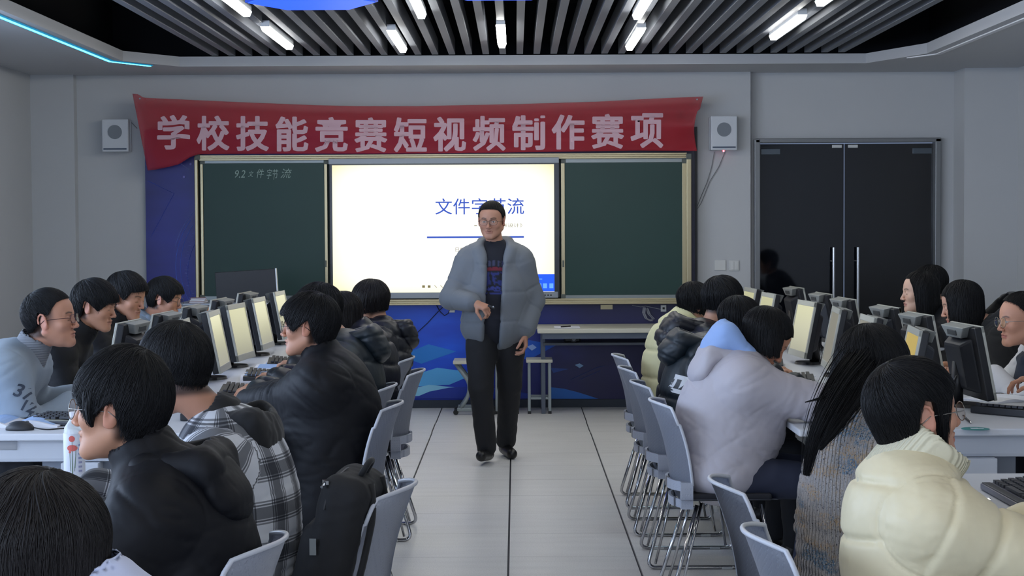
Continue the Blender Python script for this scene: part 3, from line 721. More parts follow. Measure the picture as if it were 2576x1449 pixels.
m_scr = bpy.data.materials.new('monitor_glow'); m_scr.use_nodes = True
def scr_nodes():
    nt = m_scr.node_tree; b = nt.nodes['Principled BSDF']; b.inputs['Base Color'].default_value = (.03, .03, .03, 1); b.inputs['Roughness'].default_value = .25
    tc = nt.nodes.new('ShaderNodeTexCoord'); s = nt.nodes.new('ShaderNodeSeparateXYZ'); nt.links.new(tc.outputs['Generated'], s.inputs[0])
    r = nt.nodes.new('ShaderNodeValToRGB'); nt.links.new(s.outputs[2], r.inputs[0]); e = r.color_ramp.elements
    e[0].position = 0; e[0].color = rgb(168, 166, 142); e[1].position = 1; e[1].color = rgb(206, 204, 158)
    nt.links.new(r.outputs[0], b.inputs['Emission Color']); b.inputs['Emission Strength'].default_value = .72
scr_nodes()
m_scry = mat('monitor_page_yellow', rgb(100, 90, 50), .3, emit=rgb(176, 150, 70), estr=.8)
m_scrg = mat('monitor_page_grey', rgb(60, 60, 56), .3, emit=rgb(112, 108, 96), estr=.9)
def make_monitor(label, group=None, glow=None):
    t = thing('computer_monitor', label, 'monitor', (0, 0, 0), 0, group)
    # faces +Y locally; tilted back
    R = Matrix.Rotation(math.radians(11), 3, 'X'); c = Vector((0, 0, .203))
    def tb(name, bm, m, par=t, **k):
        bm.transform(Matrix.Translation(c) @ R.to_4x4()); return obj(name, bm, m, par, **k)
    bm = B(); box(bm, (0, -.005, 0), (.405, .035, .325)); hs = tb('monitor_case', bm, m_blk, bevel=.006)
    bm = B()
    for q in (((0, .0155, .150), (.409, .012, .029)), ((0, .0155, -.146), (.409, .012, .037)), ((.196, .0155, 0), (.017, .012, .33)), ((-.196, .0155, 0), (.017, .012, .33))): box(bm, *q)
    tb('screen_bezel', bm, m_silver, bevel=.002)
    bm = B(); box(bm, (0, .0145, .004), (.378, .006, .272)); tb('screen', bm, glow or m_scr)
    bm = B(); v = box(bm, (0, -.045, -.01), (.30, .05, .25))
    for p in v:
        if p.co.y < -.05: p.co.x *= .7; p.co.z *= .8
    tb('back_bulge', bm, m_blk2, bevel=.012)
    bm = B(); v = box(bm, (0, -.028, .142), (.30, .052, .05))
    for p in v:
        if p.co.z < .14: p.co.x *= .62
    vt = tb('top_vent', bm, m_vent, bevel=.004)
    bm = B(); box(bm, (0, -.056, .141), (.11, .008, .022)); tb('vent_slot', bm, m_slotd, vt)
    bm = B(); cyl(bm, (0, -.06, .01), (0, -.055, .20), .030, .024, n=14); obj('stand_neck', bm, m_blk, t, smooth=True)
    bm = B(); cyl(bm, (0, -.02, 0), (0, -.02, .014),   .095, .088, n=28)
    for p in bm.verts: p.co.y = -.02+(p.co.y+.02)*.8
    obj('stand_base', bm, m_blk, t)
    bm = B()
    for k in range(3):
        tube(bm, round_path([(-.05+.04*k, -.07, .14), (-.06+.05*k, -.105, .08), (-.02+.03*k, -.10, .006), (.06-.06*k, -.12, .006)], .04), .0035, n=6)
    obj('monitor_cable', bm, m_blk, t)
    return t
mon_row_l = [(-1.60, 8.10), (-1.61, 8.98), (-1.62, 9.75), (-1.62, 10.62), (-1.63, 11.62)]
l_lab = ['mostly hidden behind the plaid sleeved boy’s hair', 'first lit screen past the plaid sleeved boy', 'second lit screen past the plaid sleeved boy', 'third lit screen past the plaid sleeved boy, beside the podium', 'farthest, by the black coated boy’s fringe']
l_lab = [s.replace('’', "'") for s in l_lab]
M0 = make_monitor('cream lit monitor on the left desk, '+l_lab[0], 'monitors facing the aisle on the left desk')
first = True
def putmon(x, y, rz, label, group, glow=None):
    global first
    if glow is not None:
        m = make_monitor(label, group, glow); m.location = (x, y, DZ); m.rotation_euler = (0, 0, rz); return m
    if first: first = False; M0.location = (x, y, DZ); M0.rotation_euler = (0, 0, rz); M0['label'] = label; M0['group'] = group; return M0
    return dup(M0, (x, y, DZ), rz, label, group)
for (x, y), s, yaw in zip(mon_row_l, l_lab, (-3, -2, 5, 2, 2)):
    putmon(x, y, -PI/2-math.radians(yaw), 'cream lit monitor, left desk, '+s, 'monitors facing the aisle on the left desk')
putmon(-1.60, 4.74, -PI/2-math.radians(4), 'monitor cut by the left edge of the picture above the nearest head', 'monitors facing the aisle on the left desk', m_scrg)
bk_l = [(-1.88, 7.2, 'hidden behind the nearest boy in a black jacket'), (-1.88, 8.05, 'its vent showing left of the plaid sleeved boy’s hair'), (-1.88, 8.83, 'its vent just above the plaid sleeved boy’s crown'), (-1.88, 9.6, 'its vent above the first lit screen'),
        (-1.88, 10.5, 'its vent above the second lit screen'), (-1.88, 11.5, 'its vent above the third lit screen')]
for x, y, s in bk_l[1:]:
    putmon(x, y, PI/2-math.radians(3), 'black monitor back, left desk, '+s.replace('’', "'"), 'monitors facing the wall on the left desk')
mr = [(1.66, 11.75, None, 'smallest lit one beside the glass door frame'), (1.66, 10.9, None, 'behind the head with the light blue hood'), (1.71, 9.75, None, 'tall cream lit one right of the light blue hood'),
      (1.73, 8.95, m_scrg, 'dim screen beside the knit sweater girl'), (1.73, 8.15, m_scrg, 'just its top over the knit sweater girl’s hair'), (1.73, 7.2, m_scry, 'yellow page, right of the knit sweater girl’s hair')]
for (x, y, g, s), yw in zip(mr, (3, 3, 4.5, -5, -2, -6)):
    putmon(x-.03, y, PI/2+math.radians(yw), 'right desk monitor facing the aisle, '+s.replace('’', "'"), 'monitors facing the aisle on the right desk', g)
mb = [(1.97, 11.9, 'farthest, in front of the reflection in the door'), (1.97, 10.85, 'behind the tall cream lit screen'), (1.97, 10.1, 'in front of the door handles'), (2.0, 9.1, 'above the knit sweater girl’s crown'), (1.99, 8.35, 'beside the white striped dark sleeve'), (1.98, 7.45, 'the largest, right of the cream puffer girl’s head')]
for x, y, s in mb:
    putmon(x+.04, y, -PI/2+math.radians(4), 'black monitor back, right desk, '+s.replace('’', "'"), 'monitors facing the right wall on the right desk')

m_key = mat('key_black', rgb(46, 48, 54), .45); m_rest = mat('palm_rest_olive', rgb(112, 112, 100), .4, metal=.3)
def make_keyboard(label, group, silver=False):
    t = thing('keyboard', label, 'keyboard', (0, 0, 0), 0, group)
    bm = B(); v = box(bm, (0, 0, .011), (.45, .165, .018))
    for p in v:
        if p.co.y > 0 and p.co.z > .011: p.co.z += .012
    obj('keyboard_base', bm, m_blk2 if not silver else mat('keyboard_grey', rgb(96, 98, 112), .4), t, bevel=.004)
    bm = B()
    for r in range(5):
        for c in range(15):
            if r == 0 and 3 < c < 9:
                if c == 4: box(bm, (-.212+.0285*6.5+.012, -.038, .030), (.14, .018, .008))
                continue
            box(bm, (-.200+.0285*c, -.038+.0225*r, .028+.0028*r), (.022, .0175, .009))
    obj('key_field', bm, m_key, t)
    bm = B(); box(bm, (0, -.066, .021), (.44, .026, .006)); obj('palm_rest', bm, m_rest if not silver else m_key, t, bevel=.002)
    return t
K0 = None
def keyboard(x, y, rz, label, group=None):
    global K0
    if K0 is None: K0 = make_keyboard(label, group); K0.location = (x, y, DZ); K0.rotation_euler = (0, 0, rz); return K0
    return dup(K0, (x, y, DZ), rz, label, group)
kb = 'keyboards on the desks'
for x, y, s in ((-1.36, 7.25, 'hidden below the black coated boy’s hands'), (-1.36, 8.15, 'first one past the plaid boy’s hood'), (-1.38, 9.0, 'beside the open blue white pages'), (-1.38, 9.85, 'in front of the second lit screen'), (-1.38, 10.75, 'in front of the third lit screen')):
    keyboard(x, y, PI/2+.12, 'black keyboard on the left desk, '+s.replace('’', "'"), kb)
for x, y, s in ((1.44, 8.55, 'lying across the notebook of the light grey coat'), (1.44, 9.55, 'under the tall cream lit screen')):
    keyboard(x, y, -PI/2-.15, 'black keyboard on the right desk, '+s, kb)
keyboard(2.16, 7.06, PI/2+.75, 'black keyboard on the right desk leaning by the largest monitor', kb)
keyboard(-1.80, 6.93, PI/2-1.9, 'black keyboard on the left desk under the bespectacled boy\'s nose', kb)
K = make_keyboard('dark keyboard with grey rim beside the cream puffer sleeve', None, True); K.location = (1.50, 4.88, DZ); K.rotation_euler = (0, 0, -PI/2)

def mouse(x, y, rz, label, cord=None):
    t = thing('computer_mouse', label, 'mouse', (x, y, DZ), rz, 'black mice on the left desk')
    bm = B(); ball(bm, (0, 0, .006), 1, (.032, .058, .032), n=24)
    bmesh.ops.bisect_plane(bm, geom=bm.verts[:]+bm.edges[:]+bm.faces[:], plane_co=(0, 0, 0.001), plane_no=(0, 0, -1), clear_outer=True)
    bmesh.ops.holes_fill(bm, edges=bm.edges[:]); obj('mouse_shell', bm, m_blk2, t, smooth=True)
    bm = B(); cyl(bm, (-.004, .03, .030), (.004, .03, .030), .008, n=14); obj('scroll_wheel', bm, m_slotd, t)
    if cord:
        bm = B(); tube(bm, round_path([(0, .055, .01)]+cord, .05, 6), .0028, n=6); obj('mouse_cord', bm, m_blk, t)
p = pixz(50, 1082, DZ)
mouse(p.x, p.y, -PI/2, 'black mouse with curling cord at the near end of the left desk', [(.02, .11, .003), (-.035, .17, .003), (-.03, .22, .003), (.09, .27, .003)])
p = pixz(134, 1012, DZ); mouse(p.x, p.y, -PI/2-.2, 'black mouse in front of the stacked notebooks on the left desk')

def open_book(x, y, rz, label, w=.19, h=.26, blue=True, z=DZ, flap=.03, grp=None):
    """open book or papers; pages curve up from the spine"""
    t = thing('open_book', label, 'book', (x, y, z), rz, grp)
    for s in (-1, 1):
        bm = B(); N = 10; top = []; bot = []
        for i in range(N+1):
            u = i/N; xx = s*u*w; zz = .006+flap*math.sin(PI*min(1, u*1.05))*(1-u*.55)
            top.append([bm.verts.new((xx, -h/2, zz)), bm.verts.new((xx, h/2, zz))]); bot.append([bm.verts.new((xx, -h/2, .0005)), bm.verts.new((xx, h/2, .0005))])
        for i in range(N):
            bm.faces.new((top[i][0], top[i+1][0], top[i+1][1], top[i][1])); bm.faces.new((bot[i][0], bot[i][1], bot[i+1][1], bot[i+1][0]))
            bm.faces.new((top[i][0], bot[i][0], bot[i+1][0], top[i+1][0])); bm.faces.new((top[i][1], top[i+1][1], bot[i+1][1], bot[i][1]))
        bm.faces.new((top[N][0], bot[N][0], bot[N][1], top[N][1]))
        bmesh.ops.recalc_face_normals(bm, faces=bm.faces); pg = obj('page_block', bm, m_paper, t)
        if blue:  # bluish window light painted over the page tops
            bm = B(); L = []
            for i in range(1, N):
                u = i/N; xx = s*u*w; zz = .0065+flap*math.sin(PI*min(1, u*1.05))*(1-u*.55); L.append((xx, zz))
            vs = [[bm.verts.new((a, -h*.42, b)), bm.verts.new((a, h*.42, b))] for a, b in L]
            for a, b in zip(vs, vs[1:]): bm.faces.new((a[0], b[0], b[1], a[1]))
            obj('page_window_tint', bm, m_pblue, pg)
    return t
p = pixz(55, 1055, DZ+.02); open_book(p.x-.02, p.y, .02, 'open book with pages painted window-light blue at the near end of the left desk', .20, .27)
p = pixz(668, 945, DZ+.02); open_book(p.x, p.y, PI/2+.1, 'open book with pale blue pages beside the black coated boy\'s sleeve', .17, .25, flap=.04)
p = pixz(690, 918, DZ+.02); open_book(p.x+.02, p.y, PI/2-.2, 'smaller open pages beyond the open book on the left desk', .13, .20)
p = pixz(2035, 980, DZ+.01); open_book(p.x, p.y, .3, 'open notebook with blue page under the light grey coat\'s sleeve', .15, .21)
p = pixz(2530, 1000, DZ+.01); open_book(p.x, p.y, .5, 'white open pages under the fuzzy pale blue sleeve', .16, .22, False, flap=.012)
def sheet(u, v, w, h, rz, label, m=m_paper, th=.004, name='paper_sheet', cat='paper', grp=None, X=None):
    p = X or pixz(u, v, DZ); bm = B(); box(bm, (0, 0, th/2+.0005), (w, h, th)); o = obj(name, bm, m)
    o.location = (p[0], p[1], DZ); o.rotation_euler = (0, 0, rz); tag(o, label, cat, grp); return o
sheet(2008, 945, .12, .20, .2, 'white sheet standing out under the grey coat\'s chin on the right desk')
sheet(240, 1232, .16, .24, .3, 'pale blue sheet beside the flowered bottle', m_pblue)
sheet(2050, 898, .15, .22, .2, 'white sheet under the cables between the right desk screens')
sheet(2545, 1035, .12, .15, .4, 'white slip with a blue edge under the hand at the right edge')
# notebooks in a stack
p = pixz(132, 1003, DZ)
for k, (c, s) in enumerate((((60, 60, 66), 'dark covered notebook lowest in the stack behind the far mouse'), ((214, 214, 216), 'white notebook on top of the stack behind the far mouse'))):
    t = thing('notebook', s, 'notebook', (p.x-.01*k, p.y+.10, DZ+.0225*k), .1-.12*k, 'stack of notebooks on the left desk')
    bm = B(); box(bm, (0, 0, .010), (.24, .17, .018)); obj('page_block', bm, m_paper, t)
    bm = B(); box(bm, (0, 0, .0205), (.245, .175, .003)); box(bm, (0, 0, .001), (.245, .175, .002)); obj('notebook_cover', bm, mat('cover_%d' % k, rgb(*c), .6), t)
# crumpled tissue
bm = B(); bmesh.ops.create_icosphere(bm, subdivisions=4, radius=.035)
rr = random.Random(4)
for v in bm.verts:
    n = math.sin(v.co.x*180)*math.cos(v.co.y*210+1)+math.sin(v.co.z*160+v.co.x*90); v.co *= 1+.16*n; v.co.z = max(v.co.z*.7, -.02)
o = tag(obj('tissue', bm, m_paper), 'crumpled white tissue beside the open book on the left desk', 'tissue'); p = pixz(124, 1045, DZ); o.location = (p.x, p.y, DZ+.02)
def pen(a, b, z, label, m, r=.0045):
    a = Vector(a); b = Vector(b); t = thing('pen', label, 'pen', (a.x, a.y, z)); d = b-a
    bm = B(); cyl(bm, (0, 0, r), (d.x, d.y, r), r, n=12); obj('pen_barrel', bm, m, t)
    bm = B(); e = d.normalized()*.012; cyl(bm, (d.x, d.y, r), (d.x+e.x, d.y+e.y, r), r, .001, n=12); obj('pen_tip', bm, m_chrome, t)
    bm = B(); cyl(bm, (-e.x, -e.y, r), (d.x*.3, d.y*.3, r+.001), r*1.15, n=12); obj('pen_cap', bm, m_blk if m is not m_blk else m_chrome, t)
a = pixz(2437, 1247, DZ); b = pixz(2488, 1262, DZ); pen(a[:2]+(0,), b[:2]+(0,), DZ, 'white pen lying beside the cream puffer sleeve', m_paper, .006)
a = pixz(2424, 1050, DZ); b = pixz(2442, 1066, DZ); pen(a[:2]+(0,), b[:2]+(0,), DZ, 'black pen near the end of the right desk', m_blk)
m_teal = mat('teal_sticker', rgb(30, 120, 120), .5)
p = pixz(2441, 1079, DZ); t = thing('round_sticker', 'round teal sticker on the near end of the right desk', 'sticker', (p.x+.02, p.y, DZ))
bm = B(); cyl(bm, (0, 0, 0.0002), (0, 0, .0012), .055, n=32); obj('sticker_disc', bm, m_teal, t)
bm = B(); box(bm, (.008, 0, .0014), (.05, .012, .0006)); box(bm, (0, .022, .0014), (.03, .006, .0006)); obj('sticker_print', bm, m_paper, t)

# ---- flowered water bottle
m_pet = m_glass
p = pixz(188, 1205, DZ); t = thing('water_bottle', 'clear bottle with red flowers on its white label, before the bespectacled boy', 'bottle', (p.x, p.y, DZ))
bm = B(); lathe(bm, [(.028, 0), (.033, .004), (.033, .155), (.030, .17), (.020, .185), (.0135, .195), (.0135, .205)], 28)
pet = bpy.data.materials.new('bottle_plastic'); pet.use_nodes = True; bb = pet.node_tree.nodes['Principled BSDF']
bb.inputs['Base Color'].default_value = (.85, .9, .92, 1); bb.inputs['Roughness'].default_value = .12; bb.inputs['Alpha'].default_value = .45
obj('bottle_body', bm, pet, t, smooth=True)
bm = B(); lathe(bm, [(.0336, .012), (.034, .013), (.034, .150), (.0336, .151)], 28); lb = obj('bottle_label', bm, mat('label_white', rgb(205, 208, 216), .5), t, smooth=True)
bm = B(); lathe(bm, [(.015, .203), (.015, .218), (.014, .219)], 20); obj('bottle_cap', bm, m_paper, t)
def on_cyl(ang, z, rad, r=.0345):
    c = Vector((r*math.cos(ang), r*math.sin(ang), z)); return c
face = math.atan2(-p.y, -p.x)
m_pop = mat('poppy_red', rgb(206, 92, 84), .5); m_stem = mat('stem_green', rgb(96, 120, 96), .6)
bm = B()
for da, z, r, ht in ((-.22, .135, .010, 1), (-.20, .105, .017, .62), (-.42, .092, .004, 1)):
    c = on_cyl(face+da, z, 0); n = Vector((math.cos(face+da), math.sin(face+da), 0)); ball(bm, c, r, (1, 1, ht), n=14)
for v in bm.verts:
    rr_ = math.hypot(v.co.x, v.co.y); k = .0348/max(rr_, 1e-6); v.co.x *= k; v.co.y *= k
obj('flower_print', bm, m_pop, lb)
bm = B()
for da, z0_, z1_, db in ((-.22, .02, .125, .02), (-.16, .02, .095, -.04), (-.02, .03, .085, .15), (.05, .04, .115, .12), (-.38, .03, .09, -.05)):
    tube(bm, [on_cyl(face+da+db*k/5, z0_+(z1_-z0_)*k/5, 0, .0343) for k in range(6)], .0008, n=5)
obj('stem_print', bm, m_stem, lb)
bm = B()
for k in range(7):
    c = on_cyl(face+.55, .03+.014*k, 0, .0343); box(bm, c, (.004, .012, .006), Matrix.Rotation(face+.55, 3, 'Z'))
obj('label_print', bm, mat('label_grey', rgb(140, 142, 170), .6), lb)

# ---- desk behind the teacher: long narrow table
t = thing('side_table', 'long narrow pale table against the blue wall right of the teacher', 'table', (.95, 13.98, 0))
TZ = .722
x0, x1 = pix(1352, 830, 13.65).x-.95, 1.0
bm = B(); box(bm, ((x0+x1)/2, 0, TZ-.02), (x1-x0, .66, .038)); obj('table_top', bm, m_cream, t, bevel=.008)
m_tleg = mat('table_leg_grey', rgb(84, 92, 106), .4, metal=.3)
for x in (x0+.05, x1-.05):
    for y in (-.10, .26):
        bm = B(); box(bm, (x, y, (TZ-.04)/2), (.035, .035, TZ-.04)); obj('leg', bm, m_tleg, t, bevel=.003)
bm = B(); box(bm, ((x0+x1)/2, .02, .585), (x1-x0-.1, .42, .02)); obj('under_shelf', bm, mat('shelf_grey', rgb(76, 82, 92), .5), t)
bm = B(); box(bm, ((x0+x1)/2, -.30, TZ-.06), (x1-x0-.08, .02, .05)); obj('front_rail', bm, m_tleg, t)
p = pix(1426, 815, 13.8); t = thing('paper_sheet', 'white sheet lying on the side table behind the teacher', 'paper', (p.x, 13.8, TZ))
bm = B(); box(bm, (0, 0, .003), (.21, .28, .004)); obj('sheet', bm, m_paper, t); bm = B(); cyl(bm, (-.05, -.08, .011), (.03, .0, .011), .005, n=10); obj('chalk_holder', bm, m_blk, t)
p = pix(1440, 856, 13.85); t = thing('projector', 'black device with a round lens on the shelf under the side table', 'projector', (p.x, 13.86, .595))
bm = B(); box(bm, (0, .03, .035), (.14, .12, .07)); obj('device_body', bm, m_blk, t, bevel=.015)
bm = B(); cyl(bm, (.01, -.045, .03), (.01, -.02, .03), .028, n=20); obj('lens_ring', bm, m_blk2, t); bm = B(); cyl(bm, (.01, -.049, .03), (.01, -.04, .03), .016, n=20); obj('lens', bm, m_deskgrey, t)
# ---- stools by the wall
def stool(x, y, label, wood):
    t = thing('stool', label, 'stool', (x, y, 0), 0, 'stools under the side table')
    bm = B(); box(bm, (0, 0, .44), (.22, .26, .028)); obj('seat', bm, m_wood if wood else m_cream, t, bevel=.008)
    for sx in (-1, 1):
        for sy in (-1, 1):
            bm = B(); box(bm, (sx*.085, sy*.10, .215), (.024, .024, .43)); l = obj('leg', bm, m_lgt, t, bevel=.003)
            bm = B(); box(bm, (sx*.085, sy*.10, .012), (.028, .028, .024)); obj('leg_cap', bm, m_blk, l)
    bm = B()
    for z in (.13,):
        for s in (-1, 1): box(bm, (s*.085, 0, z), (.018, .18, .018)); box(bm, (0, s*.10, z), (.15, .018, .018))
    obj('stretcher', bm, m_lgt, t)
m_lgt = mat('stool_leg_grey', rgb(138, 148, 152), .4, metal=.2)
stool(pix(1357, 1030, 14.0).x, 13.98, 'pale stool standing half behind the side table leg', False)
stool(pix(1276, 1030, 14.0).x, 13.98, 'stool with a wooden top partly hidden behind the teacher\'s leg', True)
t = thing('training_table', 'small folding table with slanted white legs left of the teacher\'s legs', 'table', (pix(1205, 1030, 13.9).x, 13.95, 0))
bm = B(); box(bm, (-.03, 0, .437), (.36, .34, .026)); obj('table_top', bm, m_cream, t, bevel=.006)
for sy in (-.12, .12):
    bm = B(); tube(bm, round_path([(-.19, sy, .425), (-.07, sy, .26), (-.09, sy, .14), (-.15, sy, .055)], .06), .016, n=8); tube(bm, round_path([(.1, sy, .425), (-.05, sy, .24), (.10, sy, .055)], .06), .016, n=8)
    l = obj('leg', bm, m_lgt, t, smooth=True)
    bm = B(); box(bm, (-.03, sy, .045), (.30, .03, .028)); obj('foot_bar', bm, m_lgt, l, bevel=.006)
    for x in (-.19, .12): bm = B(); cyl(bm, (x, sy-.012, .022), (x, sy+.012, .022), .022, n=14); obj('castor', bm, m_blk, l)

# ---- podium with monitor and books
m_metal = mat('podium_metal', rgb(150, 156, 166), .42, metal=.3)
YPd = 12.75
PX0, PX1 = pix(446, 800, YPd).x, pix(690, 800, YPd).x; PZ = pix(560, 768, YPd).z
t = thing('podium', 'grey metal podium with orange wooden front panels before the blackboard', 'podium', ((PX0+PX1)/2, YPd, 0)); w = PX1-PX0
xm = pix(512, 800, YPd).x-(PX0+PX1)/2
bm = B(); box(bm, ((-w/2+xm)/2, .28, PZ/2), (xm+w/2, .56, PZ)); obj('side_cabinet', bm, m_metal, t, bevel=.01)
bm = B(); box(bm, ((xm+w/2)/2, .29, PZ/2), (w/2-xm, .54, PZ-.02)); obj('podium_body', bm, m_metal, t)
bm = B(); box(bm, ((xm+w/2)/2-.01, .012, PZ/2), (w/2-xm-.04, .02, PZ-.03)); obj('wood_panel', bm, m_wood, t)
bm = B(); box(bm, (w/2-.014, .0, PZ/2), (.028, .04, PZ)); obj('edge_trim', bm, m_deskleg, t, bevel=.004)
bm = B(); box(bm, (0, .28, PZ+.008), (w+.02, .60, .016)); obj('podium_top', bm, m_metal, t, bevel=.004)
bm = B()
for i in range(5):
    for j in range(5):
        if (i+j) % 2 == 0 or i < 2: cyl(bm, (-w/2+.05+.018*i, -.002, PZ-.09-.016*j), (-w/2+.05+.018*i, .004, PZ-.09-.016*j), .004, n=8)
obj('vent_holes', bm, m_blk, t)
t = thing('computer_monitor', 'wide black monitor seen from behind, standing on the podium', 'monitor', (pix(622, 765, 12.95).x, 12.98, PZ+.016))
bm = B(); v = box(bm, (0, 0, .125), (.475, .035, .235)); R = Matrix.Rotation(-.06, 4, 'Y'); bm.transform(R); obj('monitor_case', bm, m_blk, t, bevel=.004)
bm = B(); box(bm, (.236, -.005, .125), (.008, .04, .24)); bm.transform(R); obj('silver_edge', bm, mat('bright_edge', rgb(200, 204, 208), .3, metal=.5), t)
bm = B(); box(bm, (0, .03, .0075), (.24, .18, .015)); obj('stand_base', bm, m_blk, t)
bp = pix(497, 765, 12.85)
for k, (c, s) in enumerate((((150, 96, 96), 'lowest, reddish cover'), ((190, 178, 172), 'middle, pale pages'), ((134, 110, 116), 'topmost, dull mauve cover'))):
    t = thing('book', 'book stacked on the podium corner, '+s, 'book', (bp.x, 12.88, PZ+.0162+.0125*k), .08*k, 'books on the podium corner')
    bm = B(); box(bm, (.002, 0, .006), (.11, .17, .009)); obj('page_block', bm, m_paper, t)
    bm = B(); box(bm, (0, 0, .0112), (.115, .175, .0015)); box(bm, (0, 0, .0008), (.115, .175, .0015)); box(bm, (-.0565, 0, .006), (.002, .175, .012)); obj('book_cover', bm, mat('book_cover_%d' % k, rgb(*c), .6), t)

# ---- chairs
m_shell = mat('grey_chair_plastic', rgb(158, 163, 176), .42, bump=(420, .25, .0012)); m_pad = mat('seat_pad_black', rgb(18, 20, 28), .8)
m_rim = mat('chair_rim_highlight', rgb(188, 192, 202), .35)  # paler than the shell: the edge highlight is put into the rim colour
def chair_nodes():
    nt = m_shell.node_tree; b = nt.nodes['Principled BSDF']
    for n in list(nt.nodes):
        if n.type == 'TEX_NOISE': nt.nodes.remove(n)
    tc = [n for n in nt.nodes if n.type == 'TEX_COORD'][0]; bp_ = [n for n in nt.nodes if n.type == 'BUMP'][0]
    mp = nt.nodes.new('ShaderNodeMapping'); mp.inputs['Rotation'].default_value = (0, .5, 0); nt.links.new(tc.outputs['Object'], mp.inputs[0])
    v = nt.nodes.new('ShaderNodeTexVoronoi'); v.inputs['Scale'].default_value = 95; v.inputs['Randomness'].default_value = .0; nt.links.new(mp.outputs[0], v.inputs['Vector'])
    r = nt.nodes.new('ShaderNodeValToRGB'); r.color_ramp.elements[0].position = .25; r.color_ramp.elements[1].position = .4; nt.links.new(v.outputs['Distance'], r.inputs[0])
    nt.links.new(r.outputs[0], bp_.inputs['Height']); bp_.inputs['Strength'].default_value = .5
chair_nodes()
def make_chair():
    t = thing('stacking_chair', 'chair', 'chair')
    def back(u, w):
        wd = .205*(1-.10*(1-w)**1.5) if w > .12 else .205*.9
        if w > .9: wd *= 1-.5*((w-.9)/.1)**2*.35
        return Vector((wd*u, -.215-.085*w+.015*math.sin(w*PI)+.075*(abs(u)**2.2), .50+.335*w-(.018*abs(u)**3 if w > .8 else 0)))
    NU, NW = 22, 16
    bm = B(); G = [[bm.verts.new(back(-1+2*i/NU, j/NW)) for j in range(NW+1)] for i in range(NU+1)]
    for i in range(NU):
        for j in range(NW): bm.faces.new((G[i][j], G[i+1][j], G[i+1][j+1], G[i][j+1]))
    bmesh.ops.solidify(bm, geom=bm.faces[:], thickness=-.008); o = obj('backrest', bm, m_shell, t, smooth=False); smooth_angle(o, 50)
    bm = B(); P = [back(-1, j/NW) for j in range(NW+1)]+[back(-1+2*i/NU, 1) for i in range(1, NU)]+[back(1, 1-j/NW) for j in range(NW+1)]
    tube(bm, P, .0062, n=8); obj('backrest_rim', bm, m_rim, t, smooth=True)
    bm = B()                                 # bracket: lower band, side straps, band again: leaves a slot
    for z0, z1 in ((.475, .515), (.405, .440)):
        for i in range(NU):
            q = []
            for uu in (-1+2*i/NU, -1+2*(i+1)/NU):
                for zz in (z0, z1):
                    for dy in (0, -.012): q.append(bm.verts.new((.188*uu, -.222+.07*abs(uu)**2.4+dy+(.012 if z0 < .45 else 0), zz)))
            a, b, c, d, e, f, g, h = q
            for fc in ((a, c, g, e), (b, f, h, d), (a, e, f, b), (c, d, h, g), (a, b, d, c), (e, g, h, f)): bm.faces.new(fc)
    bmesh.ops.remove_doubles(bm, verts=bm.verts, dist=1e-5); bmesh.ops.recalc_face_normals(bm, faces=bm.faces)
    for s in (-1, 1): box(bm, (s*.172, -.163, .46), (.034, .05, .11))
    o = obj('handle_bracket', bm, m_shell, t); smooth_angle(o, 50)
    bm = B(); N = 14
    G = [[bm.verts.new((.215*(-1+2*i/N)*(1-.12*(j/N)**3), -.19+.40*j/N, .435+.012*abs(-1+2*i/N)**2-.02*max(0, j/N-.8)*4*max(0, j/N-.8))) for j in range(N+1)] for i in range(N+1)]
    for i in range(N):
        for j in range(N): bm.faces.new((G[i][j], G[i+1][j], G[i+1][j+1], G[i][j+1]))
    bmesh.ops.solidify(bm, geom=bm.faces[:], thickness=.016); o = obj('seat', bm, m_shell, t); smooth_angle(o, 50)
    bm = B(); box(bm, (0, .01, .452), (.37, .35, .03)); obj('seat_pad', bm, m_pad, t, bevel=.012, seg=3)
    for s in (-1, 1):
        bm = B(); tube(bm, round_path([(s*.17, -.12, .42), (s*.235, -.245, .0085), (s*.235, .215, .0085), (s*.18, .14, .425)], .045, 6), .0085, n=10); l = obj('leg_frame', bm, m_chrome, t, smooth=True)
        bm = B(); tube(bm, [(s*.150, -.10, .425), (s*.222, -.205, .0085+.014)], .0065, n=8); tube(bm, [(s*.145, .10, .425), (s*.22, .17, .022)], .0065, n=8); obj('inner_rod', bm, m_chrome, l, smooth=True)
        bm = B()
        for y in (-.15, .12): box(bm, (s*.235, y, .006), (.022, .05, .012))
        obj('glide', bm, mat('clear_glide', rgb(170, 172, 172), .4), l, bevel=.003)
    return t
CH = make_chair()
ch_l = [(-.87, 9.32, 'by the girl nearest the podium'), (-.767, 8.50, 'by the girl with the clipped brown hair'), (-.855, 7.72, 'under the hooded black puffer'), (-.773, 6.93, 'under the black coated bespectacled boy'), (-.588, 4.76, 'holding the black backpack'), (-.845, 3.93, 'in the foreground beside the plaid sleeve')]
ch_r = [(.84, 9.42, 'farthest, under the pale yellow puffer'), (.826, 8.60, 'second, under the black puffer'), (.833, 7.80, 'third, empty backed beside the light grey coat'), (.856, 6.98, 'under the light grey coat'), (.853, 4.78, 'left of the knit sweater'), (.840, 3.98, 'nearest, left of the cream puffer')]
for i, (x, y, s) in enumerate(ch_l):
    L = 'grey stacking chair left of the aisle, '+s
    if i == 0: CH.location = (x, y, 0); CH.rotation_euler = (0, 0, PI/2); CH['label'] = L; CH['group'] = 'grey chairs along the aisle'
    else: dup(CH, (x, y, 0), PI/2+(-.12 if i in (4, 5) else .0), L, 'grey chairs along the aisle')
m_stk = mat('chair_sticker', rgb(200, 204, 210), .5)
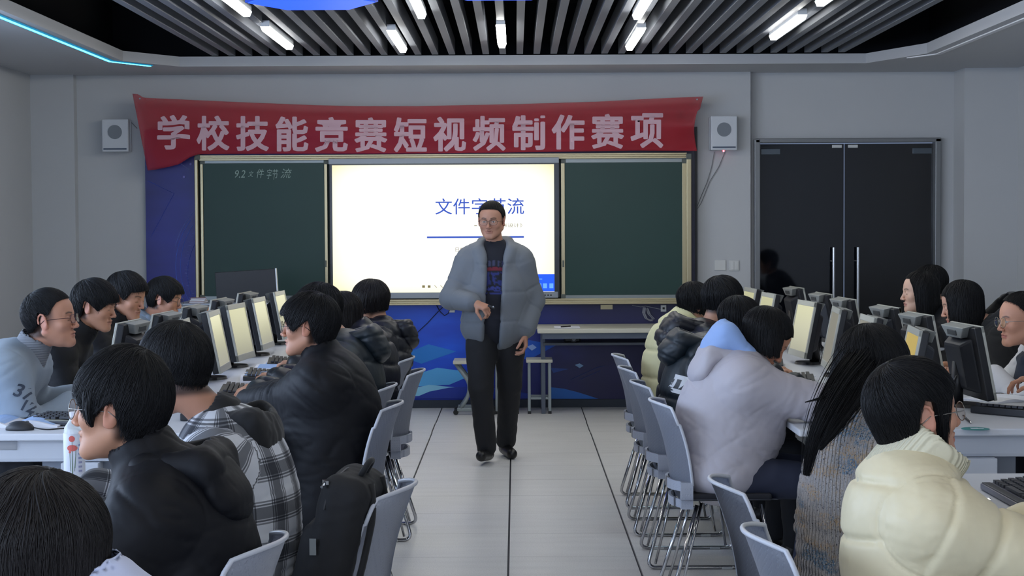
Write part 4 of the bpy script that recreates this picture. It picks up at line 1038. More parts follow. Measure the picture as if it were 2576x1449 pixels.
for i, (x, y, s) in enumerate(ch_r):
    r = dup(CH, (x, y, 0), -PI/2, 'grey stacking chair right of the aisle, '+s, 'grey chairs along the aisle')
    if i in (1, 3):
        bm = B(); box(bm, (.10, -.236+.024, .495), (.05, .004, .04), Matrix.Rotation(.25, 3, 'Z')); obj('inventory_sticker', bm, m_stk, r)
for i, (x, y) in enumerate(((-2.66, 7.3), (-2.66, 8.3), (-2.70, 9.5), (-2.72, 10.45))):
    dup(CH, (x, y, 0), -PI/2, 'grey stacking chair beyond the left desk, place %s from the picture edge' % ('first', 'second', 'third', 'fourth')[i], 'grey chairs along the walls')
for i, (x, y) in enumerate(((2.98, 7.05), (2.95, 7.95), (2.97, 8.85), (2.95, 9.8), (3.1, 10.95))):
    dup(CH, (x, y, 0), PI/2, 'grey stacking chair beyond the right desk, place %s from the picture edge' % ('first', 'second', 'third', 'fourth', 'fifth')[i], 'grey chairs along the walls')
# ================================================================ PEOPLE: implicit surfaces meshed by surface nets
def rotm(yaw=0, pitch=0, roll=0):
    """head/limb rotation: yaw about Z, then pitch (positive looks down) about X, then roll about Y"""
    y, p, r = map(math.radians, (yaw, pitch, roll))
    cz, sz, cx, sx, cy, sy = math.cos(y), math.sin(y), math.cos(-p), math.sin(-p), math.cos(r), math.sin(r)
    Rz = np.array([[cz, -sz, 0], [sz, cz, 0], [0, 0, 1]]); Rx = np.array([[1, 0, 0], [0, cx, -sx], [0, sx, cx]]); Ry = np.array([[cy, 0, sy], [0, 1, 0], [-sy, 0, cy]])
    return Rz @ Rx @ Ry
I3 = np.eye(3)
class Field:
    def __init__(s): s.p = []
    def ell(s, c, r, R=I3, k=.02, op=1): s.p.append(('e', np.array(c, float), np.array(r, float), np.array(R, float), k, op)); return s
    def cap(s, a, b, ra, rb=None, k=.02, op=1): s.p.append(('c', np.array(a, float), np.array(b, float), (ra, ra if rb is None else rb), k, op)); return s
    def box(s, c, h, R=I3, r=.01, k=.01, op=1): s.p.append(('b', np.array(c, float), np.array(h, float), (np.array(R, float), r), k, op)); return s
    def prim(s, q, P):
        if q[0] == 'e':
            L = (P-q[1]) @ q[3]; r = q[2]; a = np.sqrt(((L/r)**2).sum(1)); b = np.sqrt(((L/(r*r))**2).sum(1))+1e-9
            return a*(a-1)/b
        if q[0] == 'c':
            a, b = q[1], q[2]; ba = b-a; d2 = ba.dot(ba)+1e-12; h = np.clip(((P-a) @ ba)/d2, 0, 1)
            return np.sqrt(((P-a-h[:, None]*ba)**2).sum(1))-(q[3][0]*(1-h)+q[3][1]*h)
        L = np.abs((P-q[1]) @ q[3][0])-(q[2]-q[3][1])
        return np.sqrt((np.maximum(L, 0)**2).sum(1))+np.minimum(L.max(1), 0)-q[3][1]
    def val(s, P, far=None):
        D = np.full(len(P), 9.0)
        for q in s.p:
            k, op = (q[-2], q[-1])
            d = s.prim(q, P)
            if op > 0:
                h = np.clip(.5+.5*(D-d)/k, 0, 1); D = D*(1-h)+d*h-k*h*(1-h)
            else:
                h = np.clip(.5-.5*(D+d)/k, 0, 1); D = D*(1-h)-d*h+k*h*(1-h)
        return D
    def bounds(s):
        lo = np.full(3, 9.0); hi = -lo
        for q in s.p:
            if q[-1] < 0: continue
            if q[0] == 'c': m = max(q[3]); pts = [q[1]-m, q[2]-m, q[1]+m, q[2]+m]
            else: m = np.max(q[2])*(1.0 if q[0] == 'e' else 1.8); pts = [q[1]-m, q[1]+m]
            for t in pts: lo = np.minimum(lo, t); hi = np.maximum(hi, t)
        return lo, hi
    def mesh(s, h, clip=None):
        lo, hi = s.bounds(); lo = lo-3*h; hi = hi+3*h
        if clip is not None: lo = np.maximum(lo, clip[0]); hi = np.minimum(hi, clip[1])
        Bk = 8; nb = np.ceil((hi-lo)/h/Bk).astype(int); n = nb*Bk+1
        bc = np.stack(np.meshgrid(*[np.arange(x) for x in nb], indexing='ij'), -1).reshape(-1, 3)
        cen = lo+(bc*Bk+Bk/2)*h; dc = s.val(cen); act = np.abs(dc) < Bk*h*.5*1.74*1.35+.012
        D = np.empty(tuple(n), np.float32); coarse = np.where(dc > 0, 1.0, -1.0).reshape(tuple(nb))
        D[:] = 1.0; rp = coarse.repeat(Bk, 0).repeat(Bk, 1).repeat(Bk, 2); D[:-1, :-1, :-1] = rp; del rp
        ab = bc[act]; off = np.stack(np.meshgrid(*[np.arange(Bk+1)]*3, indexing='ij'), -1).reshape(-1, 3)
        cena = cen[act]; r0 = Bk*h*.5*1.74*1.25+.006; nbk = len(ab)
        rel = [s.prim(q, cena) < r0+2*q[-2] for q in s.p]
        CH_ = 300
        for i in range(0, nbk, CH_):
            nn = min(CH_, nbk-i); idx = ab[i:i+nn, None, :]*Bk+off[None]; PP = lo+idx*h; VV_ = np.full((nn, len(off)), 9.0)
            for q, rl in zip(s.p, rel):
                mk_ = np.flatnonzero(rl[i:i+nn])
                if not len(mk_): continue
                d = s.prim(q, PP[mk_].reshape(-1, 3)).reshape(len(mk_), -1); Dq = VV_[mk_]; k = q[-2]
                if q[-1] > 0: hh = np.clip(.5+.5*(Dq-d)/k, 0, 1); VV_[mk_] = Dq*(1-hh)+d*hh-k*hh*(1-hh)
                else: hh = np.clip(.5-.5*(Dq+d)/k, 0, 1); VV_[mk_] = Dq*(1-hh)-d*hh+k*hh*(1-hh)
            idx = idx.reshape(-1, 3); D[idx[:, 0], idx[:, 1], idx[:, 2]] = VV_.reshape(-1)
        ins = D < 0
        c = np.zeros(tuple(n-1), np.uint8)
        for dx in (0, 1):
            for dy in (0, 1):
                for dz in (0, 1): c += ins[dx:n[0]-1+dx, dy:n[1]-1+dy, dz:n[2]-1+dz]
        cells = np.argwhere((c > 0) & (c < 8)); 
        idm = np.full(tuple(n-1), -1, np.int32); idm[cells[:, 0], cells[:, 1], cells[:, 2]] = np.arange(len(cells))
        acc = np.zeros((len(cells), 3)); cnt = np.zeros(len(cells))
        cor = [(x, y, z) for x in (0, 1) for y in (0, 1) for z in (0, 1)]
        for a in cor:
            for ax in range(3):
                if a[ax]: continue
                b = list(a); b[ax] = 1
                va = D[cells[:, 0]+a[0], cells[:, 1]+a[1], cells[:, 2]+a[2]]; vb = D[cells[:, 0]+b[0], cells[:, 1]+b[1], cells[:, 2]+b[2]]
                m = (va < 0) != (vb < 0); t = np.where(m, va/(va-vb+1e-20), 0)
                p = np.tile(np.array(a, float), (len(cells), 1)); p[:, ax] += t; acc[m] += p[m]; cnt[m] += 1
        V = lo+(cells+acc/np.maximum(cnt, 1)[:, None])*h
        F = []
        for ax in range(3):
            o1, o2 = [(1, 2), (2, 0), (0, 1)][ax]
            sl0 = [slice(None)]*3; sl1 = [slice(None)]*3; sl0[ax] = slice(0, -1); sl1[ax] = slice(1, None)
            e = np.argwhere(ins[tuple(sl0)] != ins[tuple(sl1)])
            ok = (e[:, o1] > 0) & (e[:, o2] > 0) & (e[:, o1] < n[o1]-1) & (e[:, o2] < n[o2]-1); e = e[ok]
            q = []
            for d1, d2 in ((-1, -1), (0, -1), (0, 0), (-1, 0)):
                z = e.copy(); z[:, o1] += d1; z[:, o2] += d2; q.append(idm[z[:, 0], z[:, 1], z[:, 2]])
            q = np.stack(q, 1); fl_ = ~ins[e[:, 0], e[:, 1], e[:, 2]]
            q[fl_] = q[fl_][:, ::-1]; F.append(q)
        F = np.concatenate(F); F = F[(F >= 0).all(1)]
        return V, F
def smooth_v(V, F, it=1, w=.5):
    E = np.concatenate([F[:, [0, 1]], F[:, [1, 2]], F[:, [2, 3]], F[:, [3, 0]]])
    for _ in range(it):
        A = np.zeros_like(V); c = np.zeros(len(V))
        for d in range(3): A[:, d] = np.bincount(E[:, 0], V[E[:, 1], d], len(V))+np.bincount(E[:, 1], V[E[:, 0], d], len(V))
        c = np.bincount(E[:, 0], minlength=len(V))+np.bincount(E[:, 1], minlength=len(V))
        V = V*(1-w)+w*A/np.maximum(c, 1)[:, None]
    return V
def normals(V, F):
    n = np.cross(V[F[:, 2]]-V[F[:, 0]], V[F[:, 3]]-V[F[:, 1]]); N = np.zeros_like(V)
    for k in range(4):
        for d in range(3): N[:, d] += np.bincount(F[:, k], n[:, d], len(V))
    return N/(np.linalg.norm(N, axis=1)[:, None]+1e-12)
def mk(name, V, F, m, parent=None, col=None, smooth=True):
    me = bpy.data.meshes.new(name); F = np.asarray(F); k = F.shape[1]
    me.vertices.add(len(V)); me.vertices.foreach_set('co', np.asarray(V, np.float32).ravel())
    me.loops.add(len(F)*k); me.loops.foreach_set('vertex_index', F.astype(np.int32).ravel())
    me.polygons.add(len(F)); me.polygons.foreach_set('loop_start', np.arange(0, len(F)*k, k, dtype=np.int32))
    me.polygons.foreach_set('use_smooth', np.full(len(F), smooth))
    me.update(calc_edges=True)
    if col is not None:
        a = me.color_attributes.new('Col', 'FLOAT_COLOR', 'POINT'); c = np.ones((len(V), 4), np.float32); c[:, :3] = col; a.data.foreach_set('color', c.ravel())
    me.materials.append(m); o = bpy.data.objects.new(name, me); C.objects.link(o)
    if parent: o.parent = parent
    return o
def wob(P, sc, seed=0):
    """cheap smooth noise in -1..1"""
    r = np.random.RandomState(seed); out = 0
    for i in range(5):
        d = r.normal(size=3); d /= np.linalg.norm(d); f = sc*(1+.55*i); ph = r.uniform(0, 6.28)
        d2 = r.normal(size=3); d2 /= np.linalg.norm(d2)
        out = out+np.sin(P @ d*f+ph+1.3*np.sin(P @ d2*f*.6+ph*2))/(1+.4*i)
    return out/3.2
def colmat(name, rough=.8, bump=None, sub=0.0, sheen=0.0, spec=.4, bump_kind='noise', coat=0.0):
    if name in MATS: return MATS[name]
    m = mat(name, (1, 1, 1, 1), rough, 0, bump, spec, bump_kind=bump_kind, sheen=sheen, coat=coat); nt = m.node_tree; b = nt.nodes['Principled BSDF']
    a = nt.nodes.new('ShaderNodeAttribute'); a.attribute_name = 'Col'; nt.links.new(a.outputs['Color'], b.inputs['Base Color'])
    if sub: b.inputs['Subsurface Weight'].default_value = sub; b.inputs['Subsurface Radius'].default_value = (.012, .005, .003); b.inputs['Subsurface Scale'].default_value = 1
    return m
m_skin = colmat('skin', .52, (240, .12, .0006), .0)
m_hair = mat('black_hair', rgb(12, 12, 15), .55, spec=.25); m_hairb = mat('dark_brown_hair', rgb(23, 19, 19), .5, spec=.28)
m_lens = m_glass; m_eye = colmat('eye', .15)
def sm(x, a, b): t = np.clip((x-a)/(b-a), 0, 1); return t*t*(3-2*t)
def rgb3(c): return np.array([lin(x) for x in c])

# ---- head in head space (origin between the ears, +Y forward)
def head_prims(f, T, R, s=1.0, male=True, fat=0.0, eyes='down'):
    def P(p): return T+R @ (np.array(p)*s)
    def e(c, r, k=.02, op=1, RR=I3): f.ell(P(c), np.array(r)*s, R @ RR, k*s, op)
    def c(a, b, ra, rb, k=.012, op=1): f.cap(P(a), P(b), ra*s, rb*s, k*s, op)
    j = .004 if male else 0.0
    e((0, -.012, .035), (.076, .094, .085), .01)
    e((0, .030, .035), (.066, .062, .066), .03)
    e((0, .026, -.035), (.059+fat, .060, .074), .03)
    for q in (-1, 1): c((q*(.052+fat*1.2), -.004, -.045), (q*.020, .066, -.096), .015+fat*.6, .014, .022)
    c((-.010, .072, -.099), (.010, .072, -.099), .0155+j*.3, .0155+j*.3, .016)
    e((0, .045, -.078), (.040+fat, .036, .030), .02)
    for q in (-1, 1):
        c((q*.014, .086, .019), (q*.042, .072, .021), .0085, .007, .012)
        e((q*.040, .060, -.022), (.024+fat*.6, .022, .022), .02)
        e((q*.031, .092, .001), (.017, .011, .010), .012, -1)
        e((q*.031, .0755, .001), (.0150, .0135, .0135), .003)
    c((0, .088, .008), (0, .104, -.030), .0062, .0088, .010)
    e((0, .1055, -.034), (.0095, .0090, .0080), .006)
    for q in (-1, 1): e((q*.0115, .096, -.037), (.0075, .0095, .0065), .004); e((q*.0062, .103, -.0425), (.0034, .0045, .003), .002, -1)
    c((-.018, .082, -.0585), (.018, .082, -.0585), .0062, .0062, .006); c((-.006, .0905, -.0575), (.006, .0905, -.0575), .0052, .0052, .006)
    c((-.014, .083, -.0705), (.014, .083, -.0705), .0070, .0070, .006); e((0, .088, -.070), (.010, .0055, .005), .005)
    c((-.022, .090, -.0645), (.022, .090, -.0645), .0010, .0010, .0035, -1)
    for q in (-1, 1):
        Re = rotm(q*-24, 0, 0) @ rotm(0, 0, q*-6); Rt = rotm(0, -12, 0)
        e((q*.0785, -.006, -.004), (.0065, .0185, .032), .006, 1, Re @ Rt)
        A = [P((q*(.084+.004*math.cos(t)), -.008+.0165*math.cos(t)-.003, .004+.026*math.sin(t))) for t in np.linspace(-.3, 3.6, 7)]
        for a, b in zip(A, A[1:]): f.cap(a, b, .0038*s, .0038*s, .003*s)
        e((q*.090, -.003, -.002), (.006, .0095, .018), .004, -1, Re @ Rt)
        e((q*.081, .006, -.024), (.005, .007, .009), .004)
def skin_cols(V, T, R, s, male, tone, seed, brow=1.0, stub=.0, eyes='down', lip=1.0, rosy=.12):
    L = ((V-T) @ R)/s; x, y, z = L.T; ax = np.abs(x)
    base = rgb3(tone)*np.array((.80, .735, .69)); C_ = np.tile(base, (len(V), 1))
    def mix(w, c): C_[:] = C_*(1-w[:, None])+rgb3(c)*w[:, None]
    n = wob(L, 60, seed); C_ *= (1+.06*n)[:, None]
    fr = sm(y, .02, .06)
    mix(rosy*np.exp(-((ax-.040)/.022)**2-((z+.028)/.022)**2)*fr, (186, 104, 84))
    mix(.15*np.exp(-((z+.036)/.016)**2-(ax/.022)**2)*fr, (182, 104, 84))
    mix(.28*sm(ax, .074, .086)*(np.abs(z) < .05)*(np.abs(y+.005) < .04), (205, 120, 108))
    mix(stub*np.exp(-((z+.085)/.03)**2)*fr*.5, (120, 95, 88))
    mix(stub*np.exp(-((z+.051)/.005)**2-(ax/.024)**2)*fr, (90, 70, 66))
    lw = np.exp(-((z+.0645+.2*ax*ax/.02)/.0085)**4)*sm(.026-ax, 0, .006)*sm(y, .076, .083)
    mix((.65 if not male else .42)*lip*lw, (176, 92, 88) if not male else (158, 92, 84)); mix(.7*np.exp(-((z+.0645)/.0016)**2)*(ax < .024)*sm(y, .07, .08), (80, 40, 38))
    bz = .0215+.004*np.exp(-((ax-.034)/.012)**2)
    mix(brow*.9*np.exp(-((z-bz)/.0036)**2)*sm(ax, .011, .016)*(1-sm(ax, .046, .053))*fr, (24, 20, 20))
    ez = -.0055 if eyes == 'down' else .0015
    if eyes == 'down': mix(.9*np.exp(-((z-ez+.25*(ax-.031)**2/.015)/.0016)**2)*np.exp(-((ax-.031)/.0125)**4)*fr, (26, 20, 20))
    else:
        w = np.clip(1-((ax-.031)/.0135)**2-((z-.0005)/.0042)**2, 0, 1); w = sm(w, 0, .25)*sm(y, .075, .08)
        mix(w, (205, 200, 196)); ir = np.clip(1-((ax-.031)**2+(z-.0005)**2)/.0047**2, 0, 1); mix(sm(ir, 0, .3)*w, (22, 16, 14))
        mix(.9*np.exp(-((z-.0047+.25*(ax-.031)**2/.015)/.0013)**2)*np.exp(-((ax-.031)/.0145)**4)*fr, (24, 18, 18))
    mix(.45*np.exp(-((ax-.0062)/.003)**2-((z+.043)/.003)**2)*(y > .09), (70, 38, 34))
    return C_
def ik(S_, W_, l1, l2, pole):
    d = W_-S_; L = np.linalg.norm(d); 
    if L > (l1+l2)*.995: W_ = S_+d/L*(l1+l2)*.995; d = W_-S_; L = np.linalg.norm(d)
    u = d/L; a = (l1*l1-l2*l2+L*L)/(2*L); hh = math.sqrt(max(l1*l1-a*a, 0)); p = pole-u*pole.dot(u); p /= np.linalg.norm(p)+1e-9
    return S_+u*a+p*hh, W_
def hand_prims(f, W_, fwd, nrm, side, curl=.5, pinch=False, s=1.0, spread=1.0, thumb=1.0):
    """W_ wrist, fwd towards fingertips, nrm out of the palm, side +1 when the thumb is towards cross(nrm, fwd)*side"""
    fwd = fwd/np.linalg.norm(fwd); nrm = nrm-fwd*nrm.dot(fwd); nrm /= np.linalg.norm(nrm); lat = np.cross(nrm, fwd)*side
    def P(a, l, n): return W_+(fwd*a+lat*l+nrm*n)*s
    for l, a in ((.024, .078), (.009, .083), (-.008, .080), (-.023, .073)): f.cap(P(.004, l*.55, 0), P(a, l, -.003), .0145*s, .0115*s, .010*s)
    f.ell(P(.030, .020, .006), np.array((.014, .024, .013))*s, np.stack([lat, fwd, nrm], 1), .010*s)
    for i, (l, a, L3) in enumerate(((.026, .080, (.042, .026, .020)), (.009, .086, (.046, .029, .021)), (-.009, .083, (.042, .027, .020)), (-.025, .075, (.033, .021, .018)))):
        ang = 0; p = P(a-.006, l, -.003); c = curl*(1+.12*i) if not (pinch and i < 2) else curl*.8
        d0 = fwd+lat*(.10*(1.5-i)*spread)*.6
        d0 /= np.linalg.norm(d0); r = (.0088, .0092, .0088, .0078)[i]
        for jn, (ln, ca) in enumerate(zip(L3, (.75, 1.1, .7))):
            ang += c*ca; d = d0*math.cos(ang)+nrm*math.sin(ang); q = p+d*ln*s
            f.cap(p, q, (r-.0008*jn)*s, (r-.0008*(jn+1))*s, .0035*s); p = q
    tb = P(.020, .020, .008); d1 = fwd*.62+lat*.70*thumb+nrm*.35; d1 /= np.linalg.norm(d1); q = tb+d1*.042*s; f.cap(tb, q, .0125*s, .0105*s, .008*s)
    d2 = fwd*.90+lat*.15*thumb+nrm*(.3+.3*curl); d2 /= np.linalg.norm(d2); q2 = q+d2*.030*s; f.cap(q, q2, .0102*s, .0092*s, .004*s); f.cap(q2, q2+(d2+nrm*.2)*.022*s, .0092*s, .0075*s, .004*s)

# ---- hair
def hair(parent, T, R, s, style, m, seed=1, n=900, near=1.0, length=.3, grav=None, vol=1.0, part=0.0, fringe=78, nape=118, side=98, fo=38, depth=1.0, top=1.0):
    rs = np.random.RandomState(seed)
    g = R.T @ (np.array((0, 0, -1.0)) if grav is None else np.array(grav, float)); g /= np.linalg.norm(g)
    cen = np.array((0, -.010, .034)); rad = np.array((.0845, .1035, .0965))*np.array((vol, vol*depth, vol*top))
    long_ = style in ('long', 'bob')
    def end(phi):       # phi: 0 front, pi back, signed; polar angle where hair leaves the skull
        a = np.abs(phi)
        if style in ('long', 'bob'):
            return np.radians(np.interp(np.degrees(a), [0, 28, 50, 80, 120, 180], [fringe, fringe, 84, 92, 98, 104]))
        if style == 'crew':
            return np.radians(np.interp(np.degrees(a), [0, 25, 45, 60, 78, 92, 112, 140, 180], [60, 61, 66, 78, 94, 84, 112, 122, 124]))
        if style == 'tuck':
            return np.radians(np.interp(np.degrees(a), [0, 28, 42, 60, 74, 86, 100, 115, 180], [fringe, fringe, 80, 90, 92, 80, 96, 108, 116]))
        if style == 'tied':
            return np.radians(np.interp(np.degrees(a), [0, 30, 50, 70, 85, 100, 130, 180], [50, 54, 62, 78, 92, 92, 112, 120]))
        return np.radians(np.interp(np.degrees(a), [0, 20, 40, 55, 68, 80, 92, 105, 125, 150, 180], [fringe, fringe+1, fringe+3, side, side+9, side+2, side-12, 104, 116, nape, nape]))
    def fall(phi):
        a = np.degrees(np.abs(phi))
        if style == 'long': return length*np.interp(a, [0, fo, fo+14, fo+37, 180], [0, 0, .75, 1, 1.0])
        if style == 'bob': return length*np.interp(a, [0, 35, 50, 70, 180], [0, 0, .85, 1, .8])
        if style == 'tuck': return np.interp(a, [0, 44, 54, 62, 70, 78, 98, 112, 135, 180], [.0, .0, .06, .15, .13, .0, .012, .09, .12, .12])
        if style in ('fringe', 'short2'): return np.interp(a, [0, 40, 52, 68, 84, 96, 112, 135, 180], [.006, .008, .018, .022, .004, .012, .040, .052, .050])
        if style == 'crew': return np.interp(a, [0, 60, 78, 92, 112, 140, 180], [0, 0, .006, 0, .015, .022, .022])
        return np.interp(a, [0, 90, 115, 140, 180], [0, .004, .030, .040, .035])
    def pos(phi, t, lift):
        """t 0..1 over the skull part, 1..2 over the fall"""
        phi = np.asarray(phi, float); t = np.asarray(t, float)
        dl = .42; th = (end(phi)+dl*np.cos(phi))*np.minimum(t, 1)
        tw = phi+part*np.sin(np.minimum(t, 1)*1.2)*np.cos(phi)*.6
        tw = tw+.9*np.exp(-th*2.2)
        dx, dy, dz = np.sin(tw)*np.sin(th), np.cos(tw)*np.sin(th), np.cos(th)
        d = np.stack([dx, dy*math.cos(dl)-dz*math.sin(dl), dy*math.sin(dl)+dz*math.cos(dl)], -1)
        lf = np.asarray(lift)
        p = cen+d*rad*(1+0*t[..., None])+d*lf[..., None]
        if style in ('fringe', 'short2'):
            fr = np.exp(-(np.degrees(np.abs(phi))/62)**4)*sm(np.minimum(t, 1), .45, 1); p = p+np.array((0, 1, 0))*(.010*fr)[..., None]
        if not long_:
            L = fall(phi)*np.clip(t-1, 0, 1.2); bk = sm(np.abs(phi), 1.5, 2.3)
            dn = np.stack([np.sin(phi)*-.25, .42*bk+.0*phi, -1+0*phi], -1)
            p = p+dn*L[..., None]
        if long_:
            L = fall(phi)*np.clip(t-1, 0, 1); sb = np.exp(-((np.abs(phi)-1.6)/.55)**2)*sm(t, .5, .95)
            p = p+np.stack([np.sign(phi)*.013*sb, 0*phi, 0*phi], -1)
            p = p+g*L[..., None]+np.stack([np.sign(phi)*0+np.sin(phi)*.012, -.012*np.ones_like(phi)*sm(np.abs(phi), 1.2, 2.2), 0*phi], -1)*(np.clip(t-1, 0, 1)*(1 if style == 'long' else -1.2))[..., None]
        return p
    tmax = 2.0
    # shell
    NP_, NT = int(150*max(near, .5)), 46 if long_ else 34
    ph = np.linspace(-PI, PI, NP_, endpoint=False); tt = np.linspace(.0, tmax, NT)
    PH, TT = np.meshgrid(ph, tt, indexing='ij')
    groove = .0016*np.sin(PH*37+3*np.sin(PH*9))+.0012*np.sin(PH*61+1)
    groove = groove*sm(np.minimum(TT, 1), .12, .5)
    TT = TT*np.where(TT > 1, 1-.05*(.5+.5*np.sin(PH*23+np.sin(PH*7)*2))*(TT-1), 1)
    V = pos(PH, TT, groove)
    Vin = pos(PH, TT, groove-.012); 
    nP = NP_; idx = np.arange(nP*NT).reshape(nP, NT)
    F = []
    a = idx; b = np.roll(idx, -1, 0)
    F.append(np.stack([a[:, :-1], b[:, :-1], b[:, 1:], a[:, 1:]], -1).reshape(-1, 4))
    off = nP*NT; F.append(np.stack([a[:, 1:], b[:, 1:], b[:, :-1], a[:, :-1]], -1).reshape(-1, 4)+off)
    F.append(np.stack([a[:, -1], b[:, -1], b[:, -1]+off, a[:, -1]+off], -1))
    VV = np.concatenate([V.reshape(-1, 3), Vin.reshape(-1, 3)]); FF = np.concatenate(F)
    FF = FF[:, ::-1]
    # strands: thin three sided locks
    ns = int(n*near); seg = 12 if long_ else 11
    phs = rs.uniform(-PI, PI, ns); t0 = rs.uniform(.02, .72, ns)**1.0*tmax*.5; tl = rs.uniform(.35, .8, ns)*tmax*(1 if long_ else .7)
    t1 = np.minimum(t0+tl, tmax*rs.uniform(.93, 1.05 if not long_ else 1.03, ns)); k = rs.rand(ns) < .45; t1[k] = (tmax*rs.uniform(.93 if long_ else .80, 1.07, ns))[k]
    u = np.linspace(0, 1, seg); T2 = t0[:, None]+(t1-t0)[:, None]*u[None]
    dph = rs.normal(0, .07, ns)[:, None]*u[None]**1.3+rs.normal(0, .45, ns)[:, None]*(1-u[None])**2*np.exp(-t0*5)[:, None]+.02*np.sin(u[None]*6+rs.uniform(0, 6, ns)[:, None])
    if style in ('fringe', 'short2', 'crew'): dph = dph+rs.normal(0, .10, ns)[:, None]*u[None]**2
    P2 = phs[:, None]+dph
    li = (rs.uniform(.0005, .0045, ns)*(1.25 if style != 'crew' else .8))[:, None]*np.sin(np.clip(u*1.15, 0, 1)[None]*PI*.5+.15)
    T2e = np.minimum(T2, tmax)
    cl = pos(P2, T2e, li+0*T2)
    ext = (T2-T2e)
    if not long_:
        e_dir = pos(P2, T2e, li+0*T2)-pos(P2, T2e-.03, li+0*T2); e_dir /= np.linalg.norm(e_dir, axis=-1, keepdims=True)+1e-9
        cl = cl+e_dir*(ext*.10)[..., None]
        if style in ('fringe', 'short2'): cl = cl+np.array((0, 1, 0))*0
    tan = np.gradient(cl, axis=1); tan /= np.linalg.norm(tan, axis=-1, keepdims=True)+1e-9
    out = cl-cen; out /= np.linalg.norm(out, axis=-1, keepdims=True); latv = np.cross(tan, out); latv /= np.linalg.norm(latv, axis=-1, keepdims=True)+1e-9; out = np.cross(latv, tan)
    w = (rs.uniform(.0012, .0030, ns)/max(near, .5)**.75)[:, None]*(np.sin(np.clip(.12+.88*(1-u), 0, 1)*PI*.5)*np.clip(u*6+.2, 0, 1))[None]
    A_ = cl+latv*w[..., None]; B_ = cl-latv*w[..., None]; C2 = cl+out*(w*.55)[..., None]
    SV = np.stack([A_, C2, B_], 2).reshape(-1, 3)
    bi = (np.arange(ns)[:, None]*seg+np.arange(seg-1)[None])*3; bi = bi.reshape(-1)
    SF = [np.stack([bi+i, bi+3+i, bi+3+(i+1) % 3, bi+(i+1) % 3], -1) for i in range(3)]
    SF = np.concatenate(SF)+len(VV)
    VV = np.concatenate([VV, SV]); FF = np.concatenate([FF, SF])
    VV = T+(VV*s) @ R.T
    return mk('hair', VV, FF, m, parent)
def lock(p, pts, r, n=220, seed=1, m=None, name='hair_lock', taper=.25, w=.0016):
    """a falling lock of hair along points given in the person's frame"""
    rs = np.random.RandomState(seed); K = 14; P = np.array([np.asarray(q, float) for q in pts]); tt = np.linspace(0, 1, len(P)); u = np.linspace(0, 1, K)
    C0 = np.stack([np.interp(u, tt, P[:, d]) for d in range(3)], 1); C0[1:-1] = (C0[:-2]+2*C0[1:-1]+C0[2:])/4
    tan = np.gradient(C0, axis=0); tan /= np.linalg.norm(tan, axis=1)[:, None]; s1 = np.cross(tan, (1, .3, 0)); s1 /= np.linalg.norm(s1, axis=1)[:, None]; s2 = np.cross(tan, s1)
    off = rs.normal(0, .42, (n, 2)); e1 = np.clip(rs.uniform(.8, 1.06, n), 0, 1.05); SV = []; SF = []
    rad_ = r*(1-(1-taper)*u**1.5)
    wb = .18*np.sin(u[None]*5+rs.uniform(0, 6, n)[:, None])*u[None]
    for i in range(n):
        uu = u*e1[i]; c = np.stack([np.interp(uu, u, C0[:, d]) for d in range(3)], 1)+s1*((off[i, 0]+wb[i])*rad_)[:, None]+s2*(off[i, 1]*rad_)[:, None]
        ww = w*(1-.75*u)*rs.uniform(.7, 1.4); SV.append(np.stack([c+s1*ww[:, None], c+s2*ww[:, None], c-s1*ww[:, None]], 1).reshape(-1, 3))
        bi = i*K*3+np.arange(K-1)*3; SF += [np.stack([bi+j, bi+3+j, bi+3+(j+1) % 3, bi+(j+1) % 3], -1) for j in range(3)]
    return mk(name, np.concatenate(SV), np.concatenate(SF), m or m_hair, p.t)
def glasses(parent, T, R, s, m, round_=False, thick=.0012, lens=True):
    M = Matrix(((R[0][0], R[0][1], R[0][2], T[0]), (R[1][0], R[1][1], R[1][2], T[1]), (R[2][0], R[2][1], R[2][2], T[2]), (0, 0, 0, 1))) @ Matrix.Diagonal((s, s, s, 1))
    bm = B(); rx, rz = (.0245, .0225) if round_ else (.0265, .0175)
    for q in (-1, 1):
        P = []
        for k in range(28):
            a = 2*PI*k/28; cx = math.copysign(abs(math.cos(a))**(1 if round_ else .65), math.cos(a)); cz = math.copysign(abs(math.sin(a))**(1 if round_ else .65), math.sin(a))
            P.append((q*.033+rx*cx, .1035-.9*((q*.033+rx*cx)**2), -.002+rz*cz))
        tube(bm, P, thick, n=6, closed=True)
        tube(bm, [(q*(.033+rx), .1035-.9*(.033+rx)**2, .002), (q*.072, .085, .004), (q*.082, .03, .004), (q*.0845, .0, .004), (q*.082, -.022, -.012)], thick, n=6)
    tube(bm, [(-.033+rx, .103, .003), (0, .1075, .006), (.033-rx, .103, .003)], thick, n=6)
    bm.transform(M); o = obj('glasses', bm, m, parent, smooth=True)
    if lens:
        bm = B()
        for q in (-1, 1):
            vs = [bm.verts.new((q*.033+rx*.97*math.cos(2*PI*k/24), .103-.9*((q*.033+rx*.97*math.cos(2*PI*k/24))**2), -.002+rz*.97*math.sin(2*PI*k/24))) for k in range(24)]
            bm.faces.new(vs)
        bmesh.ops.solidify(bm, geom=bm.faces[:], thickness=.0012); bm.transform(M); obj('lens', bm, m_glass, o)
    return o

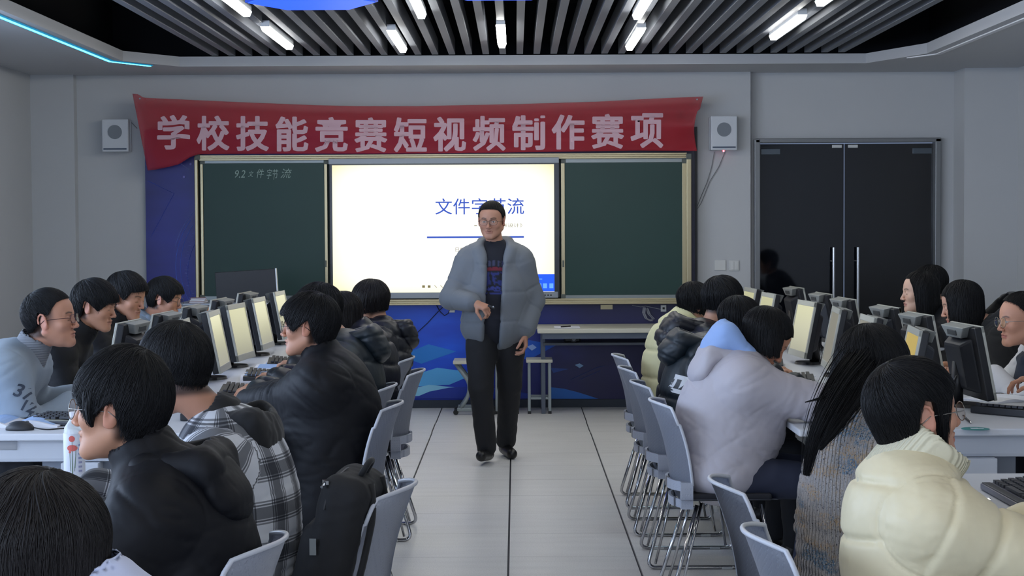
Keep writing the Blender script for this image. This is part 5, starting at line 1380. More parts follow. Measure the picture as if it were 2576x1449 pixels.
# ---- whole person
class Person: pass
def person(label, loc, rz, head, hyaw, hpitch=20, hroll=0, male=True, tone=(205, 160, 135), hs=1.0, girth=1.0, hands=None, top=None, trousers=(24, 26, 34), near=.5,
           hairst=None, glass=None, eyes='down', stand=False, fat=0.0, shoulder=1.0, nb=None, elbows=(None, None), brow=1.0, stub=0.0, curl=(.5, .5), seat=.46, hump=.05, seed=3, name='person', fw=(None, None), lip=1.0, skinless=False, nrm=(None, None), hipy=0.0, thumb=1.0, legs=None, desk=None):
    """loc/rz: seat position and facing; head: world position of the point between the ears; hands: world wrist positions (left, right of the person)"""
    t = thing(name, label, 'person', (loc[0], loc[1], 0), rz)
    c, s_ = math.cos(-rz), math.sin(-rz); Rl = np.array([[c, -s_, 0], [s_, c, 0], [0, 0, 1]])
    def L(p): return Rl @ (np.array(p, float)-np.array((loc[0], loc[1], 0)))
    def LD(d): return Rl @ np.array(d, float)
    H = L(head); yaw = math.degrees(hyaw)-math.degrees(rz); R = rotm(yaw, hpitch, hroll)
    NB = L(nb) if nb is not None else H+R @ np.array((0, -.035, -.10))*.6+np.array((0, -.055, -.085))
    PE = np.array((0, hipy, seat+.09)) if not stand else np.array((0, 0, .93))
    mid = (PE+NB)/2+np.array((0, -hump, 0))
    def sp(u): return PE*(1-u)**2+2*u*(1-u)*mid+NB*u*u
    up = sp(1.0)-sp(.75); up /= np.linalg.norm(up)
    rt = np.array((1, 0, 0.)); fwd = np.cross(up, rt)
    shw = .170*shoulder
    SH = [NB+rt*(q*shw)-up*.085+fwd*.018 for q in (-1, 1)]
    HW = [L(h) if h is not None else None for h in (hands or (None, None))]
    el = []
    for i, q in enumerate((-1, 1)):
        if HW[i] is None: HW[i] = np.array((q*.16, PE[1]+.30, seat+.32))
        pole = np.array((q*.55, -.25, -.8)) if elbows[i] is None else LD(elbows[i])
        e_, w_ = ik(SH[i], HW[i], .285, .255, pole); el.append(e_); HW[i] = w_
    p = Person(); p.t = t; p.rz = rz; p.loc = loc; p.desk = desk; p.H = H; p.R = R; p.NB = NB; p.PE = PE; p.sp = sp; p.SH = SH; p.EL = el; p.HW = HW; p.up = up; p.L = L; p.rt = rt; p.fwd = fwd; p.g = girth; p.hs = hs
    # --- body: head, neck, core, arms and hands in one surface
    f = Field()
    f.cap(PE, sp(.5), .09, .09, .03); f.cap(sp(.5), sp(.85), .09, .085, .04); f.cap(SH[0], SH[1], .04, .04, .05)
    f.cap(NB-up*.04, NB+up*.02, .062, .055, .03)
    f.cap(NB+up*.01, H+R @ np.array((0, -.030, -.045))*hs, .055 if male else .048, (.052 if male else .045), .03)
    for i in (0, 1): f.cap(SH[i], el[i], .034, .032, .03); f.cap(el[i], HW[i], .032, .026, .02)
    for i in (0, 1):
        q = -1 if i == 0 else 1
        d = HW[i]-el[i] if fw[i] is None else LD(fw[i]); d = d/np.linalg.norm(d)
        if fw[i] is None and not stand: d = d*np.array((1, 1, .25)); d /= np.linalg.norm(d)
        n_ = np.array((0, 0, -1.)) if nrm[i] is None else LD(nrm[i])
        # thumb towards the body's middle when the palm faces down
        lat = np.cross(n_, d); want = np.array((-q, 0, 0.)); sd = 1 if lat.dot(want) > 0 else -1
        if nrm[i] is not None: sd = 1 if lat.dot(np.array((-q*.3, .9, .3))) > 0 else -1
        hand_prims(f, HW[i]+d*.004, d, n_, sd, curl[i], thumb=thumb)
    if stand:
        for i, (kn, an) in enumerate(legs): f.cap(PE+np.array(((-.09, .09)[i], 0, -.04)), kn, .06, .045, .03); f.cap(kn, an, .045, .035, .02)
    head_prims(f, H, R, hs, male, fat)
    h = .0038 if near < .7 else .0029
    V, F = f.mesh(h); V = smooth_v(V, F, 1, .35)
    col = skin_cols(V, H, R, hs, male, tone, seed, brow, stub, eyes, lip)
    L_ = (V-H) @ R/hs
    if hairst:       # dark scalp where the hair roots are
        sc = sm(L_[:, 2]+.35*L_[:, 1]*-1, .055, .075)*(L_[:, 1] < .06) if hairst[0] != 'crew' else np.zeros(len(V))
        if hairst[0] == 'crew': sc = .8*sm(L_[:, 2], -.03, .035)*sm(-L_[:, 1], -.045, -.02)*(np.abs(L_[:, 0]) < .079)
        bk = sm(-L_[:, 1], -.004, .02)*sm(L_[:, 2], -.075, -.055)*(np.abs(L_[:, 0]) < .078)
        w = np.clip(sc+bk*(.85), 0, 1)[:, None]; col = col*(1-w)+rgb3((30, 26, 28))*w
    p.body = mk('body', V, F, m_skin, t, col)
    if hairst:
        st, kw = hairst; kw = dict(kw); hm = kw.pop('mat', m_hair)
        hair(t, H, R, hs, st, hm, seed=seed, near=near*2, **kw)
    if glass: glasses(t, H, R, hs, *glass)
    return p
def armfield(f, p, r, k=.03, only=None, cuff=.02):
    for i in (0, 1):
        if only is not None and i not in only: continue
        w = p.HW[i]+(p.EL[i]-p.HW[i])/np.linalg.norm(p.EL[i]-p.HW[i])*cuff
        f.cap(p.SH[i], p.EL[i], r[0], r[1], k*1.9); f.cap(p.EL[i], w, r[1], r[2], k*.7)
def segdist(V, a, b):
    ba = b-a; h = np.clip(((V-a) @ ba)/(ba.dot(ba)+1e-9), 0, 1); return np.linalg.norm(V-a-h[:, None]*ba, axis=1), h
def garment(p, name, m, th=.02, arm=(.072, .060, .048), hem=0.0, kind='coat', amp=.005, puff=0, seed=1, h=.009, col=None, collar=None, hood=None, belly=0.0, extra=None, cut=None, stand=False, lo=-.10, noarm=False, it=9, cuffw=.0, parent=None, thin=False, uv=False):
    """jacket or sweater round torso and arms"""
    g = p.g; f = Field(); sp = p.sp; up = p.up
    def ring(u, rx, ry, rz_, k=.09, dy=0):
        c = sp(u); d = sp(min(1, u+.1))-sp(max(0, u-.1)); d /= np.linalg.norm(d); y = np.cross(d, p.rt); y /= np.linalg.norm(y)
        R = np.stack([p.rt, y, d], 1); f.ell(c+y*dy, (rx*g+th, ry*g+th, rz_), R, k)
    ring(0.02, .158, .128, .17, .05); ring(.28, .150, .118+belly*.5, .19, dy=belly*.3); ring(.52, .152, .116+belly, .19, dy=belly*.4); ring(.76, .155, .106, .17)
    f.ell(sp(.93)-up*.03, (.130*g+th, .078+th*.7, .085+th*.5), np.stack([p.rt, np.cross(up, p.rt), up], 1), .08)
    if hem: 
        f.ell(p.PE+np.array((0, -.01, -hem*.5)), (.165*g+th+.01, .135*g+th, hem*.6+.10), I3, .05)
    for i in (0, 1): f.cap(p.NB-up*.045, p.SH[i], .046+th*.5, arm[0]*.90, .07)
    if not noarm: armfield(f, p, arm, .03, cuff=cuffw)
    if collar:
        ch, cr, ct = collar      # height, radius, thickness
        fx = p.NB+np.array((0, .004, 0)); ax = (p.H-p.NB); ax /= np.linalg.norm(ax); ax = ax*.6+up*.4; ax /= np.linalg.norm(ax)
        f.cap(fx-ax*.03, fx+ax*ch, cr+ct+.012, cr+ct, .02); f.cap(fx+ax*.01, fx+ax*(ch+.10), cr, cr, .006, -1)
    if extra: extra(f, p)
    if cut: cut(f, p)
    if getattr(p, 'desk', None):
        x0, x1 = p.desk; R_ = np.array([[math.cos(-p.rz), -math.sin(-p.rz), 0], [math.sin(-p.rz), math.cos(-p.rz), 0], [0, 0, 1]]); f.box(p.L(((x0+x1)/2, p.loc[1], .353)), ((x1-x0)/2, 1.2, .40), R_, .002, .006, -1)
    V, F = f.mesh(h); V = smooth_v(V, F, it, .6); N = normals(V, F)
    # displacement
    segs = [(p.PE, sp(.5)), (sp(.5), p.NB), (p.SH[0], p.EL[0]), (p.EL[0], p.HW[0]), (p.SH[1], p.EL[1]), (p.EL[1], p.HW[1])]
    ds = [segdist(V, a, b) for a, b in segs]; D = np.stack([d[0] for d in ds]); D[0] -= .13*g; D[1] -= .11*g; D[2:] -= .05
    w = np.argmin(D, 0); armw = np.clip(.5+(np.minimum(D[0], D[1])-D[2:].min(0))/.06, 0, 1)
    lt = (V-p.PE) @ (p.NB-p.PE)/np.linalg.norm(p.NB-p.PE)
    al = np.zeros(len(V))
    for i, (a, b) in enumerate(segs[2:]):
        base = 0 if i % 2 == 0 else .285; hh = ds[2+i][1]*(np.linalg.norm(b-a)); al = np.where(w == 2+i, base+hh, al)
    X = V.copy(); disp = np.zeros(len(V))
    def crease(P, sc, sd, pw=7): return np.clip(1-np.abs(wob(P, sc, sd))*1.6, 0, 1)**pw
    if puff:
        jit = .012*wob(V, 7, seed+5)
        def quilt(x, per):
            s_ = x/per; d = np.abs(s_-np.round(s_))*per; return -np.exp(-(d/.009)**2)*1.3+.55*np.sin(PI*np.clip(d/per, 0, .5))**.8, np.exp(-(d/.035)**2)
        q1, n1 = quilt(lt+jit, puff); q2, n2 = quilt(al+jit*.8, puff*.95)
        q = q1*(1-armw)+q2*armw; nn = n1*(1-armw)+n2*armw
        disp += q*amp+amp*.42*nn*wob(V*np.array((1, 1, .25))*(1-armw)[:, None]+V*np.array((.8, .5, 1))*armw[:, None], 95, seed)
        disp -= amp*.4*crease(V*np.array((.6, .6, 1.2)), 20, seed+3, 5)*np.clip(.1+wob(V, 7, seed+8), 0, 1)
        disp += .0010*wob(V, 130, seed+2)
        disp -= amp*.9*np.exp(-((armw-.5)/.07)**2)
    else:
        mk1 = np.clip(.15+1.1*wob(V, 6, seed+9), 0, 1); mk2 = np.clip(.1+1.1*wob(V, 6, seed+19), 0, 1); el_ = np.exp(-((al-.285)/.11)**2)*armw; sh_ = np.exp(-(al/.12)**2)*armw
        y_, z_, x_ = V[:, 1], V[:, 2], V[:, 0]
        disp += amp*.35*wob(V, 9, seed)
        A1 = np.stack([y_*.35+z_*.94, (y_*.94-z_*.35)*.22, x_*.3], 1); A2 = np.stack([z_*.85-y_*.5, (y_*.85+z_*.5)*.2, x_*.3], 1)
        disp -= amp*1.5*crease(A1, 26, seed+1, 10)*mk1*(1-armw*.6)
        disp -= amp*1.3*crease(A2, 32, seed+2, 10)*mk2*(1-armw*.6)
        disp -= amp*1.6*el_*crease(np.stack([al*1.0, V[:, 0]*.2, V[:, 2]*.2], 1), 60, seed+4, 3)
        disp -= amp*1.2*sh_*crease(A2, 40, seed+12, 4)
        disp -= amp*.45*np.exp(-((armw-.5)/.07)**2)
        wa = np.exp(-((lt-.08)/.12)**2)*(1-armw); disp -= amp*1.2*wa*crease(np.stack([lt, V[:, 0]*.3, V[:, 1]*.3], 1), 48, seed+6, 4)
        disp += .0010*wob(V, 110, seed+7)
    if not thin: V = V+N*disp[:, None]
    V = smooth_v(V, F, 1, .3)
    cc = col(V, N, p, lt, al, armw, w) if col else None
    o = mk(name, V, F, m, parent or p.t, cc); p.last = (V, F, N)
    if uv:
        # cloth coordinates: round the body and along it, round each sleeve and along it
        cx = V[:, 0]; sy = np.stack([sp(u) for u in np.linspace(0, 1, 12)]); yb_ = np.interp(V[:, 2], sy[:, 2], sy[:, 1]); U = np.arctan2(cx, -(V[:, 1]-yb_))*.20; Vv = lt.copy()
        for i in range(4):
            a, b = segs[2+i]; ax = (b-a)/np.linalg.norm(b-a); q = (V-a)-np.outer((V-a) @ ax, ax); o1 = np.array((-1. if i < 2 else 1., -.4, .3)); o1 -= ax*o1.dot(ax); o1 /= np.linalg.norm(o1); o2 = np.cross(ax, o1)
            msk = (w == 2+i) & (armw > .5); U[msk] = (np.arctan2(q @ o2, q @ o1)*.085)[msk]; Vv[msk] = al[msk]+.03
        at = o.data.attributes.new('puv', 'FLOAT_VECTOR', 'POINT'); at.data.foreach_set('vector', np.stack([U, U*0, Vv], 1).astype(np.float32).ravel())
    if hood:
        f = Field()
        # a hood lying flat down the back, thin across the back's own normal, rolled round the neck
        hc = hood.get('c', (0, 0, 0)); bkn = np.cross(p.rt, up); r = hood.get('r', (.135, .042, .105)); tl = math.radians(hood.get('tilt', 0))
        ax1 = up*math.cos(tl)+bkn*math.sin(tl); nr1 = bkn*math.cos(tl)-up*math.sin(tl)
        if bkn[1] > 0: bkn = -bkn; nr1 = -nr1
        c0 = p.NB+p.rt*hc[0]+nr1*(.086*g+th*.8+r[1]*.35+hc[1])+up*(-.075+hc[2]); R_ = np.stack([p.rt, nr1, ax1], 1); f.ell(c0, r, R_, .03)
        f.ell(c0-ax1*r[2]*.45+nr1*r[1]*.3, (r[0]*.8, r[1]*.85, r[2]*.5), R_, .03)
        tk = hood.get('t', .032)
        for q in (-1, 1):
            a_ = c0+p.rt*(q*r[0]*.72)+ax1*r[2]*.45; b_ = p.NB+p.rt*(q*.086)+up*.018; c_ = p.NB+p.rt*(q*.045)+p.fwd*.075-up*.03
            f.cap(a_, b_, tk, tk*.9, .03); f.cap(b_, c_, tk*.9, tk*.6, .03)
        f.ell(c0+ax1*r[2]*.55-nr1*r[1]*.35, (r[0]*.62, r[1]*.75, r[2]*.55), R_, .012, -1)
        f.cap(p.NB-up*.02, p.H+p.R @ np.array((0, -.03, -.06)), .063, .068, .01, -1)
        V2, F2 = f.mesh(min(h, .0075)); V2 = smooth_v(V2, F2, 7, .6); N2 = normals(V2, F2)
        d2 = .35*amp*wob(V2, 16, seed+30)-amp*.8*np.clip(1-np.abs(wob(V2*np.array((.6, 1, 1)), 26, seed+31))*1.6, 0, 1)**5+.0008*wob(V2, 110, seed)
        if puff: s2 = (V2 @ up)/.075; dd = np.abs(s2-np.round(s2)); d2 = d2*.5-amp*.8*np.exp(-(dd/.10)**2)
        mk('hood', V2+N2*d2[:, None], F2, hood.get('m', m), o)
    return o
def trousers_legs(p, m, kn=None, an=None, r=(.092, .070, .055), seat_h=.46, shoes=True, spread=.10, fwd_=.42, seed=4, mshoe=None):
    f = Field(); PE = p.PE
    f.ell(PE+np.array((0, 0, -.02)), (.165*p.g, .125*p.g, .095), I3, .03)
    KN = kn or [np.array((q*(spread+.03), PE[1]+fwd_, seat_h+.045)) for q in (-1, 1)]; AN = an or [np.array((q*(spread+.02), PE[1]+fwd_-.02+.03*q, .10)) for q in (-1, 1)]
    for i, q in enumerate((-1, 1)):
        f.cap(PE+np.array((q*.09, 0, -.03)), KN[i], r[0]*p.g, r[1], .03); f.cap(KN[i], AN[i], r[1]*.98, r[2], .02)
    V, F = f.mesh(.011); V = smooth_v(V, F, 2); N = normals(V, F); V = V+N*(.004*wob(V, 26, seed)+.004*(.3-np.abs(wob(V, 40, seed+1))))[:, None]
    mk('trousers', V, F, m, p.t)
    if shoes:
        for i in (0, 1):
            f = Field(); a = AN[i]; d = np.array((0, 1, 0.)) ; 
            f.cap(np.array((a[0], a[1]-.03, .045)), np.array((a[0], a[1]+.13, .034)), .043, .036, .02); f.cap(a+np.array((0, 0, -.01)), np.array((a[0], a[1]-.02, .05)), .046, .044, .03)
            f.box(np.array((a[0], a[1]+.04, -.05)), (.2, .3, .05), I3, .001, .004, -1)
            V, F = f.mesh(.006); mk('shoe', smooth_v(V, F, 1), F, mshoe or m_shoe, p.t)
m_shoe = mat('black_shoe', rgb(16, 16, 18), .35)
# ---------------------------------------------------------------- clothing materials
m_blkcoat = mat('black_nylon', rgb(15, 16, 21), .6, bump=(260, .10, .0006), spec=.22)
m_blkcotton = mat('black_cotton', rgb(16, 17, 21), .85, bump=(500, .2, .0006), sheen=.1)
m_puffblk = mat('black_puffer', rgb(21, 23, 31), .42, bump=(90, .12, .001), spec=.4)
m_puffteal = mat('dark_teal_puffer', rgb(20, 30, 38), .45, bump=(90, .12, .001), spec=.4)
m_puffcream = mat('cream_puffer', rgb(214, 203, 170), .45, bump=(70, .15, .0012), spec=.35)
m_puffyel = mat('pale_yellow_puffer', rgb(206, 200, 156), .5, bump=(70, .15, .0012), spec=.35)
m_rib = mat('cream_rib_knit', rgb(208, 202, 176), .85)
m_greycoat = mat('light_grey_shell', rgb(176, 172, 180), .6, bump=(180, .12, .0006), spec=.3)
m_bluehood = mat('light_blue_sweat', rgb(140, 168, 216), .85, bump=(400, .2, .0006))
m_sweat = mat('grey_sweat', rgb(138, 150, 162), .88, bump=(500, .2, .0006))
m_hoodie = mat('grey_blue_hoodie', rgb(112, 126, 142), .88, bump=(500, .2, .0006))
m_tgrey = mat('grey_down_jacket', rgb(106, 112, 120), .6, bump=(420, .35, .0007), spec=.3)
m_navy = mat('navy_knit', rgb(24, 28, 40), .85, bump=(500, .2, .0006))
m_white = colmat('white_jacket', .65, (200, .12, .0006))
m_fuzzy = mat('pale_blue_fleece', rgb(190, 206, 226), .9, bump=(300, .6, .003), sheen=.4)
m_tr = mat('dark_trousers', rgb(20, 22, 28), .8, bump=(400, .15, .0005)); m_jean = mat('dark_jeans', rgb(32, 38, 58), .85, bump=(600, .2, .0005))
m_wcoat = mat('white_blue_coat', rgb(196, 204, 232), .6, bump=(120, .1, .001))
m_stripe = mat('stripe_white', rgb(205, 208, 214), .6); m_stripedk = mat('stripe_slate', rgb(58, 68, 84), .6)
m_gred = mat('glasses_dark_red', rgb(60, 24, 28), .3); m_gwire = mat('glasses_wire', rgb(150, 146, 140), .25, metal=.8); m_gblk = mat('glasses_black', rgb(20, 20, 22), .3)
def ribs(m, sc, dist, axis=0, strength=.8):
    nt = m.node_tree; b = nt.nodes['Principled BSDF']; tc = nt.nodes.new('ShaderNodeTexCoord'); w = nt.nodes.new('ShaderNodeTexWave'); w.inputs['Scale'].default_value = sc; w.inputs['Distortion'].default_value = .6; w.inputs['Detail Scale'].default_value = 2
    w.bands_direction = ('X', 'Y', 'Z', 'DIAGONAL')[axis]; bp = nt.nodes.new('ShaderNodeBump'); bp.inputs['Strength'].default_value = strength; bp.inputs['Distance'].default_value = dist
    nt.links.new(tc.outputs['Object'], w.inputs['Vector']); nt.links.new(w.outputs['Fac'], bp.inputs['Height']); nt.links.new(bp.outputs[0], b.inputs['Normal'])
ribs(m_rib, 42, .004, 0)
# plaid
m_plaid = bpy.data.materials.new('plaid_flannel'); m_plaid.use_nodes = True
def plaid():
    nt = m_plaid.node_tree; b = nt.nodes['Principled BSDF']; b.inputs['Roughness'].default_value = .9; b.inputs['Specular IOR Level'].default_value = .2
    tc = nt.nodes.new('ShaderNodeTexCoord'); at = nt.nodes.new('ShaderNodeAttribute'); at.attribute_name = 'puv'
    sp = nt.nodes.new('ShaderNodeSeparateXYZ'); nt.links.new(at.outputs['Vector'], sp.inputs[0])
    def mth(op, a, c=None):
        n = nt.nodes.new('ShaderNodeMath'); n.operation = op
        for i, v in enumerate((a, c)):
            if v is None: continue
            if isinstance(v, (int, float)): n.inputs[i].default_value = v
            else: nt.links.new(v, n.inputs[i])
        return n.outputs[0]
    def band(sock, per):
        fr = mth('FRACT', mth('DIVIDE', sock, per)); r = nt.nodes.new('ShaderNodeValToRGB'); nt.links.new(fr, r.inputs[0]); r.color_ramp.interpolation = 'CONSTANT'; e = r.color_ramp.elements
        L = [(0, .92), (.36, .30), (.40, .8), (.43, .16), (.47, .62), (.50, .22), (.78, .75), (.81, .2), (.85, .85), (.88, .30), (.92, .92)]
        e[0].position = 0; e[0].color = (.92,)*3+(1,); e[1].position = .36; e[1].color = (.30,)*3+(1,)
        for p_, v in L[2:]: q = e.new(p_); q.color = (v, v, v, 1)
        return r.outputs[0]
    hz = band(mth('ADD', sp.outputs[2], 1.0), .115); vt = band(mth('ADD', sp.outputs[0], 1.03), .115)
    a = nt.nodes.new('ShaderNodeMix'); a.data_type = 'RGBA'; a.blend_type = 'MULTIPLY'; a.inputs[0].default_value = 1; nt.links.new(hz, a.inputs[6]); nt.links.new(vt, a.inputs[7])
    c = nt.nodes.new('ShaderNodeMix'); c.data_type = 'RGBA'; nt.links.new(a.outputs[2], c.inputs[0]); c.inputs[6].default_value = rgb(24, 28, 38); c.inputs[7].default_value = rgb(222, 226, 234)
    nt.links.new(c.outputs[2], b.inputs['Base Color'])
    n2 = nt.nodes.new('ShaderNodeTexNoise'); n2.inputs['Scale'].default_value = 400; nt.links.new(tc.outputs['Object'], n2.inputs['Vector']); bp = nt.nodes.new('ShaderNodeBump'); bp.inputs['Strength'].default_value = .3; bp.inputs['Distance'].default_value = .001
    nt.links.new(n2.outputs['Fac'], bp.inputs['Height']); nt.links.new(bp.outputs[0], b.inputs['Normal'])
plaid()
# speckled knit
m_knit = bpy.data.materials.new('speckled_knit'); m_knit.use_nodes = True
def knit():
    nt = m_knit.node_tree; b = nt.nodes['Principled BSDF']; b.inputs['Roughness'].default_value = .95; b.inputs['Specular IOR Level'].default_value = .15
    tc = nt.nodes.new('ShaderNodeTexCoord')
    def noise(sc, stretch=(1, 1, 1), det=3):
        mp = nt.nodes.new('ShaderNodeMapping'); mp.inputs['Scale'].default_value = stretch; nt.links.new(tc.outputs['Object'], mp.inputs[0])
        n = nt.nodes.new('ShaderNodeTexNoise'); n.inputs['Scale'].default_value = sc; n.inputs['Detail'].default_value = det; nt.links.new(mp.outputs[0], n.inputs['Vector']); return n.outputs['Fac']
    def ramp(s, a, c):
        r = nt.nodes.new('ShaderNodeValToRGB'); r.color_ramp.elements[0].position = a; r.color_ramp.elements[1].position = c; nt.links.new(s, r.inputs[0]); return r.outputs[0]
    def mul(a, c):
        n = nt.nodes.new('ShaderNodeMath'); n.operation = 'MULTIPLY'; nt.links.new(a, n.inputs[0]); nt.links.new(c, n.inputs[1]); return n.outputs[0]
    cur = None
    def mix(fac, col):
        nonlocal cur
        m = nt.nodes.new('ShaderNodeMix'); m.data_type = 'RGBA'; nt.links.new(fac, m.inputs[0])
        if cur is None: m.inputs[6].default_value = rgb(158, 153, 150)
        else: nt.links.new(cur, m.inputs[6])
        m.inputs[7].default_value = rgb(*col); cur = m.outputs[2]
    mix(mul(ramp(noise(7, (1, 1, 2.5)), .5, .62), ramp(noise(160), .42, .58)), (172, 148, 120))
    mix(mul(ramp(noise(8.5, (1.2, 1.2, 2.2)), .54, .62), ramp(noise(190), .42, .56)), (98, 122, 142))
    mix(ramp(noise(230), .60, .68), (52, 52, 62))
    mix(ramp(noise(300), .64, .72), (216, 212, 206))
    nt.links.new(cur, b.inputs['Base Color'])
    w = nt.nodes.new('ShaderNodeTexWave'); w.inputs['Scale'].default_value = 26; w.inputs['Distortion'].default_value = 1.2; w.inputs['Detail Scale'].default_value = 1.5; w.bands_direction = 'Y'
    mp = nt.nodes.new('ShaderNodeMapping'); mp.inputs['Rotation'].default_value = (.0, 0, .6); nt.links.new(tc.outputs['Object'], mp.inputs[0]); nt.links.new(mp.outputs[0], w.inputs['Vector'])
    bp = nt.nodes.new('ShaderNodeBump'); bp.inputs['Strength'].default_value = 1; bp.inputs['Distance'].default_value = .006; nt.links.new(w.outputs['Fac'], bp.inputs['Height'])
    b2 = nt.nodes.new('ShaderNodeBump'); b2.inputs['Strength'].default_value = .6; b2.inputs['Distance'].default_value = .003; nt.links.new(noise(240), b2.inputs['Height']); nt.links.new(bp.outputs[0], b2.inputs['Normal']); nt.links.new(b2.outputs[0], b.inputs['Normal'])
knit()

LF, RT = PI/2, -PI/2              # facing the wall on the left / on the right
DL, DR = (-2.45, -1.03), (1.12, 2.55)
def rad(d): return math.radians(d)
def W3(v): return (v[0], v[1], v[2])
def decal(p, garm, bm, origin, right, upv, m, name, lift=.0025):
    """wrap flat lettering on a garment: bm in its own xy-plane, cast onto the cloth; vectors in the person's frame"""
    V, F, N = p.last; tree = BVHTree.FromPolygons([tuple(v) for v in V], [tuple(int(i) for i in f) for f in F])
    o = Vector(origin); r = Vector(right).normalized(); u = Vector(upv).normalized(); n = r.cross(u)
    bmesh.ops.triangulate(bm, faces=bm.faces[:])
    for _ in range(2):
        le = [e for e in bm.edges if e.calc_length() > .012]
        if le: bmesh.ops.subdivide_edges(bm, edges=le, cuts=1); bmesh.ops.triangulate(bm, faces=[f for f in bm.faces if len(f.verts) > 3])
    miss = []
    for v in bm.verts:
        q = o+r*v.co.x+u*v.co.y; h = tree.ray_cast(q+n*.30, -n, .6)
        if h[0] is None: miss.append(v)
        else: v.co = h[0]+n*lift
    if miss: bmesh.ops.delete(bm, geom=miss, context='VERTS')
    return obj(name, bm, m, garm)
def zip_line(p, garm, m, name='zip', dy=.20, x=0.0, z=(.15, .95), n=14, r=.0025):
    V, F, N = p.last; tree = BVHTree.FromPolygons([tuple(v) for v in V], [tuple(int(i) for i in f) for f in F]); P = []
    for k in range(n):
        q = p.sp(z[0]+(z[1]-z[0])*k/(n-1)); h = tree.ray_cast(Vector(q)+Vector((x, .5, 0)), Vector((0, -1, 0)), 1.0)
        if h[0] is not None: P.append(h[0]+Vector((0, .001, 0)))
    if len(P) > 2: bm = B(); tube(bm, P, r, n=6); return obj(name, bm, m, garm)

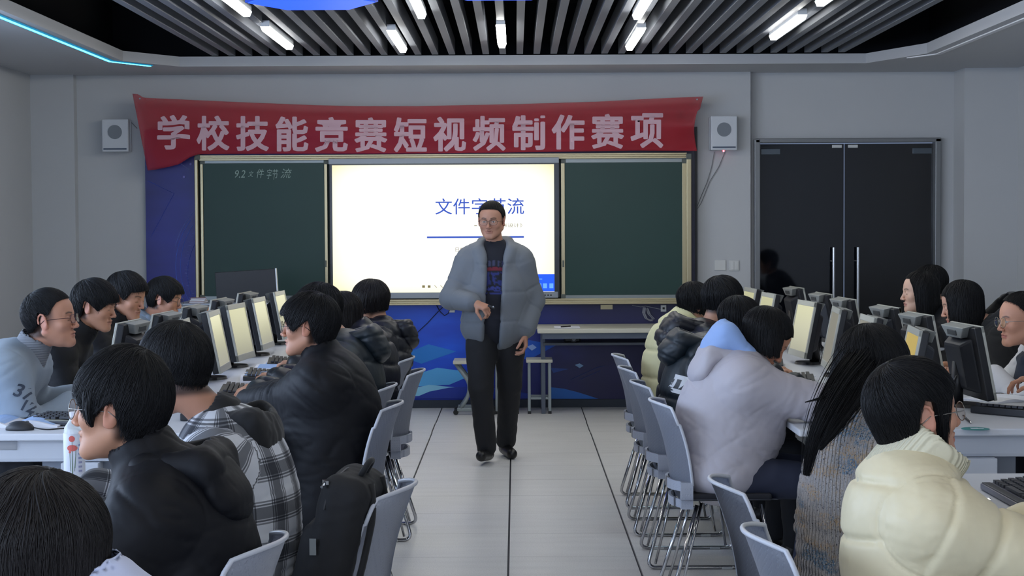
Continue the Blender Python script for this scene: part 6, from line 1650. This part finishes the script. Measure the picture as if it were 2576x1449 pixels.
# ================================================================ TEACHER
def teacher():
    Yt = 11.05; hd = pix(1237, 556, Yt)
    def lz(x, y, z): return np.array((-(x+.135), -(y-Yt), z))      # world -> person frame (faces the camera)
    kn = [lz(-.045, 11.16, .50), lz(-.235, 10.99, .50)]; an = [lz(-.072, 11.33, .11), lz(-.20, 11.02, .10)]
    p = person('man in glasses and grey down jacket walking down the aisle, holding a remote', (-.135, Yt), PI, (hd.x, hd.y-.02, hd.z), rad(168), 4, 0, True, (196, 150, 128), 1.0, 1.12,
               ((pix(1321, 838, 11.0).x, 10.98, pix(1321, 838, 11.0).z), (pix(1197, 762, 10.8).x, 10.78, pix(1197, 762, 10.8).z)), near=.75, hairst=('crew', {'vol': 1.02, 'n': 1500}), glass=(m_gblk, False, .0012), eyes='open', stand=True, fat=.007, shoulder=1.0,
               nb=(-.140, Yt+.03, 1.42), elbows=((.35, .35, -.5), (-.75, .35, -.5)), stub=.25, curl=(.55, .95), hump=-.0, fw=((.02, -.05, -1), (.75, -.45, -.35)), nrm=((-1, .1, 0), (.35, .2, -.9)), legs=list(zip(kn, an)))
    # knit sweater
    def scol(V, N, p, lt, al, aw, w):
        Cc = np.tile(rgb3((24, 27, 38)), (len(V), 1)); x = V[:, 0]; z = V[:, 2]; fr = (V[:, 1] > .05)
        def put(mask, c, a=1.0): Cc[mask & fr] = Cc[mask & fr]*(1-a)+rgb3(c)*a
        nn = wob(V, 120, 7); n2 = wob(V, 190, 9)
        put((np.abs(z-1.318) < .018) & (np.abs(x-.01) < .075) & (np.sin(x*210) > -.1), (62, 66, 96), .8)
        put((np.abs(z-1.283) < .010) & (np.abs(x-.01) < .085), (110, 34, 48), .85)
        put((np.abs(z-1.215) < .045) & (np.abs(x-.01) < .060) & (nn > .0), (44, 54, 118), .8)
        put((np.abs(z-1.145) < .022) & (np.abs(x-.01) < .050) & (n2 > .05), (56, 66, 140), .8)
        return Cc
    sw = garment(p, 'sweater', colmat('printed_navy_sweater', .85, (500, .2, .0006)), th=.004, arm=(.055, .046, .040), amp=.003, seed=11, h=.009, col=scol, collar=(.035, .058, .008), noarm=True, cuffw=.03)
    # open down jacket
    def cut(f, p):
        c = p.sp(.5)
        f.box(np.array((.012, .30, 1.08)), (.050, .245, .46), rotm(0, 0, -3), .02, .02, -1)
        f.cap(np.array((.008, .16, 1.46)), np.array((.010, .20, 1.25)), .085, .045, .03, -1); f.cap(np.array((0, .045, 1.40)), np.array((0, .06, 1.56)), .068, .085, .02, -1)
    def ext(f, p):
        f.cap(np.array((.10, .07, 1.385)), np.array((.080, .125, 1.30)), .036, .026, .03); f.cap(np.array((-.10, .07, 1.385)), np.array((-.055, .125, 1.30)), .036, .026, .03)
        f.cap(np.array((.10, .06, 1.40)), np.array((.07, -.09, 1.45)), .036, .040, .03); f.cap(np.array((-.10, .06, 1.40)), np.array((-.07, -.09, 1.45)), .036, .040, .03)
        f.cap(np.array((.07, -.09, 1.45)), np.array((-.07, -.09, 1.45)), .05, .05, .03)
        f.ell((0, .0, .90), (.232, .165, .16), I3, .06); f.ell((0, 0.01, 1.12), (.225, .160, .20), I3, .06)
    jk = garment(p, 'down_jacket', m_tgrey, th=.026, arm=(.084, .074, .062), amp=.0035, puff=.19, seed=21, h=.008, extra=ext, cut=cut, cuffw=.035, hood=None)
    trousers_legs(p, m_tr, kn, an, (.105, .080, .066), shoes=False)
    for i, (a, tw) in enumerate(((an[0], -.25), (an[1], .2))):
        f = Field(); d = np.array((math.sin(tw), math.cos(tw), 0)); b0 = np.array((a[0], a[1], 0))
        z = .03 if i else .0
        f.cap(b0-d*.05+np.array((0, 0, .048)), b0+d*.16+np.array((0, 0, .036+z)), .040, .036, .02); f.cap(b0+np.array((0, 0, .07)), b0+np.array((0, 0, .11)), .042, .046, .02)
        f.box(b0+np.array((0, 0, -.047)), (.3, .3, .05), I3, .001, .004, -1)
        V, F = f.mesh(.006); mk('shoe', smooth_v(V, F, 1), F, m_shoe, p.t)
    # remote in his right hand
    hw = p.HW[1]; t = thing('remote_clicker', 'small dark remote held in the standing man\'s bent hand', 'remote', (0, 0, 0))
    w = pix(1236, 772, 10.70); t.location = w; bm = B(); box(bm, (0, 0, 0), (.05, .018, .014), Matrix.Rotation(.4, 3, 'Y')); obj('remote_body', bm, m_blk, t, bevel=.004)
    bm = B(); cyl(bm, (.012, -.013, .002), (.012, -.009, .002), .005, n=12); obj('remote_button', bm, m_chrome, t)
teacher()

# ================================================================ LEFT ROW BY THE AISLE (facing the wall on the left)
def px3(u, v, Y): return W3(pix(u, v, Y))
# L1 nearest head, bottom left
p = person('person at the lower left corner seen from behind, dark brown hair and pale collar', (-.62, 2.42), LF, px3(90, 1418, 2.42), rad(62), 12, 0, False, hs=1.06, near=1.0, hairst=('bob', {'length': .16, 'mat': m_hairb, 'n': 4200, 'vol': 1.0}), nb=(-.60, 2.42, .985), seed=31, desk=DL)
garment(p, 'jacket', m_wcoat, th=.03, arm=(.08, .066, .052), amp=.006, collar=(.045, .070, .016), seed=32, h=.010, shoulder=1.0) if False else garment(p, 'jacket', m_wcoat, th=.035, arm=(.082, .068, .052), amp=.006, collar=(.05, .072, .016), seed=32, h=.010)
trousers_legs(p, m_tr)
# L2 bespectacled boy
p = person('boy in wire glasses and black hooded jacket in the left foreground, face in profile', (-.76, 3.95), LF, px3(305, 1030, 3.95), rad(84), -3, 0, True, (208, 160, 132), 1.05, 1.05, ((-1.22, 3.80, .79), (-1.24, 4.02, .79)), near=1.0, hairst=('fringe', {'vol': 1.10, 'depth': .93, 'top': 1.07, 'n': 3600, 'fringe': 86, 'side': 102}), glass=(m_gwire, True, .0011), nb=(-.855, 3.95, .985), elbows=((-.1, -.6, -.8), (-.1, .6, -.8)), stub=.1, seed=41, desk=DL, hump=.06, lip=.7)
j = garment(p, 'jacket', m_blkcoat, th=.034, arm=(.088, .070, .052), amp=.0050, collar=(.06, .070, .014), hood={'r': (.15, .044, .115), 't': .042}, seed=42, h=.0065, hem=.12)
lock(p, [p.H+p.R @ np.array(q) for q in ((-.078, .045, .045), (-.084, .046, .01), (-.083, .044, -.02), (-.080, .040, -.035))], .016, 160, 5, name='sideburn', w=.0012)
bm = B(); P = [Vector(p.NB)+Vector((.075, .035, .03)), Vector(p.NB)+Vector((.085, .045, -.005)), Vector(p.NB)+Vector((.09, .05, -.04))]
tube(bm, P, .003, n=6); ball(bm, P[0], .008); obj('hood_toggle', bm, m_blk, j)
trousers_legs(p, m_tr)
# L3 plaid sleeved boy
p = person('boy seen from behind in a black and white plaid jacket with black hood', (-.82, 4.75), LF, px3(438, 934, 4.75), rad(58), 6, 0, True, (200, 152, 128), 1.09, 1.12, ((-1.25, 4.62, .80), (-1.25, 4.95, .80)), near=.95, hairst=('crew', {'vol': 1.015, 'n': 3000}), nb=(-.845, 4.75, .995), elbows=((.0, -.7, -.8), (-.1, .6, -.8)), seed=51, desk=DL, hump=.075)
j = garment(p, 'plaid_jacket', m_plaid, uv=True, th=.034, arm=(.088, .076, .056), amp=.005, seed=52, h=.008, hem=.14)
def hoodf(f, p):
    up = p.up; bkn = -np.cross(up, p.rt); bkn = bkn if bkn[1] < 0 else -bkn
    R_ = np.stack([p.rt, bkn, up], 1); c0 = p.NB+bkn*.105-up*.045; f.ell(c0, (.150, .062, .095), R_, .03)
    for q in (-1, 1): f.cap(c0+p.rt*(q*.10)+up*.04, p.NB+p.rt*(q*.085)+up*.01, .040, .034, .03); f.cap(p.NB+p.rt*(q*.085)+up*.01, p.NB+p.rt*(q*.045)+p.fwd*.085-up*.03, .036, .026, .03)
    f.cap(p.NB-up*.07, p.NB+up*.02, .115, .085, .03)
    f.ell(c0+up*.055, (.085, .042, .05), R_, .02, -1); f.cap(p.NB, p.H+p.R @ np.array((0, -.03, -.05)), .060, .066, .008, -1)
f = Field(); hoodf(f, p); V, F = f.mesh(.007); V = smooth_v(V, F, 2); N = normals(V, F); V = V+N*(.004*wob(V, 40, 5)+.005*(.3-np.abs(wob(V, 55, 6))))[:, None]; mk('hood', V, F, m_blkcotton, p.t)
trousers_legs(p, m_tr)
# L4 black coat, glasses
p = person('boy in black framed glasses and a big black coat beside the open book', (-.80, 6.93), LF, px3(778, 822, 6.95), rad(86), -2, 0, True, (206, 156, 130), 1.05, 1.16, ((-1.20, 7.22, .800), (-1.18, 7.50, .800)), near=.85, hairst=('fringe', {'vol': 1.11, 'n': 2200, 'fringe': 80, 'side': 100}), glass=(m_gblk, True, .0012), nb=(-.79, 6.95, .995), elbows=((-.15, -.7, -.8), (-.1, .6, -.8)), seed=61, desk=DL, hump=.07, curl=(.35, .5), stub=.12)
garment(p, 'coat', m_blkcoat, th=.040, arm=(.098, .086, .062), amp=.0055, collar=(.055, .066, .018), seed=62, h=.0085, hem=.26, belly=.03)
trousers_legs(p, m_tr)
# L5 hooded black puffer
p = person('person in a black hooded jacket between the bespectacled boy and the clipped brown hair', (-.84, 7.75), LF, px3(800, 785, 7.78), rad(80), 8, 0, True, hs=1.02, girth=1.1, hands=((-1.2, 7.75, .80), (-1.2, 7.95, .80)), near=.6, hairst=('fringe', {'vol': 1.06}), nb=(-.825, 7.78, 1.02), seed=71, desk=DL, hump=.09)
garment(p, 'jacket', m_puffteal, th=.040, arm=(.095, .080, .06), amp=.006, puff=.20, hood={'c': (0, .01, .04), 'r': (.13, .062, .10), 't': .036}, seed=72, h=.009, hem=.12); trousers_legs(p, m_tr)
# L6
p = person('girl with clipped brown hair and black puffer, second from the podium in the aisle row', (-.86, 8.52), LF, px3(862, 797, 8.55), rad(86), 22, 0, False, hs=1.0, girth=1.08, hands=((-1.22, 8.5, .80), (-1.2, 8.7, .80)), near=.6, hairst=('long', {'length': .20, 'mat': m_hairb}), nb=(-.79, 8.55, .99), seed=81, desk=DL, hump=.09)
garment(p, 'puffer_jacket', m_puffblk, th=.042, arm=(.095, .082, .06), amp=.008, puff=.115, collar=(.05, .066, .02), seed=82, h=.009, hem=.12); trousers_legs(p, m_tr)
bm = B(); c = Vector(p.H)+Vector((.06, -.10, -.01)); box(bm, c, (.012, .06, .018)); obj('hair_clip', bm, mat('clip_brown', rgb(120, 84, 70), .3), p.t, bevel=.003)
# L7
p = person('girl with short dark hair and quilted black puffer, nearest the podium in the aisle row', (-.84, 9.35), LF, px3(932, 764, 9.4), rad(70), 14, 0, False, hs=1.04, girth=1.05, hands=((-1.22, 9.3, .80), (-1.2, 9.5, .80)), near=.6, hairst=('bob', {'length': .085, 'mat': m_hairb, 'vol': 1.03}), nb=(-.77, 9.4, .99), seed=91, desk=DL, hump=.08)
garment(p, 'puffer_jacket', m_puffblk, th=.044, arm=(.095, .082, .06), amp=.009, puff=.085, hood={'c': (0, .01, .03), 'r': (.13, .055, .09), 't': .034}, seed=92, h=.009, hem=.12); trousers_legs(p, m_tr)

# ================================================================ LEFT ROW BY THE WALL (facing the aisle)
p = person('boy in red brown glasses and a grey sweatshirt with lettering on the sleeve', (-2.52, 7.32), RT, px3(127, 806, 7.3), rad(-91), -6, 0, True, (204, 154, 130), 1.07, 1.28, ((-2.02, 7.60, .80), (-1.95, 7.30, .80)), near=.85, hairst=('crew', {'vol': 1.03, 'n': 1600}), glass=(m_gred, False, .0014), nb=(-2.13, 7.32, 1.02), elbows=((-.2, .6, -.8), (-.25, -.5, -.8)), seed=101, desk=DL, fat=.010, stub=.15, hump=.10)
def striped(V, N, p, lt, al, aw, w): return None
sw = garment(p, 'sweatshirt', m_sweat, th=.028, arm=(.092, .082, .058), amp=.0055, seed=102, h=.0085, hem=.1, belly=.02)
f = Field(); ax = _unit(p.H-p.NB+np.array((0, 0, .05))); f.cap(p.NB-ax*.03, p.NB+ax*.055, .082, .076, .01); f.cap(p.NB-ax*.2, p.NB+ax*.2, .066, .066, .004, -1); V, F = f.mesh(.006); mk('striped_collar', smooth_v(V, F, 1), F, mat('striped_rib', rgb(120, 124, 130), .85), p.t); ribs(MATS['striped_rib'], 30, .003, 2)
a = np.array(p.SH[1]); e = np.array(p.EL[1]); d = _unit(e-a)
for k, (s_, off) in enumerate((('37', .085), ('12', .150), ('17', .205))):
    bm = text_bm(s_, .075 if k == 0 else .06, .0, .0015); x0_, x1_, y0_, y1_ = bounds(bm)
    for v in bm.verts: v.co.x -= (x0_+x1_)/2; v.co.y -= (y0_+y1_)/2
    o_ = a+d*off+np.array((.0, .07, 0)); decal(p, sw, bm, o_, (0, 1, -.45), (0, .45, 1), m_stripedk, 'sleeve_lettering')
trousers_legs(p, m_tr)
p = person('boy with a black fringe and black jacket, second from the left edge', (-2.58, 8.35), RT, px3(238, 771, 8.4), rad(-97), 8, 0, True, (204, 156, 132), 1.03, 1.0, ((-2.05, 8.6, .80), (-2.0, 8.3, .80)), near=.65, hairst=('fringe', {'vol': 1.08, 'n': 1500, 'fringe': 86}), nb=(-2.21, 8.38, 1.02), seed=111, desk=DL, hump=.08)
garment(p, 'jacket', m_blkcoat, th=.03, arm=(.085, .072, .054), amp=.005, collar=(.06, .066, .014), seed=112, h=.009); trousers_legs(p, m_tr)
p = person('boy with wavy black hair looking down, black jacket with a pale zip', (-2.62, 9.5), RT, px3(318, 748, 9.55), rad(-108), 12, 0, True, (202, 152, 126), 1.07, 1.05, ((-2.1, 9.75, .80), (-2.05, 9.4, .80)), near=.65, hairst=('fringe', {'vol': 1.11, 'n': 1500, 'fringe': 74, 'part': .5, 'side': 90}), nb=(-2.32, 9.52, 1.02), seed=121, desk=DL, hump=.06, stub=.25)
j = garment(p, 'jacket', m_blkcoat, th=.032, arm=(.086, .074, .056), amp=.005, collar=(.06, .066, .014), seed=122, h=.009); zip_line(p, j, m_stripe, 'zip', r=.005, x=.05); trousers_legs(p, m_tr)
p = person('boy in glasses and a blue grey hooded sweatshirt by the podium', (-2.62, 10.45), RT, px3(414, 752, 10.5), rad(-97), 10, 0, True, (206, 156, 132), 1.04, 1.0, ((-2.1, 10.7, .80), (-2.05, 10.3, .80)), near=.6, hairst=('fringe', {'vol': 1.07, 'n': 1500}), glass=(m_gblk, True, .0012), nb=(-2.30, 10.47, .975), seed=131, desk=DL, hump=.07)
garment(p, 'hooded_sweatshirt', m_hoodie, th=.028, arm=(.084, .072, .054), amp=.008, hood={'c': (0, 0, .03), 'r': (.125, .05, .09), 't': .034}, seed=132, h=.009); trousers_legs(p, m_tr)

# ================================================================ RIGHT ROW BY THE AISLE (facing the right wall)
p = person('person in a pale yellow quilted puffer, farthest in the right aisle row', (.90, 9.42), RT, px3(1745, 768, 9.42), rad(-70), 22, 0, False, hs=1.02, girth=1.02, hands=((1.32, 9.55, .80), (1.3, 9.3, .80)), near=.6, hairst=('bob', {'length': .08}), nb=(.93, 9.42, 1.0), seed=141, desk=DR, hump=.06)
garment(p, 'puffer_jacket', m_puffyel, th=.042, arm=(.095, .082, .06), amp=.008, puff=.155, collar=(.04, .066, .02), seed=142, h=.009, hem=.14); trousers_legs(p, m_tr)
p = person('person in a black hooded puffer beside the pale yellow one', (.92, 8.6), RT, px3(1818, 760, 8.6), rad(-72), 12, 0, False, hs=1.04, girth=1.1, hands=((1.32, 8.75, .80), (1.3, 8.5, .80)), near=.6, hairst=('bob', {'length': .08, 'vol': 1.02}), nb=(.99, 8.6, 1.01), seed=151, desk=DR, hump=.07)
garment(p, 'puffer_jacket', m_puffblk, th=.046, arm=(.098, .085, .062), amp=.008, puff=.16, hood={'c': (0, .015, .02), 'r': (.145, .075, .11), 't': .040}, seed=152, h=.009, hem=.12); trousers_legs(p, m_tr)
p = person('person in a dark teal hooded puffer with a lettered white sleeve patch', (.85, 7.8), RT, px3(1858, 818, 7.8), rad(-66), 26, 0, False, hs=1.04, girth=1.08, hands=((1.32, 7.95, .80), (1.3, 7.7, .80)), near=.6, hairst=('bob', {'length': .09, 'vol': 1.02}), nb=(.925, 7.8, .985), seed=161, desk=DR, hump=.07)
j = garment(p, 'puffer_jacket', m_puffteal, th=.046, arm=(.098, .085, .062), amp=.007, puff=.20, hood={'c': (0, .015, .02), 'r': (.14, .068, .10), 't': .038}, seed=162, h=.009, hem=.12); trousers_legs(p, m_tr)
# patch on the back of the sleeve
o_ = p.L(px3(1712, 968, 7.60)); bm = B(); bmesh.ops.create_grid(bm, x_segments=8, y_segments=8, size=.5, matrix=Matrix.Diagonal((.085, .085, 1, 1)))
pt = decal(p, j, bm, o_+np.array((0, -.0, 0)), (-.35, .95, -.30), (-.1, .3, .95), m_stripe, 'sleeve_patch', .004)
bm = text_bm('NIA', .06, 0, .002); x0_, x1_, y0_, y1_ = bounds(bm)
for v in bm.verts: v.co.x -= (x0_+x1_)/2; v.co.y -= (y0_+y1_)/2
decal(p, pt, bm, o_, (-.35, .95, -.30), (-.1, .3, .95), m_blk, 'patch_lettering', .006)
# R4 light grey coat
p = person('person in light grey coat with light blue inner hood, bent over a notebook', (.86, 7.0), RT, px3(1922, 852, 7.0), rad(-86), 38, 0, False, (205, 150, 122), 1.02, 1.08, ((1.45, 7.22, .80), (1.50, 6.92, .80)), near=.85, hairst=('long', {'length': .11, 'n': 2600, 'vol': 1.03, 'fringe': 66, 'fo': 58}), nb=(.955, 7.0, 1.0), elbows=((-.1, .4, -.8), (-.15, -.45, -.8)), seed=171, desk=DR, hump=.055)
garment(p, 'hooded_sweatshirt', m_bluehood, th=.018, arm=(.06, .05, .04), amp=.004, noarm=True, hood={'c': (0, -.015, .115), 'r': (.120, .068, .10), 't': .040}, seed=172, h=.008)
j = garment(p, 'coat', m_greycoat, th=.040, arm=(.094, .084, .066), amp=.0045, hood={'c': (0, .01, .0), 'r': (.145, .045, .10), 't': .034}, seed=173, h=.0075, hem=.03, belly=.065)
trousers_legs(p, m_jean)
# R5 knit sweater girl
p = person('girl with very long black hair in a speckled grey knit sweater', (.98, 4.82), RT, px3(2192, 938, 4.85), rad(-60), 22, 0, False, hs=1.05, girth=1.04, hands=((1.07, 4.94, .66), (1.07, 4.74, .66)), near=1.0, hairst=('long', {'length': .34, 'n': 3200, 'vol': 1.05, 'grav': (-.30, -.10, -1)}), nb=(1.035, 4.82, 1.0), elbows=((-.1, .5, -.8), (-.1, -.5, -.8)), seed=181, desk=DR, hump=.055)
lock(p, [p.L(px3(2165, 900, 4.80)), p.L(px3(2120, 960, 4.68)), p.L(px3(2075, 1040, 4.64)), p.L(px3(2045, 1110, 4.63)), p.L(px3(2028, 1196, 4.64))], .042, 900, 7, w=.0011)
lock(p, [p.L(px3(2190, 920, 4.76)), p.L(px3(2150, 1000, 4.66)), p.L(px3(2105, 1070, 4.62)), p.L(px3(2060, 1130, 4.61))], .036, 500, 8, w=.0011)
lock(p, [p.L(px3(2110, 960, 4.66)), p.L(px3(2070, 1000, 4.64)), p.L(px3(2025, 1012, 4.64))], .006, 40, 9, w=.0010)
garment(p, 'knit_sweater', m_knit, th=.030, arm=(.086, .078, .062), amp=.009, collar=(.03, .066, .012), seed=182, h=.008, hem=.22)
trousers_legs(p, m_jean)
# R6 cream puffer girl
p = person('girl in round clear glasses and a cream puffer jacket in the right foreground', (.975, 4.02), RT, (.965, 4.05, 1.103), rad(-78), -6, 0, False, (212, 164, 138), 1.02, .95, ((1.42, 4.28, .81), (1.46, 3.98, .815)), near=1.0, hairst=('tuck', {'vol': 1.08, 'n': 2600, 'fringe': 74}), glass=(m_gwire, True, .0012), nb=(.948, 4.04, .955), elbows=((-.1, .5, -.8), (-.1, -.55, -.7)), seed=191, desk=DR, hump=.015)
j = garment(p, 'puffer_jacket', m_puffcream, th=.036, arm=(.092, .084, .062), amp=.0075, puff=.135, seed=192, h=.0065, hem=.16)
f = Field(); ax = _unit(np.array((0, .60, .80))); f.cap(p.NB-ax*.03, p.NB+ax*.088, .106, .102, .02); f.cap(p.NB-ax*.02, p.NB+ax*.22, .086, .096, .01, -1)
V, F = f.mesh(.006); V = smooth_v(V, F, 2); mk('ribbed_collar', V, F, m_rib, p.t)
trousers_legs(p, m_jean)

# ================================================================ RIGHT ROW BY THE WALL (facing the aisle)
p = person('girl with long black hair in profile, black jacket with white stripes and a green collar', (2.86, 9.8), LF, px3(2314, 737, 9.8), rad(90), 0, 0, False, (222, 186, 166), 1.0, 1.0, ((2.36, 9.6, .80), (2.38, 9.9, .80)), near=.65, hairst=('long', {'length': .20, 'fringe': 58, 'fo': 50, 'n': 1600}), nb=(2.46, 9.8, 1.03), seed=201, desk=DR, hump=.05)
j = garment(p, 'jacket', m_blkcoat, th=.03, arm=(.085, .072, .056), amp=.007, seed=202, h=.009)
f = Field(); f.cap(p.NB+np.array((-.10, -.05, -.01)), p.NB+np.array((.10, -.05, -.01)), .045, .045, .02); f.cap(p.NB+np.array((-.10, -.05, 0)), p.NB+np.array((-.05, .06, -.02)), .04, .02, .02); f.cap(p.NB, p.H+p.R @ np.array((0, -.03, -.06)), .06, .062, .01, -1); V, F = f.mesh(.008); mk('green_collar', smooth_v(V, F, 2), F, mat('green_cloth', rgb(40, 130, 52), .8), p.t)
a = np.array(p.SH[0]); e = np.array(p.EL[0]); garment_last = p.last
for k in range(2):
    bm = B(); bmesh.ops.create_grid(bm, x_segments=2, y_segments=14, size=.5, matrix=Matrix.Diagonal((.012, .20, 1, 1))); d = _unit(e-a)
    decal(p, j, bm, a+d*.12+np.array((0, .03*k-.01, 0)), (0, 1, .3), tuple(-d), m_stripe, 'sleeve_stripe', .004)
trousers_legs(p, m_tr)
p = person('person with black hair half hidden behind the girl with the green collar', (2.98, 10.95), LF, (2.72, 11.0, 1.155), rad(84), 10, 0, True, hs=1.02, near=.5, hairst=('fringe', {'vol': 1.06}), nb=(2.79, 11.0, 1.01), seed=211, desk=DR)
garment(p, 'jacket', m_blkcoat, th=.03, amp=.006, seed=212, h=.011, hood={}); trousers_legs(p, m_tr)
p = person('girl with straight black hair over her cheek in a bulky black hooded coat', (2.86, 8.85), LF, px3(2420, 768, 8.9), rad(78), 12, 0, False, (214, 170, 150), 1.02, 1.15, ((2.38, 8.75, .80), (2.36, 8.95, .80)), near=.65, hairst=('long', {'length': .17, 'n': 1800, 'fringe': 70, 'vol': 1.02}), nb=(2.50, 8.88, 1.01), seed=221, desk=DR, hump=.07)
garment(p, 'coat', m_blkcotton, th=.046, arm=(.10, .085, .062), amp=.009, hood={'c': (0, .02, .03), 'r': (.155, .08, .11), 't': .042}, seed=222, h=.009); trousers_legs(p, m_tr)
def wcol(V, N, p, lt, al, aw, w):
    Cc = np.tile(rgb3((206, 206, 210)), (len(V), 1)); left = (w == 2) | (w == 3)
    m = left & (np.sin((V[:, 1]+.9*V[:, 2])*150) > .15) & (al < .17) & (al > .02); Cc[m] = rgb3((66, 76, 92))
    gb = (~left) & (V[:, 1] < p.NB[1]-.02) & (V[:, 2] < p.NB[2]-.02); Cc[gb] = rgb3((150, 154, 160)); return Cc
p = person('girl with tied back hair and clear glasses in a white jacket with slate stripes', (2.90, 8.0), LF, px3(2568, 807, 8.0), rad(99), 2, 0, False, (208, 158, 134), 1.04, 1.08, ((2.30, 8.05, .83), (2.24, 8.42, .845)), near=.8, hairst=('tied', {'vol': 1.03, 'n': 1600}), glass=(m_gwire, True, .0011), eyes='open', nb=(2.50, 8.0, .985), elbows=((.1, -.6, -.7), (.1, .6, -.7)), seed=231, desk=DR, hump=.06, curl=(.6, .8))
j = garment(p, 'jacket', m_white, th=.034, arm=(.090, .078, .058), amp=.008, seed=232, h=.008, col=wcol)
f = Field(); f.cap(p.NB+np.array((-.085, -.04, .01)), p.NB+np.array((-.035, .085, -.07)), .026, .016, .02); f.cap(p.NB+np.array((.085, -.04, .01)), p.NB+np.array((.035, .085, -.07)), .026, .016, .02); f.cap(p.NB+np.array((-.085, -.04, .01)), p.NB+np.array((.085, -.04, .01)), .03, .03, .02); f.cap(p.NB+np.array((0, .05, -.08)), p.NB+np.array((0, .09, -.25)), .05, .05, .02); V, F = f.mesh(.007); mk('slate_collar', smooth_v(V, F, 2), F, mat('slate_cloth', rgb(48, 54, 66), .85), p.t)
trousers_legs(p, m_tr)
pp = p.HW[1]; wq = pix(2352, 908, 8.42); pn = thing('pen', 'white pen held upright by the girl in the white striped jacket', 'pen', (2.145, 8.40, .835)); bm = B(); cyl(bm, (0, 0, 0), (-.035, -.02, .10), .005, n=10); obj('pen_barrel', bm, m_paper, pn); bm = B(); cyl(bm, (0, 0, -.012), (0, 0, 0), .001, .005, n=10); obj('pen_tip', bm, m_chrome, pn)
p = person('person in a pale blue fleece mostly outside the right edge, only hands and sleeves showing', (3.02, 7.15), LF, (2.74, 7.15, 1.15), rad(95), 15, 0, False, (206, 154, 132), 1.0, 1.05, ((2.30, 7.18, .80), (2.27, 7.62, .84)), near=.7, hairst=('long', {'length': .2}), nb=(2.82, 7.15, 1.0), elbows=((.2, -.5, -.7), (.2, .5, -.6)), seed=241, desk=DR, curl=(.9, .5))
garment(p, 'fleece', m_fuzzy, th=.034, arm=(.092, .085, .070), amp=.008, seed=242, h=.009); trousers_legs(p, m_tr)

# ================================================================ BACKPACK on the chair behind the plaid jacket
t = thing('backpack', 'black backpack standing on the chair behind the plaid jacket', 'backpack', (-.505, 4.65, 0), LF-.12)
Rb = rotm(0, -14, 0)
def bx_(c): return np.array(c)
f = Field(); f.box(bx_((0, -.01, .675)), (.150, .070, .215), Rb, .05, .012); f.box(bx_((0, .055, .62)), (.125, .045, .14), Rb, .035, .008)
f.box(bx_((0, .080, .57)), (.105, .035, .08), Rb, .025, .006)
V, F = f.mesh(.0075); V = smooth_v(V, F, 2); N = normals(V, F); V = V+N*(.004*wob(V, 25, 3)+.004*(.3-np.abs(wob(V, 45, 9))))[:, None]; mk('pack_body', V, F, mat('black_canvas', rgb(18, 19, 23), .8, bump=(500, .3, .0008)), t)
bm = B(); tube(bm, round_path([(-.03, -.075, .872), (-.03, -.10, .915), (.03, -.10, .915), (.03, -.075, .872)], .03), .009, n=8); obj('carry_handle', bm, m_blkcotton, t, smooth=True)
bm = B()
for s in (-1, 1): tube(bm, round_path([(s*.07, -.115, .86), (s*.09, -.125, .78), (s*.12, -.09, .60), (s*.13, -.04, .48)], .08), .010, n=8)
obj('shoulder_strap', bm, m_blkcotton, t, smooth=True)
bm = B(); tube(bm, [(-.148, .0, .80), (-.13, -.01, .855), (-.09, -.025, .882), (0, -.03, .890), (.09, -.025, .882), (.13, -.01, .855), (.148, 0, .80)], .0035, n=6); obj('zip', bm, m_blk2, t)
bm = B(); box(bm, (-.125, .0, .872), (.035, .008, .010), Matrix.Rotation(.5, 3, 'Z')); cyl(bm, (-.15, .005, .862), (-.13, .0, .872), .004, n=8); obj('zip_pull', bm, m_chrome, t)
bm = B(); box(bm, (-.1535, .03, .70), (.003, .018, .045)); obj('fabric_label', bm, mat('label_cloth', rgb(120, 124, 124), .7), t)
# green bottle hanging beside it
gp = pix(777, 1412, 4.6); t = thing('drink_bottle', 'small green bottle beside the black backpack on the chair', 'bottle', (gp.x-.005, 4.60, .475))
mg = bpy.data.materials.new('green_plastic'); mg.use_nodes = True; b_ = mg.node_tree.nodes['Principled BSDF']; b_.inputs['Base Color'].default_value = rgb(30, 150, 100); b_.inputs['Roughness'].default_value = .2; b_.inputs['Alpha'].default_value = .8
bm = B(); lathe(bm, [(.024, 0), (.028, .004), (.028, .12), (.022, .15), (.012, .165)], 20); obj('bottle_body', bm, mg, t, smooth=True)
bm = B(); lathe(bm, [(.014, .163), (.014, .182), (.013, .184)], 16); obj('bottle_cap', bm, mat('green_cap', rgb(70, 190, 130), .4), t)
bm = B(); tube(bm, [(-.012, 0, .17), (-.02, .0, .20), (0, 0, .215), (.02, 0, .20), (.012, 0, .17)], .003, n=6); obj('bottle_loop', bm, mat('green_cap', rgb(70, 190, 130), .4), t)
